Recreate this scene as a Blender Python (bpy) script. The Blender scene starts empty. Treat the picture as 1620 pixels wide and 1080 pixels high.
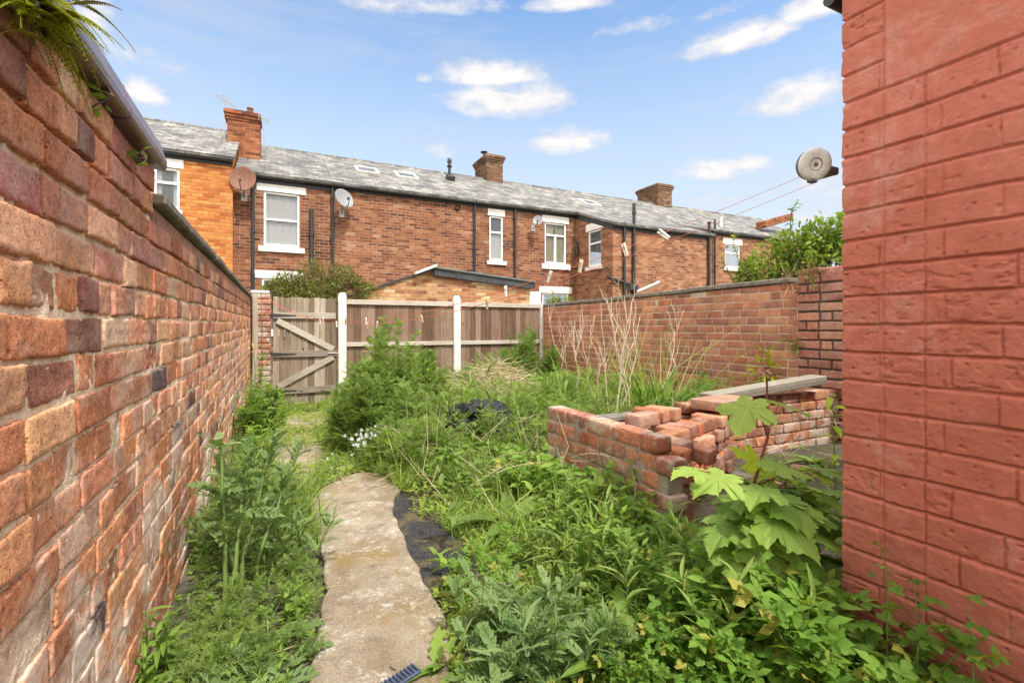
import bpy, math, random
import numpy as np
from mathutils import Vector
rad = math.radians
SC = bpy.context.scene
COL = SC.collection
H = 1.02                      # eye height
FPX = 760.0                   # focal length in pixels of a 1620 px wide frame
CY, SY = 0.898, 0.440         # the camera looks 26 degrees to the right of the yard's length

# ------------------------------------------------------------------ small helpers
def lateral(px, Y):
    u = (px - 810.0) / FPX
    return Y * (SY + u * CY) / (CY - u * SY)
def along(px, X):
    u = (px - 810.0) / FPX
    return X * (CY - u * SY) / (SY + u * CY)
def height(X, Y, py):
    return H + (517.0 - py) / FPX * (SY * X + CY * Y)
def g0(x, y):
    t = np.clip((np.asarray(y, float) - 1.5) / 6.5, 0, 1)
    return -0.19 * t * t * (3 - 2 * t)
def floor_point(px, py, dz=0.0):
    z = dz
    for _ in range(12):
        zc = (H - z) * FPX / (py - 517.0)
        xc = (px - 810.0) / FPX * zc
        X = CY * xc + SY * zc; Y = -SY * xc + CY * zc
        z = float(g0(X, Y)) + dz
    return X, Y

def _hash(ix, iy, iz, seed):
    h = (ix.astype(np.int64) * 374761393 + iy.astype(np.int64) * 668265263 + iz.astype(np.int64) * 2147483647 + seed * 1274126177) & 0xffffffff
    h = ((h ^ (h >> 13)) * 1274126177) & 0xffffffff
    h = ((h ^ (h >> 16)) * 2246822519) & 0xffffffff
    return ((h ^ (h >> 15)) & 0xffff) / 32767.5 - 1.0
def vnoise(p, seed=0):
    p = np.asarray(p, float)
    i = np.floor(p).astype(np.int64); f = p - i
    f = f * f * (3 - 2 * f)
    out = 0
    for dx in (0, 1):
        wx = f[..., 0] if dx else 1 - f[..., 0]
        for dy in (0, 1):
            wy = f[..., 1] if dy else 1 - f[..., 1]
            for dz in (0, 1):
                wz = f[..., 2] if dz else 1 - f[..., 2]
                out = out + wx * wy * wz * _hash(i[..., 0] + dx, i[..., 1] + dy, i[..., 2] + dz, seed)
    return out
def fbm(p, octaves=4, seed=0, gain=0.5):
    p = np.asarray(p, float); a = 1.0; s = 0; tot = 0
    for k in range(octaves):
        s = s + a * vnoise(p * (2 ** k), seed + k * 17); tot += a; a *= gain
    return s / tot

BASE = {}
def world_base(o):
    return BASE.get(o.name, np.zeros(3)) if o is not None else np.zeros(3)
def tag(o, label=None, cat=None, group=None, kind=None):
    if label: o['label'] = label
    if cat: o['category'] = cat
    if group: o['group'] = group
    if kind: o['kind'] = kind
    return o
def thing(name, loc, label, cat, group=None):
    o = bpy.data.objects.new(name, None); COL.objects.link(o)
    o.empty_display_size = 0.1
    o.location = loc; BASE[o.name] = np.array(loc, float)
    return tag(o, label, cat, group)

class MB:
    """collects polygons, each with a material index and an RGB tone"""
    def __init__(s):
        s.V = []; s.n = 0; s.L = []; s.S = []; s.T = []; s.M = []; s.sm = []
    def add(s, V, F, tone=(1, 1, 1), mat=0, smooth=False):
        """F: (m,k) int array (all the same size) or list of lists"""
        V = np.asarray(V, float).reshape(-1, 3)
        if isinstance(F, np.ndarray):
            m, k = F.shape
            s.L.append((F + s.n).ravel()); s.S.append(np.full(m, k, int))
        else:
            m = len(F)
            s.L.append(np.concatenate([np.asarray(f, int) for f in F]) + s.n); s.S.append(np.array([len(f) for f in F], int))
        tone = np.asarray(tone, float)
        if tone.ndim == 1: tone = np.tile(tone, (m, 1))
        s.T.append(tone); s.M.append(np.full(m, mat, int)); s.sm.append(np.full(m, smooth, bool))
        s.V.append(V); s.n += len(V)
    def build(s, name, mats, parent=None, label=None, cat=None, group=None, kind=None, loc=None):
        V = np.concatenate(s.V); L = np.concatenate(s.L); S = np.concatenate(s.S)
        T = np.concatenate(s.T); M = np.concatenate(s.M); sm = np.concatenate(s.sm)
        off = world_base(parent)
        if parent is None and loc is not None: off = np.array(loc, float)
        me = bpy.data.meshes.new(name)
        me.vertices.add(len(V)); me.vertices.foreach_set('co', (V - off).astype(np.float32).ravel())
        me.loops.add(len(L)); me.loops.foreach_set('vertex_index', L.astype(np.int32))
        me.polygons.add(len(S))
        st = np.zeros(len(S), np.int32); st[1:] = np.cumsum(S)[:-1]
        me.polygons.foreach_set('loop_start', st)
        me.polygons.foreach_set('material_index', M.astype(np.int32))
        me.polygons.foreach_set('use_smooth', sm)
        me.update(calc_edges=True)
        at = me.attributes.new('tone', 'FLOAT_COLOR', 'FACE')
        c = np.ones((len(S), 4), np.float32); c[:, :3] = T
        at.data.foreach_set('color', c.ravel())
        me.validate()
        for m in (mats if isinstance(mats, (list, tuple)) else [mats]): me.materials.append(m)
        o = bpy.data.objects.new(name, me); COL.objects.link(o)
        if parent is not None:
            o.parent = parent; BASE[o.name] = off
        elif loc is not None:
            o.location = loc; BASE[o.name] = off
        return tag(o, label, cat, group, kind)
    # ---- shapes
    def box(s, x0, x1, y0, y1, z0, z1, **k):
        s.obox(((x0 + x1) / 2, (y0 + y1) / 2, (z0 + z1) / 2), ((x1 - x0) / 2, 0, 0), (0, (y1 - y0) / 2, 0), (0, 0, (z1 - z0) / 2), **k)
    def obox(s, c, a, b, d, bev=0.0, **k):
        c, a, b, d = [np.array(v, float) for v in (c, a, b, d)]
        if bev <= 0:
            V = [c + i * a + j * b + l * d for l in (-1, 1) for j in (-1, 1) for i in (-1, 1)]
            F = np.array([[0, 2, 3, 1], [4, 5, 7, 6], [0, 1, 5, 4], [2, 6, 7, 3], [0, 4, 6, 2], [1, 3, 7, 5]])
            s.add(V, F, **k); return
        la, lb, ld = [np.linalg.norm(v) for v in (a, b, d)]
        ra, rb, rd = 1 - bev / la, 1 - bev / lb, 1 - bev / ld
        V = []; idx = {}
        for i in (-1, 1):
            for j in (-1, 1):
                for l in (-1, 1):
                    for ax, (p, q, r) in enumerate(((1, rb, rd), (ra, 1, rd), (ra, rb, 1))):
                        idx[(i, j, l, ax)] = len(V); V.append(c + i * p * a + j * q * b + l * r * d)
        F = []
        for ax in range(3):
            for sg in (-1, 1):
                q = []
                for e, f in ((-1, -1), (1, -1), (1, 1), (-1, 1)):
                    t = [e, f]; t.insert(ax, sg); q.append(idx[(*t, ax)])
                # orientation
                if (sg > 0) != (ax != 1): q = q[::-1]
                F.append(q)
        for ax in range(3):          # edges along axis ax
            o1, o2 = [x for x in range(3) if x != ax]
            for e in (-1, 1):
                for f in (-1, 1):
                    q = []
                    for sgn, oo in ((-1, o1), (1, o1), (1, o2), (-1, o2)):
                        t = [0, 0, 0]; t[ax] = sgn; t[o1] = e; t[o2] = f; q.append(idx[(*t, oo)])
                    F.append(q)
        F = F + [[idx[(i, j, l, 0)], idx[(i, j, l, 1)], idx[(i, j, l, 2)]] for i in (-1, 1) for j in (-1, 1) for l in (-1, 1)]
        V = np.array(V); F2 = []
        for f in F:                  # make every normal point out
            P = V[f]; n = np.cross(P[1] - P[0], P[2] - P[0])
            F2.append(f if np.dot(n, P.mean(0) - c) > 0 else f[::-1])
        s.add(V, F2, **k)
    def quad(s, a, b, c, d, **k):
        s.add([a, b, c, d], np.array([[0, 1, 2, 3]]), **k)
    def prism(s, poly, z0, z1, **k):
        """poly: list of (x,y) counter-clockwise; z1 may be a list of tops"""
        n = len(poly); tops = z1 if hasattr(z1, '__len__') else [z1] * n; bots = z0 if hasattr(z0, '__len__') else [z0] * n
        V = [(x, y, b) for (x, y), b in zip(poly, bots)] + [(x, y, t) for (x, y), t in zip(poly, tops)]
        F = [list(range(n))[::-1], [n + i for i in range(n)]] + [[i, (i + 1) % n, n + (i + 1) % n, n + i] for i in range(n)]
        s.add(V, F, **k)
    def extrude(s, poly3, vec, **k):
        P = np.array(poly3, float); n = len(P); vec = np.array(vec, float)
        V = np.vstack([P, P + vec])
        F = [list(range(n)), [2 * n - 1 - i for i in range(n)]] + [[(i + 1) % n, i, n + i, n + (i + 1) % n] for i in range(n)]
        s.add(V, F, **k)
    def tube(s, pts, r, n=8, caps=True, smooth=True, **k):
        P = np.array(pts, float); m = len(P)
        R = np.full(m, r, float) if np.isscalar(r) else np.array(r, float)
        T = np.gradient(P, axis=0); T /= np.linalg.norm(T, axis=1)[:, None] + 1e-12
        ref = np.array([0, 0, 1.0]) if abs(T[0][2]) < 0.9 else np.array([1.0, 0, 0])
        A = np.cross(T, ref); A /= np.linalg.norm(A, axis=1)[:, None] + 1e-9
        B = np.cross(T, A)
        th = np.linspace(0, 2 * np.pi, n, endpoint=False)
        V = (P[:, None, :] + R[:, None, None] * (np.cos(th)[None, :, None] * A[:, None, :] + np.sin(th)[None, :, None] * B[:, None, :])).reshape(-1, 3)
        i = np.arange(m - 1)[:, None] * n; j = np.arange(n)[None, :]; j2 = (j + 1) % n
        F = np.stack([i + j, i + n + j, i + n + j2, i + j2], -1).reshape(-1, 4)
        s.add(V, F, smooth=smooth, **k)
        if caps and n > 2:
            s.add(V[:n], [list(range(n))], **k); s.add(V[-n:], [list(range(n))[::-1]], **k)
    def lathe(s, c, axis, prof, n=24, smooth=True, **k):
        """prof: list of (radius, distance along axis)"""
        c = np.array(c, float); ax = np.array(axis, float); ax /= np.linalg.norm(ax)
        ref = np.array([0, 0, 1.0]) if abs(ax[2]) < 0.9 else np.array([1.0, 0, 0])
        A = np.cross(ax, ref); A /= np.linalg.norm(A); B = np.cross(ax, A)
        th = np.linspace(0, 2 * np.pi, n, endpoint=False)
        V = np.array([c + ax * d + r * (math.cos(t) * A + math.sin(t) * B) for r, d in prof for t in th])
        m = len(prof)
        i = np.arange(m - 1)[:, None] * n; j = np.arange(n)[None, :]; j2 = (j + 1) % n
        F = np.stack([i + j, i + j2, i + n + j2, i + n + j], -1).reshape(-1, 4)
        s.add(V, F, smooth=smooth, **k)

# ------------------------------------------------------------------ materials
def new_mat(name):
    m = bpy.data.materials.new(name); m.use_nodes = True
    nt = m.node_tree; nt.nodes.clear()
    out = nt.nodes.new('ShaderNodeOutputMaterial'); b = nt.nodes.new('ShaderNodeBsdfPrincipled')
    nt.links.new(b.outputs[0], out.inputs[0])
    return m, nt, b, out
class G:
    """node graph shorthand"""
    def __init__(s, nt): s.nt = nt
    def put(s, sock, v):
        if isinstance(v, bpy.types.NodeSocket): s.nt.links.new(v, sock)
        elif v is not None:
            if hasattr(sock.default_value, '__len__'):
                v = tuple(v) if hasattr(v, '__len__') else (v,) * len(sock.default_value)
                if len(sock.default_value) == 4 and len(v) == 3: v = (*v, 1)
                sock.default_value = v
            else: sock.default_value = v
    def n(s, t, **k):
        nd = s.nt.nodes.new(t)
        for a, v in k.items(): setattr(nd, a, v)
        return nd
    def pos(s): return s.n('ShaderNodeNewGeometry').outputs['Position']
    def attr(s, name='tone'):
        nd = s.n('ShaderNodeAttribute'); nd.attribute_name = name; return nd.outputs['Color']
    def sep(s, v):
        nd = s.n('ShaderNodeSeparateXYZ'); s.put(nd.inputs[0], v); return nd.outputs
    def comb(s, x, y, z):
        nd = s.n('ShaderNodeCombineXYZ')
        for i, v in enumerate((x, y, z)): s.put(nd.inputs[i], v)
        return nd.outputs[0]
    def math(s, op, a, b=None, c=None):
        nd = s.n('ShaderNodeMath', operation=op)
        for i, v in enumerate((a, b, c)):
            if v is not None: s.put(nd.inputs[i], v)
        return nd.outputs[0]
    def vmath(s, op, a, b=None):
        nd = s.n('ShaderNodeVectorMath', operation=op); s.put(nd.inputs[0], a)
        if b is not None: s.put(nd.inputs[1], b)
        return nd.outputs[0]
    def noise(s, vec, scale, detail=4, rough=0.55, dist=0.0):
        nd = s.n('ShaderNodeTexNoise'); s.put(nd.inputs['Vector'], vec); nd.inputs['Scale'].default_value = scale
        nd.inputs['Detail'].default_value = detail; nd.inputs['Roughness'].default_value = rough; nd.inputs['Distortion'].default_value = dist
        return nd.outputs['Fac']
    def ramp(s, v, stops, interp='LINEAR'):
        nd = s.n('ShaderNodeValToRGB'); s.put(nd.inputs[0], v); cr = nd.color_ramp; cr.interpolation = interp
        while len(cr.elements) < len(stops): cr.elements.new(0.5)
        for e, (p, c) in zip(cr.elements, stops):
            e.position = p; e.color = (c, c, c, 1) if not hasattr(c, '__len__') else (*c, 1)
        return nd.outputs['Color']
    def mix(s, f, a, b, blend='MIX'):
        nd = s.n('ShaderNodeMix', data_type='RGBA', blend_type=blend)
        s.put(nd.inputs[0], f); s.put(nd.inputs[6], a); s.put(nd.inputs[7], b)
        return nd.outputs[2]
    def bump(s, h, strength=0.5, dist=0.01, normal=None):
        nd = s.n('ShaderNodeBump'); nd.inputs['Strength'].default_value = strength; nd.inputs['Distance'].default_value = dist
        s.put(nd.inputs['Height'], h)
        if normal is not None: s.put(nd.inputs['Normal'], normal)
        return nd.outputs[0]
    def map(s, v, lo, hi):
        nd = s.n('ShaderNodeMapRange'); s.put(nd.inputs[0], v); nd.inputs[1].default_value = lo; nd.inputs[2].default_value = hi
        return nd.outputs[0]

def simple(name, col, rough=0.6, noise=0.15, scale=30, metal=0.0, bump=0.0, spec=0.5, tone=False):
    m, nt, b, o = new_mat(name); g = G(nt); p = g.pos()
    n = g.noise(p, scale, 5)
    k = g.ramp(n, [(0.25, 1 - noise), (0.75, 1 + noise)])
    base = g.attr() if tone else None
    c = g.mix(1.0, base if tone else (*col, 1), k, 'MULTIPLY')
    g.put(b.inputs['Base Color'], c); b.inputs['Roughness'].default_value = rough; b.inputs['Metallic'].default_value = metal
    b.inputs['Specular IOR Level'].default_value = spec
    if bump: g.put(b.inputs['Normal'], g.bump(n, 0.6, bump))
    return m

def brick_mesh_mat(name, salt=0.0, salt_low=0.0, slo=.46, shi=.68, grime=0.0, moss=0.0, fine=90, bumpd=0.004, salt_col=(.62, .52, .45)):
    """for walls whose bricks are modelled: tone = the brick's own colour"""
    m, nt, b, o = new_mat(name); g = G(nt); p = g.pos()
    c = g.attr()
    n1 = g.noise(p, 9, 6, 0.65); n2 = g.noise(p, fine, 5, 0.65); n3 = g.noise(p, 2.1, 4)
    c = g.mix(1.0, c, g.ramp(n1, [(0.25, .62), (0.5, 1.0), (0.78, 1.32)]), 'MULTIPLY')
    c = g.mix(0.95, c, g.ramp(n2, [(0.28, .35), (0.45, 1.0), (0.72, 1.4)]), 'MULTIPLY')
    n4 = g.noise(p, 310, 4, .7); n5 = g.noise(p, 33, 6, .75, .3)
    c = g.mix(0.85, c, g.ramp(n4, [(0.32, .45), (0.5, 1.0), (0.68, 1.45)]), 'MULTIPLY')
    pv = g.n('ShaderNodeTexVoronoi'); g.put(pv.inputs['Vector'], p); pv.inputs['Scale'].default_value = 75
    pit = g.math('MULTIPLY', g.map(pv.outputs['Distance'], .22, .10), g.map(g.noise(p, 11, 4, .7), .46, .60))
    c = g.mix(g.math('MULTIPLY', pit, .8), c, g.mix(1.0, c, (.22, .18, .17, 1), 'MULTIPLY'))
    fleck = g.math('MULTIPLY', g.map(g.noise(p, 130, 4, .7), .62, .70), g.map(g.noise(p, 13, 5, .7), .44, .62))
    c = g.mix(g.math('MULTIPLY', fleck, .6), c, (.72, .62, .52, 1))
    c = g.mix(g.math('MULTIPLY', g.map(n5, .60, .68), .6), c, g.mix(1.0, c, (.42, .36, .36, 1), 'MULTIPLY'))
    x, y, z = g.sep(p)
    if salt or salt_low:
        s1 = g.noise(p, 6.0, 7, 0.72, 0.4)
        amt = g.math('ADD', salt, g.math('MULTIPLY', salt_low, g.map(z, 1.05, 0.2)))
        f = g.math('MULTIPLY', g.map(g.math('ADD', s1, g.math('MULTIPLY', g.math('SUBTRACT', n3, 0.5), 0.6)), slo, shi), amt)
        c = g.mix(f, c, (*salt_col, 1))
    if grime:
        f = g.math('MULTIPLY', g.map(g.noise(p, 3.3, 6, 0.7, 0.3), 0.52, 0.75), grime)
        c = g.mix(f, c, (.05, .04, .037, 1))
    if moss:
        f = g.math('MULTIPLY', g.map(g.noise(p, 5.3, 6, 0.75), 0.53, 0.7), moss)
        c = g.mix(f, c, (.09, .10, .035, 1))
    g.put(b.inputs['Base Color'], c); b.inputs['Roughness'].default_value = 0.9; b.inputs['Specular IOR Level'].default_value = 0.15
    hgt = g.math('ADD', g.math('ADD', g.math('MULTIPLY', n2, 0.7), g.math('MULTIPLY', n4, .3)), g.math('MULTIPLY', n5, .35))
    hgt = g.math('SUBTRACT', hgt, g.math('MULTIPLY', pit, .9))
    g.put(b.inputs['Normal'], g.bump(hgt, 0.8, bumpd))
    return m
def mortar_mat(name, col=(.36, .30, .24), moss=0.3, dark=0.6):
    m, nt, b, o = new_mat(name); g = G(nt); p = g.pos()
    n = g.noise(p, 25, 6, 0.7); n2 = g.noise(p, 4, 4); n3 = g.noise(p, 180, 3, .6)
    c = g.mix(1.0, (*col, 1), g.ramp(n, [(0.25, dark), (0.7, 1.2)]), 'MULTIPLY')
    c = g.mix(.6, c, g.ramp(n3, [(0.3, .6), (0.7, 1.2)]), 'MULTIPLY')
    c = g.mix(g.math('MULTIPLY', g.map(n2, 0.55, 0.68), moss), c, (.10, .12, .04, 1))
    g.put(b.inputs['Base Color'], c); b.inputs['Roughness'].default_value = 0.95; b.inputs['Specular IOR Level'].default_value = 0.1
    g.put(b.inputs['Normal'], g.bump(g.math('ADD', n, g.math('MULTIPLY', n3, .4)), 1.0, 0.008))
    return m
def brick_tex_mat(name, stops, mortar=(.30, .24, .19), bw=.235, rh=.083, grime=.5, light=.3, split=None, patch=None):
    """shader brickwork for the houses across the alley; walls are axis aligned so x+y runs along any of them"""
    m, nt, b, o = new_mat(name); g = G(nt); p = g.pos(); x, y, z = g.sep(p)
    wob = g.math('MULTIPLY', g.math('SUBTRACT', g.noise(p, 3.0, 3), .5), .02)
    v = g.comb(g.math('ADD', g.math('ADD', x, y), wob), g.math('ADD', z, wob), 0)
    t = g.n('ShaderNodeTexBrick'); g.put(t.inputs['Vector'], v)
    t.inputs['Color1'].default_value = (0, 0, 0, 1); t.inputs['Color2'].default_value = (1, 1, 1, 1); t.inputs['Mortar'].default_value = (.5, .5, .5, 1)
    t.inputs['Scale'].default_value = 1; t.inputs['Mortar Size'].default_value = .0075; t.inputs['Mortar Smooth'].default_value = .3
    t.inputs['Bias'].default_value = 0; t.inputs['Brick Width'].default_value = bw; t.inputs['Row Height'].default_value = rh
    rnd = g.math('ADD', t.outputs['Color'], g.math('MULTIPLY', g.math('SUBTRACT', g.noise(p, 1.1, 4), .5), .7))
    c = g.ramp(rnd, stops)
    big = g.noise(p, .6, 5, .65, .5)
    c = g.mix(grime, c, g.ramp(big, [(.28, .35), (.5, 1.0), (.75, 1.3)]), 'MULTIPLY')
    c = g.mix(.8, c, g.ramp(g.noise(p, 14, 5, .7), [(.25, .55), (.75, 1.35)]), 'MULTIPLY')
    if light:
        w = g.noise(g.vmath('MULTIPLY', p, (2.2, 2.2, 6)), 2.2, 6, .75)
        c = g.mix(g.math('MULTIPLY', g.map(w, .62, .72), light), c, (.55, .42, .33, 1))
    if split is not None:            # brighter facing brick below a height
        f = g.map(z, split + .03, split)
        c = g.mix(f, c, g.mix(t.outputs['Color'], (.30, .06, .03, 1), (.40, .10, .05, 1)))
    mo = g.mix(g.map(g.noise(p, 2.4, 5, .7), .35, .65), (*[q * .45 for q in mortar], 1), (*mortar, 1))
    c = g.mix(t.outputs['Fac'], c, mo)
    g.put(b.inputs['Base Color'], c); b.inputs['Roughness'].default_value = .9; b.inputs['Specular IOR Level'].default_value = .15
    hh = g.math('SUBTRACT', g.math('MULTIPLY', g.noise(p, 20, 5, .7), .5), t.outputs['Fac'])
    g.put(b.inputs['Normal'], g.bump(hh, .7, .012))
    return m
def slate_mat(name, pitch, white=.5):
    m, nt, b, o = new_mat(name); g = G(nt); p = g.pos(); x, y, z = g.sep(p)
    s = g.math('DIVIDE', z, math.sin(math.atan(pitch)))
    t = g.n('ShaderNodeTexBrick'); g.put(t.inputs['Vector'], g.comb(x, s, 0))
    t.inputs['Color1'].default_value = (0, 0, 0, 1); t.inputs['Color2'].default_value = (1, 1, 1, 1); t.inputs['Mortar'].default_value = (0, 0, 0, 1)
    t.inputs['Scale'].default_value = 1; t.inputs['Mortar Size'].default_value = .006; t.inputs['Brick Width'].default_value = .3; t.inputs['Row Height'].default_value = .21
    c = g.ramp(t.outputs['Color'], [(0, (.07, .07, .07)), (.5, (.115, .115, .115)), (1, (.175, .172, .165))])
    c = g.mix(.7, c, g.ramp(g.noise(p, 12, 6, .7), [(.3, .5), (.7, 1.4)]), 'MULTIPLY')
    li = g.noise(g.vmath('MULTIPLY', p, (1.4, 1.0, 2.6)), 1.6, 7, .72, .4)
    c = g.mix(g.math('MULTIPLY', g.map(li, .47, .68), white), c, (.52, .51, .46, 1))
    c = g.mix(g.math('MULTIPLY', g.map(g.noise(p, 2.2, 6, .75), .58, .7), .5), c, (.10, .10, .05, 1))
    c = g.mix(t.outputs['Fac'], c, (.04, .04, .04, 1))
    g.put(b.inputs['Base Color'], c); b.inputs['Roughness'].default_value = .75
    saw = g.math('FRACT', g.math('DIVIDE', s, .21))
    g.put(b.inputs['Normal'], g.bump(g.math('SUBTRACT', g.math('SUBTRACT', 1.0, saw), t.outputs['Fac']), .8, .02))
    return m
def wood_mat(name, light=(.30, .24, .18), dark=(.13, .09, .065), grey=(.36, .33, .29), greyness=.5, axis='z'):
    m, nt, b, o = new_mat(name); g = G(nt); p = g.pos(); tn = g.sep(g.attr())
    st = {'z': (40, 40, 1.6), 'x': (1.6, 40, 40), 'd': (9, 9, 9)}[axis]
    off = g.comb(0, 0, g.math('MULTIPLY', tn[1], 37.0)) if axis == 'z' else g.comb(g.math('MULTIPLY', tn[1], 37.0), 0, 0)
    q = g.vmath('MULTIPLY', g.vmath('ADD', p, off), st)
    gr = g.noise(q, 1.0, 6, .7, .6)
    c = g.mix(g.map(gr, .3, .7), (*dark, 1), (*light, 1))
    f = g.math('MULTIPLY', g.map(g.math('ADD', g.noise(p, 2.3, 5, .7), g.math('MULTIPLY', g.math('SUBTRACT', tn[0], .5), .5)), .35, .75), greyness)
    c = g.mix(f, c, (*grey, 1))
    c = g.mix(1, c, g.ramp(tn[0], [(0, .6), (1, 1.3)]), 'MULTIPLY')
    fine = g.noise(q, 3.2, 4, .7)
    c = g.mix(.7, c, g.ramp(fine, [(.3, .55), (.6, 1.15)]), 'MULTIPLY')
    kn = g.n('ShaderNodeTexVoronoi'); g.put(kn.inputs['Vector'], g.vmath('MULTIPLY', p, (7, 7, 2.6) if axis == 'z' else (2.6, 7, 7))); kn.inputs['Scale'].default_value = 1
    c = g.mix(g.map(kn.outputs['Distance'], .10, .05), c, (.06, .04, .03, 1))
    g.put(b.inputs['Base Color'], c); b.inputs['Roughness'].default_value = .85; b.inputs['Specular IOR Level'].default_value = .2
    g.put(b.inputs['Normal'], g.bump(g.math('ADD', gr, g.math('MULTIPLY', fine, .5)), .6, .004))
    return m
def leaf_mat(name, dark, light, trans=.3, rough=.45, warm=None, spec=.18):
    rough += .1; dark = tuple(1.12 * q for q in dark); light = tuple(1.08 * q for q in light)
    m, nt, b, o = new_mat(name); g = G(nt); t = g.sep(g.attr()); p = g.pos()
    n = g.noise(p, 60, 4, .6)
    f = g.math('ADD', g.math('MULTIPLY', t[0], .8), g.math('MULTIPLY', n, .25))
    c = g.mix(f, (*dark, 1), (*light, 1))
    if warm is not None: c = g.mix(g.map(t[1], .925, .985), c, (*warm, 1))
    g.put(b.inputs['Base Color'], c); b.inputs['Roughness'].default_value = rough; b.inputs['Specular IOR Level'].default_value = spec
    tr = g.n('ShaderNodeBsdfTranslucent'); g.put(tr.inputs[0], g.mix(1, c, (1.5, 1.55, .7, 1), 'MULTIPLY'))
    mx = g.n('ShaderNodeMixShader'); mx.inputs[0].default_value = trans
    nt.links.new(b.outputs[0], mx.inputs[1]); nt.links.new(tr.outputs[0], mx.inputs[2]); nt.links.new(mx.outputs[0], o.inputs[0])
    return m
def glass_mat(name, tint=(.10, .12, .14), clear=.72):
    m, nt, b, o = new_mat(name); g = G(nt)
    tr = g.n('ShaderNodeBsdfTransparent'); mx = g.n('ShaderNodeMixShader'); mx.inputs[0].default_value = clear
    nt.links.new(b.outputs[0], mx.inputs[1]); nt.links.new(tr.outputs[0], mx.inputs[2]); nt.links.new(mx.outputs[0], o.inputs[0])
    b.inputs['Base Color'].default_value = (*tint, 1); b.inputs['Roughness'].default_value = .06; b.inputs['Specular IOR Level'].default_value = .9
    return m
# ================================================================== materials in use
M = {}
M['wall_brick'] = brick_mesh_mat('weathered_brick', salt=.22, salt_low=.85, slo=.49, shi=.62, grime=.4, moss=0, bumpd=.0045, salt_col=(.70, .57, .48))
M['wall_mortar'] = mortar_mat('old_lime_mortar', (.84, .68, .50), .02, .68)
M['east_brick'] = brick_mesh_mat('smooth_red_brick', salt=.12, grime=.3)
M['east_mortar'] = mortar_mat('pale_mortar', (.58, .47, .37), .12, .7)
M['planter_brick'] = brick_mesh_mat('planter_brick', salt=.75, slo=.47, shi=.58, grime=.45, moss=.55, bumpd=.008, salt_col=(.50, .46, .40))
M['pier_brick'] = brick_mesh_mat('pier_brick', salt=.22, grime=.5, moss=.05)
M['dark_mortar'] = mortar_mat('sooty_mortar', (.13, .105, .085), .3)
M['planter_mortar'] = mortar_mat('rough_mortar', (.40, .35, .28), .5)
M['loose_brick'] = brick_mesh_mat('reclaimed_brick', salt=.4, grime=.75, moss=.3, bumpd=.008, salt_col=(.48, .43, .37))
M['coping'] = simple('blue_coping', (.13, .08, .085), .34, .45, 14, bump=.004, spec=.7)
M['cap'] = simple('concrete_cap', (.17, .15, .125), .9, .5, 16, bump=.012)
M['white'] = simple('white_paint', (.74, .73, .70), .55, .2, 5)
M['upvc'] = simple('white_frame', (.82, .83, .84), .35, .03, 5)
M['conc_post'] = simple('pale_concrete', (.66, .63, .58), .8, .16, 22, bump=.004)
M['black'] = simple('black_paint', (.018, .019, .021), .45, .3, 12)
M['dark_edge'] = simple('dark_fascia', (.03, .033, .036), .6, .6, 9)
M['felt'] = simple('green_felt', (.12, .15, .14), .85, .3, 25)
M['iron'] = simple('black_iron', (.03, .028, .026), .6, .3, 40)
M['zinc'] = simple('galvanised', (.35, .35, .35), .5, .2, 40, metal=.6)
M['grey_plastic'] = simple('weathered_grey_plastic', (.55, .57, .56), .55, .22, 45, bump=.002)
M['dark_plastic'] = simple('dark_plastic', (.09, .10, .115), .5, .15, 40)
M['dish'] = simple('dish_grey', (.22, .23, .25), .5, .12, 30)
M['rust'] = simple('rusty_dish', (.19, .085, .055), .75, .35, 20, bump=.002)
M['cord'] = simple('orange_cord', (.62, .13, .06), .55, .1, 50)
M['glass'] = glass_mat('window_glass', (.16, .19, .22))
M['glass_dark'] = glass_mat('dark_glass', (.05, .06, .07))
M['curtain'] = simple('white_net', (.62, .62, .60), .9, .12, 25)
M['curtain_gold'] = simple('gold_curtain', (.42, .36, .13), .9, .25, 20)
M['lead'] = simple('pale_flashing', (.55, .54, .52), .7, .2, 20)
M['pot'] = simple('clay_pot', (.22, .12, .075), .85, .25, 20)
M['gate_wood'] = wood_mat('gate_boards', (.36, .285, .20), (.17, .125, .09), (.37, .33, .28), .55)
M['rail_wood'] = wood_mat('grey_rails', (.34, .29, .23), (.19, .16, .13), (.42, .39, .35), .7, axis='x')
M['fence_wood'] = wood_mat('brown_boards', (.24, .145, .095), (.09, .055, .04), (.31, .26, .215), .28)
M['post_wood'] = wood_mat('post_timber', (.33, .25, .18), (.16, .115, .08), (.42, .38, .33), .5)
M['plank'] = wood_mat('weathered_plank', (.25, .22, .175), (.13, .115, .09), (.28, .26, .22), .55, axis='x')
brown = [(0, (.15, .055, .035)), (.2, (.25, .085, .042)), (.5, (.32, .11, .05)), (.75, (.37, .14, .065)), (.95, (.42, .185, .09)), (1, (.44, .26, .16))]
brown = [(p_, (.70 * c_[0], .76 * c_[1], .80 * c_[2])) for p_, c_ in brown]
M['house_brown'] = brick_tex_mat('brown_house_brick', brown, (.36, .28, .22), grime=.7, light=.5)
M['house_wing'] = brick_tex_mat('wing_brick', [(0, (.16, .07, .042)), (.4, (.27, .11, .058)), (.7, (.33, .145, .078)), (1, (.39, .205, .115))], (.36, .28, .2), grime=.4, light=.12, split=1.62)
M['house_orange'] = brick_tex_mat('orange_house_brick', [(0, (.36, .10, .03)), (.35, (.47, .165, .045)), (.75, (.52, .21, .06)), (1, (.56, .26, .09))], (.36, .22, .11), grime=.25, light=.05)
M['shed_brick'] = brick_tex_mat('shed_brick', [(0, (.24, .09, .045)), (.35, (.38, .18, .08)), (.7, (.46, .27, .13)), (1, (.55, .40, .22))], (.42, .34, .25), grime=.4, light=.6)
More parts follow.
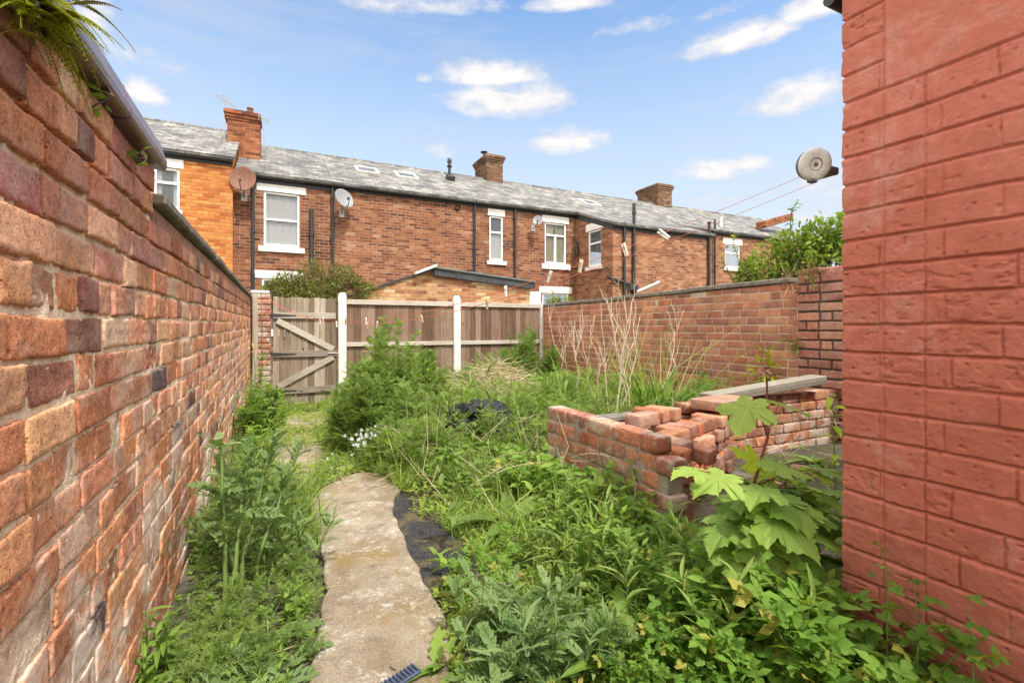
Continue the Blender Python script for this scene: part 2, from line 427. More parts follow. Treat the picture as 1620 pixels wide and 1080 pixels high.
M['chimney_brick'] = brick_tex_mat('chimney_brick', [(0, (.08, .045, .03)), (.5, (.16, .085, .05)), (1, (.25, .15, .09))], (.2, .16, .12), grime=.6, light=.15)
M['chimney_red'] = brick_tex_mat('chimney_red_brick', [(0, (.12, .04, .025)), (.5, (.26, .085, .04)), (1, (.33, .135, .06))], (.24, .16, .11), grime=.5, light=.1)
M['slate'] = slate_mat('roof_slate', .5, .52)
M['slate_hi'] = slate_mat('roof_slate_orange_house', .55, .62)
M['slate_low'] = slate_mat('roof_slate_wing', .31, .4)

# red painted wall
def paint_mat():
    m, nt, b, o = new_mat('red_masonry_paint'); g = G(nt); p = g.pos(); x, y, z = g.sep(p)
    c = g.mix(g.map(g.noise(p, 3, 5, .65), .3, .7), (.43, .13, .085, 1), (.50, .175, .125, 1))
    c = g.mix(.55, c, g.ramp(g.noise(p, 26, 6, .7), [(.3, .72), (.7, 1.18)]), 'MULTIPLY')
    w = g.noise(p, 2.3, 7, .78, .6)
    f = g.math('MULTIPLY', g.map(w, .56, .70), .42)
    c = g.mix(f, c, (.60, .42, .36, 1))
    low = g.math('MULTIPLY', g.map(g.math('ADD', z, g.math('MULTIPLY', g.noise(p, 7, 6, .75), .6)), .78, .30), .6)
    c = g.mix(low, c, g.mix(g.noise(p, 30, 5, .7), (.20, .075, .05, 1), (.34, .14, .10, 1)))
    ch = g.math('MULTIPLY', g.map(g.noise(p, 22, 6, .75), .66, .70), g.map(g.noise(p, 3.7, 4, .6), .48, .58))
    c = g.mix(g.math('MULTIPLY', ch, .85), c, (.30, .17, .12, 1))
    g.put(b.inputs['Base Color'], c); b.inputs['Roughness'].default_value = .78; b.inputs['Specular IOR Level'].default_value = .18
    n = g.math('ADD', g.noise(p, 120, 5, .65), g.math('MULTIPLY', g.noise(p, 420, 3, .6), .35))
    g.put(b.inputs['Normal'], g.bump(n, .55, .0035))
    return m
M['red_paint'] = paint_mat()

# ================================================================== modelled brickwork
def brick_patch(mb, O, du, dn, L, h, prot, tone, nu=1, nv=1, r=.006, rough=.002, seed=0, rng=None, mat=0, depth=.02):
    O, du, dn = np.array(O, float), np.array(du, float), np.array(dn, float); dz = np.array([0, 0, 1.0])
    def lin(Ln, k):
        e = min(r, Ln * .3)
        mid = np.linspace(e, Ln - e, k + 2)
        return np.concatenate([[0, 0, e * .3], mid, [Ln - e * .3, Ln, Ln]])
    us, vs = lin(L, nu), lin(h, nv)
    U, W = np.meshgrid(us, vs, indexing='ij')
    de = np.minimum(np.minimum(U, L - U), np.minimum(W, h - W))
    t = np.clip(de / r, 0, 1)
    D = prot - r * .8 * (1 - np.sqrt(1 - (1 - t) ** 2))
    skirt = np.zeros_like(D, bool); skirt[0] = skirt[-1] = True; skirt[:, 0] = skirt[:, -1] = True
    j = rng.normal(0, .0018, (4, 2)); fu, fv = U / L, W / h
    ju = (1 - fu) * (1 - fv) * j[0, 0] + fu * (1 - fv) * j[1, 0] + (1 - fu) * fv * j[2, 0] + fu * fv * j[3, 0]
    jv = (1 - fu) * (1 - fv) * j[0, 1] + fu * (1 - fv) * j[1, 1] + (1 - fu) * fv * j[2, 1] + fu * fv * j[3, 1]
    P = O + (U + ju)[..., None] * du + (W + jv)[..., None] * dz
    if nu > 1:
        n = fbm(P * 22, 3, seed); n2 = vnoise(P * 75, seed + 5)
        n3 = fbm(P * 40, 3, seed + 21)
        D = D + rough * (.25 * n + .5 * n2 + .35 * n3) - rough * 5 * np.clip(n3 - .30 + .20 * (1 - t), 0, .6) * (.35 + .65 * (1 - t))
        P = P + (fbm(P * 60, 3, seed + 9) * .0042 * (1 - t))[..., None] * du + (fbm(P * 52, 3, seed + 13) * .0042 * (1 - t))[..., None] * dz
    tl = rng.normal(0, .0014, 2)
    D = D + tl[0] * (fu - .5) + tl[1] * (fv - .5)
    D = np.where(skirt, -depth, D)
    P = P + D[..., None] * dn
    a, b = U.shape
    i = np.arange(a - 1)[:, None] * b; k = np.arange(b - 1)[None, :]
    F = np.stack([i + k, i + b + k, i + b + k + 1, i + k + 1], -1).reshape(-1, 4)
    if np.dot(np.cross(du, dz), dn) < 0: F = F[:, ::-1]
    mb.add(P.reshape(-1, 3), F, tone=tone, mat=mat, smooth=True)

# cube template for free standing bricks
def _cube_tmpl(levels):
    n = len(levels); V = []; F = []
    A, B = np.meshgrid(levels, levels, indexing='ij')
    for ax in range(3):
        for sg in (-1, 1):
            P = np.zeros((n, n, 3)); o = [q for q in range(3) if q != ax]
            P[..., ax] = sg; P[..., o[0]] = A; P[..., o[1]] = B
            base = len(V) * n * n; V.append(P.reshape(-1, 3))
            i = np.arange(n - 1)[:, None] * n; k = np.arange(n - 1)[None, :]
            f = np.stack([i + k, i + n + k, i + n + k + 1, i + k + 1], -1).reshape(-1, 4)
            if (sg > 0) != (ax != 1): f = f[:, ::-1]
            F.append(f + base)
    return np.concatenate(V), np.concatenate(F)
CUBE_V, CUBE_F = _cube_tmpl(np.array([-1, -.88, -.5, 0, .5, .88, 1]))
def rough_brick(mb, c, a, b, d, tone, seed=0, r=.008, rough=.003, mat=0):
    c, a, b, d = [np.array(q, float) for q in (c, a, b, d)]
    hl = np.array([np.linalg.norm(q) for q in (a, b, d)])
    R = np.stack([a / hl[0], b / hl[1], d / hl[2]])
    P = CUBE_V * hl
    q = np.clip(P, -(hl - r), hl - r); dl = P - q
    dd = np.linalg.norm(dl, axis=1, keepdims=True); P = q + r * dl / np.maximum(dd, 1e-9) * np.minimum(dd / r, 1)
    edge = (dd[:, 0] > r * 1.01)
    Wd = c + P @ R
    S = Wd + seed * 3.17
    n = fbm(S * 18, 3, seed); n2 = fbm(S * 50, 2, seed + 3)
    out = P / (np.linalg.norm(P, axis=1, keepdims=True) + 1e-9)
    disp = rough * (n * 1.5 + n2 * .8) - edge * rough * 3.5 * np.clip(n2 + .1, 0, 1)
    Wd = Wd + (disp[:, None] * out) @ R
    mb.add(Wd, CUBE_F, tone=tone, mat=mat, smooth=True)

PAL_W = np.array([(.56, .24, .125), (.60, .285, .155), (.51, .20, .105), (.60, .32, .19), (.49, .205, .12), (.55, .27, .17), (.43, .19, .13), (.28, .13, .10), (.13, .09, .09), (.58, .38, .25)])
PAL_TOP = np.array([(.43, .17, .11), (.38, .16, .115), (.46, .19, .11), (.36, .165, .13), (.28, .15, .14), (.48, .21, .12), (.40, .20, .14)])
def tone_pick(rng, pal, w=None, var=.12):
    return np.clip(pal[rng.choice(len(pal), p=w)] * (1 + rng.normal(0, var)) * (1 + rng.normal(0, .03, 3)), .02, .7)

# ------------------------------------------------------------------ left wall
def build_left_wall():
    rng = np.random.default_rng(4)
    root = thing('brick_wall', (-.46, 3.5, 0), 'long tall red brick garden wall running from the camera to the gate, patched with white salts', 'wall')
    mb = MB(); X0 = -.35
    w = np.array([.2, .2, .14, .12, .09, .09, .05, .04, .03, .04]); w /= w.sum()
    rise = lambda y, z: z + max(0, z / 1.45) * .0082 * (y - 1.9) if y > 1.9 else z
    rows = [1.05 + .08 * k for k in range(-17, 6)]
    for k, zb in enumerate(rows):
        hrow = .08
        ymax = 8.32 if zb < 1.36 else 1.88
        header_row = (k % 4 == 1)
        y = -1.1 + (rng.random() * .2)
        while y < ymax - .03:
            L = (.105 if (header_row or rng.random() < .30) else .215) * (1 + rng.normal(0, .03))
            L = min(L, ymax - y)
            jt = .008 + rng.random() * .005
            if L > .03:
                top = zb > 1.20
                pal = PAL_TOP if (zb > 1.20 and rng.random() < .6) or (zb > 1.05 and rng.random() < .15) else PAL_W
                tone = tone_pick(rng, pal, None if pal is PAL_TOP else w)
                near = y < 2.3 and y > .15
                mid = y < 4.2 and y > .15
                zc = rise(y + L / 2, zb) + rng.normal(0, .002)
                jv = .010 + (.004 if top else 0)
                hh = rise(y + L / 2, zb + hrow) - rise(y + L / 2, zb) - jv
                wear = rng.random() < .08
                brick_patch(mb, (X0, y, zc), (0, 1, 0), (1, 0, 0), L - jt, hh, rng.normal(0, .0018) - (.003 if wear else 0), tone,
                            nu=(max(3, int(L / .010)) if near else 5 if mid else 1), nv=(8 if near else 3 if mid else 1), r=.0042 if near else .005,
                            rough=.0042 if wear else .0022, seed=int(k * 100 + y * 7), rng=rng)
            y += L
    # mortar behind the bricks: deeper and open in the upper courses
    ys = np.concatenate([np.linspace(-1.1, 2.6, 420), np.linspace(2.62, 8.32, 300)]); zs = np.linspace(-.28, 1.37, 150)
    Y, Z = np.meshgrid(ys, zs, indexing='ij')
    P = np.stack([np.full_like(Y, X0), Y, Z], -1)
    dep = -.0048 - .012 * np.clip((Z - .98) / .40, 0, 1)
    P[..., 0] += dep + .0055 * fbm(P * 24, 4, 3) + .004 * fbm(P * 90, 2, 8)
    P[..., 2] += np.where(Y > 1.9, np.maximum(0, Z / 1.45) * .0082 * (Y - 1.9), 0)
    a, b = Y.shape; i = np.arange(a - 1)[:, None] * b; k = np.arange(b - 1)[None, :]
    F = np.stack([i + k, i + b + k, i + b + k + 1, i + k + 1], -1).reshape(-1, 4)
    mb.add(P.reshape(-1, 3), F, mat=1, smooth=True)
    mb.box(-.58, X0 - .03, -1.1, 1.885, 1.3, 1.527, mat=1)          # core of the taller stretch
    mb.box(-.58, X0 - .035, -1.1, 8.32, -.3, 1.36, mat=1)
    # front mortar of the taller stretch
    mb.box(X0 - .045, X0 - .016, -1.1, 1.872, 1.362, 1.53, mat=1)
    mb.build('brickwork', [M['wall_brick'], M['wall_mortar']], root)
    # taller coping: bevelled blue coping bricks
    def coping(y0, y1):
        c = MB(); j = rng.normal(0, .003)
        prof = [(-.60, 1.53), (-.60, 1.56), (-.55, 1.62), (-.465, 1.632), (-.365, 1.625), (-.349, 1.617), (-.334, 1.607), (-.322, 1.566), (-.318, 1.556), (-.318, 1.538), (-.322, 1.530), (-.330, 1.527)]
        c.extrude([(x, y0, z + j) for x, z in prof], (0, y1 - y0, 0))
        return c.build('coping_block', M['coping'], root)
    y = -1.1
    for y1 in (-.4, .12, .62, 1.05, 1.46, 1.893):
        coping(y + .006, y1 - .006); y = y1
    m = MB()
    for yj in (.62, 1.05, 1.46): m.obox((-.45, yj, 1.570), (.118, 0, 0), (0, .0065, 0), (0, 0, .038), bev=.004)
    m.build('coping_joint', M['cap'], root)
    c = MB()
    y = 1.9
    while y < 8.3:
        L = min(rng.uniform(.35, .6), 8.32 - y); zb = rise(y + L / 2, 1.412) + rng.normal(0, .003)
        s = .0082
        c.obox((-.460 + rng.normal(0, .004), y + L / 2, zb + .022), (.132, 0, 0), (0, L / 2 - .003, s * L / 2), (0, 0, .019), bev=.008)
        y += L
    c.build('lower_coping', M['cap'], root)
    c = MB(); c.obox((-.4645, 5.1, 1.401), (.108, 0, 0), (0, 3.2, .026), (0, 0, .028)); c.T = [np.tile((.33, .17, .12), (6, 1))]; c.build('coping_bed', M['pier_brick'], root)
    return root
build_left_wall()

# ------------------------------------------------------------------ right wall and its old pier
def plain_brick_run(mb, rng, O, du, dn, L, z0, z1, rh, bl, pal, joint=.01, r=.006, rough=.002, topf=None, nu=1, nv=1, prot=.003, header=.15, skip=0):
    """courses of separate bricks along du, clipped by a sloping top"""
    O = np.array(O, float); du = np.array(du, float); k = 0; z = z0
    while z < z1 - .02:
        s = -(bl / 2 if k % 2 else 0) + rng.normal(0, .01)
        while s < L - .012:
            w = bl * (.5 if rng.random() < header else 1) * (1 + rng.normal(0, .02))
            a, e = max(s, 0), min(s + w, L)
            top = topf((a + e) / 2) if topf else z1
            if e - a > .03 and z + .03 < top and rng.random() >= skip:
                h = min(rh, top - z) - joint
                if h > .015:
                    brick_patch(mb, O + du * (a + joint / 2) + np.array([0, 0, z + joint / 2 + rng.normal(0, .0012)]), du, dn, e - a - joint, h, prot + rng.normal(0, .0018),
                                tone_pick(rng, pal), nu=nu, nv=nv, r=r, rough=rough, seed=k * 31 + int(s * 50), rng=rng)
            s += w
        z += rh; k += 1
PAL_E = np.array([(.40, .165, .09), (.42, .18, .10), (.38, .155, .09), (.39, .17, .105), (.37, .145, .085), (.34, .14, .095), (.44, .20, .11), (.31, .135, .095)])
PAL_P = np.array([(.37, .14, .095), (.42, .17, .105), (.34, .15, .11), (.45, .21, .135), (.31, .12, .095), (.38, .18, .135)])
def build_right_wall():
    rng = np.random.default_rng(9)
    root = thing('garden_wall', (4.78, 5.6, -.1), 'red brick boundary wall with a thin concrete cap, behind the dead stalks', 'wall')
    mb = MB(); Y1 = 8.30
    topf = lambda s: 1.44 - .0117 * ((Y1 - s) - 8.2) - .035
    plain_brick_run(mb, rng, (4.67, Y1, 0), (0, -1, 0), (-1, 0, 0), Y1 - 3.05, -.45, 1.5, .0875, .235, PAL_E, joint=.012, topf=topf, r=.003)
    mb.prism([(4.6715, 3.05), (4.9, 3.05), (4.9, Y1), (4.6715, Y1)], -.5, [1.46, 1.46, 1.40, 1.40], mat=1)
    mb.build('brickwork', [M['east_brick'], M['east_mortar']], root)
    c = MB(); y = 3.12
    while y < Y1 - .05:
        L = min(rng.uniform(.5, .8), Y1 - y); z = 1.44 - .0117 * (y + L / 2 - 8.2)
        c.obox((4.785, y + L / 2, z - .008 + rng.normal(0, .003)), (.148 + rng.normal(0, .004), 0, 0), (0, L / 2 - .002, -.0117 * L / 2), (0, 0, .026), bev=.008)
        y += L
    c.build('coping', M['cap'], root)
    # older pier
    root = thing('brick_pier', (4.78, 2.0, 0), 'older rough brick pier with deep dark joints, next to the red painted outhouse', 'wall')
    mb = MB()
    plain_brick_run(mb, rng, (4.665, 3.06, 0), (0, -1, 0), (-1, 0, 0), 2.1, -.2, 1.54, .091, .225, PAL_P, joint=.017, r=.008, rough=.005, nu=6, nv=4, prot=.006, header=.3, skip=.004)
    mb.box(4.678, 4.92, .96, 3.045, -.2, 1.515, mat=1)
    for k in range(9):                  # loose bricks on top
        L = .21; y = 2.95 - k * .225
        rough_brick(mb, (4.77 + rng.normal(0, .008), y, 1.552 + rng.normal(0, .004)), (.1, 0, 0), (0, L / 2, rng.normal(0, .003)), (0, 0, .036), tone_pick(rng, PAL_P), seed=k)
    for k in range(16):                 # ragged end of the pier
        rough_brick(mb, (4.74, 3.07 + (k % 2) * .03, -.1 + k * .091 + .045), (.07 + rng.normal(0, .004), 0, 0), (0, .045, 0), (0, 0, .039), tone_pick(rng, PAL_P), seed=40 + k)
    mb.build('brickwork', [M['pier_brick'], M['dark_mortar']], root)
build_right_wall()

# ------------------------------------------------------------------ red painted outhouse
def build_outhouse():
    root = thing('outhouse', (2.6, -.2, 0), 'brick outhouse painted brick red, its corner filling the right of the view', 'outbuilding')
    X0 = 1.50; YC = .838
    ys = np.arange(YC, -.10, -.0028); zs = np.arange(-.12, 1.985, .0028)
    Y, Z = np.meshgrid(ys, zs, indexing='ij')
    P = np.stack([np.full_like(Y, X0), Y, Z], -1)
    wy = .0035 * fbm(P * 14, 3, 1); wz = .0045 * fbm(P * np.array([1, 7, 14]), 3, 2)
    y = Y + wy; z = Z + wz
    rh = .0805; row = np.floor((z + .02) / rh).astype(int); fz = (z + .02) - row * rh
    pier = y > .640
    s = np.where(pier, YC + .01 - y, .640 - y)
    bl = np.where(pier, np.where(row % 2 == 0, .208, .104), .215)
    off = np.where(pier, 0, np.where(row % 2 == 0, .06, .165) + .02 * _hash(row, row * 0, row * 0, 77))
    col = np.floor((s + off) / bl).astype(int); fs = (s + off) - col * bl
    first = pier & (col == 0)
    dz = np.minimum(fz, rh - fz); ds = np.minimum(np.where(first, 1.0, fs), bl - fs)
    ds = np.where(pier, np.minimum(ds, np.abs(y - .640)), np.minimum(ds, np.abs(.640 - y)))
    d = np.minimum(dz * 1.0, ds * .9 + .0015)
    d = d + .0022 * fbm(P * 45, 3, 5)
    rb = _hash(row, col, pier.astype(int), 5)
    nb = .0020 * fbm(P * 45, 3, 5)
    tb = np.clip((fz + nb - .0024) / .0030, 0, 1); tt = np.clip((rh - fz + nb) / .0085, 0, 1) ** .8; tv = np.clip((ds * .9 + nb + .0008) / .0045, 0, 1)
    t = np.minimum(np.minimum(tb, tt), tv); t = t * t * (3 - 2 * t)
    h = .0085 * t + t * (.0012 * rb + .003 * (fz / rh - .5) * _hash(row, col, row * 0, 6) + .002 * (fs / bl - .5) * _hash(row, col, row * 0, 8))
    soft = (_hash(row, col, row * 0, 21) > .25) & pier | (_hash(row, col, row * 0, 22) > .35)   # joints half filled with paint
    h = np.where(soft & (ds < dz), np.maximum(h, .0042 + .0015 * t), h)
    n1 = fbm(P * 26, 4, 11); n2 = fbm(P * 90, 3, 12)
    h = h + .0010 * n1 + .0008 * n2
    spall = (_hash(row, col, row * 0, 31) > .55)
    cr = np.clip(fbm(P * np.array([30, 30, 62]) + 3 * vnoise(P * 9, 3)[..., None], 5, 15) - .06, 0, .16)
    h = h - np.where(spall, .034, .006) * cr * t * .6
    pit = np.clip(vnoise(P * 70, 41) - .72, 0, 1); h = h - .02 * pit * t
    # smooth lintel over the blocked doorway
    lint = (Z > 1.667) & (Y < .735)
    flat = .0100 + .0006 * n1 + .0005 * n2
    dl = np.minimum(np.abs(Z - 1.667), np.abs(Y - .735)); tl = np.clip(dl / .007, 0, 1)
    h = np.where(lint, flat * tl, h * np.clip(.4 + dl / .01, 0, 1))
    P[..., 0] -= h
    P[..., 1] += np.where(np.arange(len(ys))[:, None] == 0, .004 * fbm(P[..., :] * np.array([0, 0, 25]), 3, 19) + .004 * (t - .5), 0)
    a, b = Y.shape; i = np.arange(a - 1)[:, None] * b; k = np.arange(b - 1)[None, :]
    F = np.stack([i + k, i + k + 1, i + b + k + 1, i + b + k], -1).reshape(-1, 4)[:, ::-1]
    mb = MB(); mb.add(P.reshape(-1, 3), F[:, ::-1], smooth=True)
    e = P[0]; e2 = e.copy(); e2[:, 0] = X0 + .05; e2[:, 1] = YC - .004      # rounded return at the corner
    V = np.concatenate([e, e2]); n = len(e); q = np.arange(n - 1)
    mb.add(V, np.stack([q, q + n, q + n + 1, q + 1], -1), smooth=False)
    mb.quad((X0 + .05, YC - .004, -.12), (4.6, YC - .004, -.12), (4.6, YC - .004, 1.98), (X0 + .05, YC - .004, 1.98))
    mb.quad((X0, -.098, -.12), (X0, -2.0, -.12), (X0, -2.0, 1.98), (X0, -.098, 1.98))
    mb.quad((X0, -2.0, -.12), (4.6, -2.0, -.12), (4.6, -2.0, 1.98), (X0, -2.0, 1.98))
    mb.quad((4.6, YC - .004, -.12), (4.6, -2.0, -.12), (4.6, -2.0, 1.98), (4.6, YC - .004, 1.98))
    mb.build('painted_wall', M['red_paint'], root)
    r = MB(); r.obox((3.06, -.58, 2.03), (1.59, 0, .0), (0, 1.45, 0), (0, 0, .02), bev=.006)
    r.build('roof', M['dark_edge'], root)
    r = MB(); r.tube([(1.485, .872, 2.0), (4.6, .885, 2.0)], .02, 10); r.build('gutter', M['black'], root)
build_outhouse()

# clothes line reel on the outhouse corner
REEL = np.array([1.49, .93, 1.522])
def build_reel():
    c = REEL; K = .82
    ax = np.array([-.44, -.80, -.22]); ax /= np.linalg.norm(ax)
    root = thing('clothesline_reel', tuple(c), 'round grey retractable clothesline reel fixed to the corner of the red outhouse', 'reel')
    mb = MB()
    mb.lathe(c, ax, [(r * K, q * K) for r, q in [(.0, .031), (.020, .031), (.0235, .033), (.026, .034), (.046, .034), (.057, .031), (.060, .026), (.060, .020), (.0575, .018), (0, .018)]], 40)
    mb.build('casing', M['grey_plastic'], root)
    mb = MB(); mb.lathe(c, ax, [(r * K, q * K) for r, q in [(.0, -.008), (.050, -.008), (.056, -.003), (.056, .018), (0, .018)]], 40)
    mb.obox(c + np.array([.05, -.0, -.012]) - ax * .006, (.05, 0, 0), (0, .03, 0), (0, 0, .012), bev=.004)
    mb.obox(c + np.array([0, 0, -.049]) + ax * .004, (.013, 0, 0), (0, .010, 0), (0, 0, .007), bev=.003)
    mb.build('back_plate', M['dark_plastic'], root)
    mb = MB(); mb.lathe(c, ax, [(r * K, q * K) for r, q in [(0, .034), (.007, .034), (.008, .031)]], 16); mb.lathe(c, ax, [(r * K, q * K) for r, q in [(.0235, .0335), (.0215, .0335), (.0205, .0315)]], 30)
    mb.build('hub', M['rust'], root)
build_reel()

# ------------------------------------------------------------------ gate
YF = 8.2
def board_run(mb, x0, x1, z0, z1, y, n, rng, th=.016, gap=.004, jag=.006):
    w = (x1 - x0) / n
    for i in range(n):
        a = x0 + i * w
        mb.obox((a + w / 2, y + rng.normal(0, .002), (z0 + z1) / 2 + rng.normal(0, jag)), (w / 2 - gap / 2, rng.normal(0, .001), 0), (0, th / 2, 0), (rng.normal(0, .002), 0, (z1 - z0) / 2), bev=.002,
                tone=(rng.random(), rng.random(), 0))
def build_gate():
    rng = np.random.default_rng(21)
    root = thing('garden_gate', (.42, YF, -.18), 'weathered wooden boarded gate with zigzag braces and black strap hinges', 'gate')
    x0, x1 = lateral(431.5, YF), lateral(532.5, YF)
    mb = MB(); board_run(mb, x0, x1, -.185, 1.475, YF, 11, rng); mb.build('boards', M['gate_wood'], root)
    yb = YF - .008 - .020
    def ledge(z, hh=.048):
        m = MB(); m.obox(((x0 + x1) / 2 - .005, yb, z), ((x1 - x0) / 2 - .012, 0, rng.normal(0, .003)), (0, .018, 0), (0, 0, hh), bev=.004, tone=(rng.random(), rng.random(), 0)); m.build('rail', M['rail_wood'], root)
    for z in (1.195, .60, .035): ledge(z)
    def brace(xa, za, xb, zb):
        a, b = np.array([xa, yb, za]), np.array([xb, yb, zb]); d = (b - a) / 2; L = np.linalg.norm(d); u = d / L; nrm = np.array([-u[2], 0, u[0]])
        m = MB(); m.obox((a + b) / 2, d, (0, .0165, 0), nrm * .045, bev=.004, tone=(.6 + .3 * rng.random(), rng.random(), 0)); m.build('brace', M['rail_wood'], root)
    brace(x0 + .06, 1.115, x1 - .05, .66); brace(x0 + .07, .10, x1 - .05, .54)
    for z in (1.195, .60, .035):
        m = MB(); y = yb - .022
        m.extrude([(x0 - .03, y, z - .028), (x0 + .32, y, z - .009), (x0 + .335, y, z), (x0 + .32, y, z + .009), (x0 - .03, y, z + .028)], (0, .005, 0))
        m.tube([(x0 - .03, y, z - .045), (x0 - .03, y, z + .045)], .012, 8)
        for k in (.05, .16, .27): m.lathe((x0 + k, y, z), (0, -1, 0), [(.006, 0), (.005, .003), (0, .004)], 8)
        m.build('hinge', M['iron'], root)
    m = MB(); m.obox((x1 - .06, yb - .022, .60), (.075, 0, 0), (0, .004, 0), (0, 0, .013), bev=.003); m.tube([(x1 - .14, yb - .033, .60), (x1 + .03, yb - .033, .60)], .006, 8)
    m.build('latch', M['zinc'], root)
    # posts and pier by the gate
    t = thing('gate_post', (x0 - .05, YF, -.2), 'brown timber post the gate hinges on', 'post')
    m = MB(); m.obox((x0 - .05, YF - .01, .66), (.032, 0, 0), (0, .04, 0), (0, 0, .86), bev=.005, tone=(.35, .2, 0)); m.build('post', M['post_wood'], t)
    t = thing('timber_stake', (-.285, YF - .05, -.2), 'pale grey timber stake standing against the left garden wall by the gate', 'post')
    m = MB(); m.obox((-.285, YF - .14, .64), (.036, 0, 0), (0, .03, 0), (.0, 0, .87), bev=.005, tone=(.9, .6, 0)); m.build('post', M['gate_wood'], t)
    t = thing('gate_pier', (-.2, YF, -.2), 'narrow crumbling brick pier between the stake and the gate post', 'pier')
    m = MB()
    for k in range(21):
        z = -.22 + k * .083
        for q, xw in ((0, .085), (1, .085)):
            rough_brick(m, (-.275 + q * .125 + (k % 2) * .012, YF + .02 + rng.normal(0, .006), z + .04), (.06, 0, 0), (0, .09, 0), (0, 0, .0365), tone_pick(rng, PAL_P), seed=k * 3 + q)
    m.box(-.325, -.10, YF - .05, YF + .1, -.25, 1.50, mat=1)
    m.build('brickwork', [M['planter_brick'], M['planter_mortar']], t)
    m = MB(); m.obox((-.22, YF + .02, 1.545), (.125, 0, 0), (0, .10, 0), (0, 0, .022), bev=.012); m.build('cap', M['conc_post'], t)
build_gate()

# ------------------------------------------------------------------ fence
def build_fence():
    rng = np.random.default_rng(33)
    def post(px, w, top, label, shape=True):
        x = lateral(px, YF)
        t = thing('concrete_post', (x, YF - .03, -.2), label, 'post', 'concrete fence posts')
        m = MB(); m.obox((x, YF - .03, (top - .25) / 2), (w, 0, 0), (0, .055, 0), (0, 0, (top + .25) / 2), bev=.012)
        m.obox((x, YF - .03, top + .012), (w * .93, 0, 0), (0, .05, 0), (0, 0, .028), bev=.022)
        m.build('post', M['conc_post'], t); return x
    xa = post(541, .062, 1.53, 'white concrete fence post beside the gate latch')
    xb = post(721.5, .062, 1.535, 'white concrete fence post between the two brown fence panels')
    xc = post(855, .03, 1.44, 'slim concrete post where the fence meets the right garden wall')
    for (l, r, lab) in ((xa + .065, xb - .065, 'brown boarded fence panel with grey rails, between the two white posts'), (xb + .065, xc - .03, 'brown boarded fence panel with grey rails, next to the right garden wall')):
        t = thing('fence_panel', ((l + r) / 2, YF, -.2), lab, 'fence', 'fence panels')
        m = MB(); board_run(m, l, r, -.22, 1.435, YF, 16, rng, gap=.001, jag=.004); m.build('boards', M['fence_wood'], t)
        for z, hh in ((1.425, .04), (.735, .035)):
            m = MB(); m.obox(((l + r) / 2, YF - .03, z), ((r - l) / 2, 0, 0), (0, .02, 0), (0, 0, hh), bev=.005, tone=(.85, rng.random(), 0)); m.build('rail', M['rail_wood'], t)
build_fence()

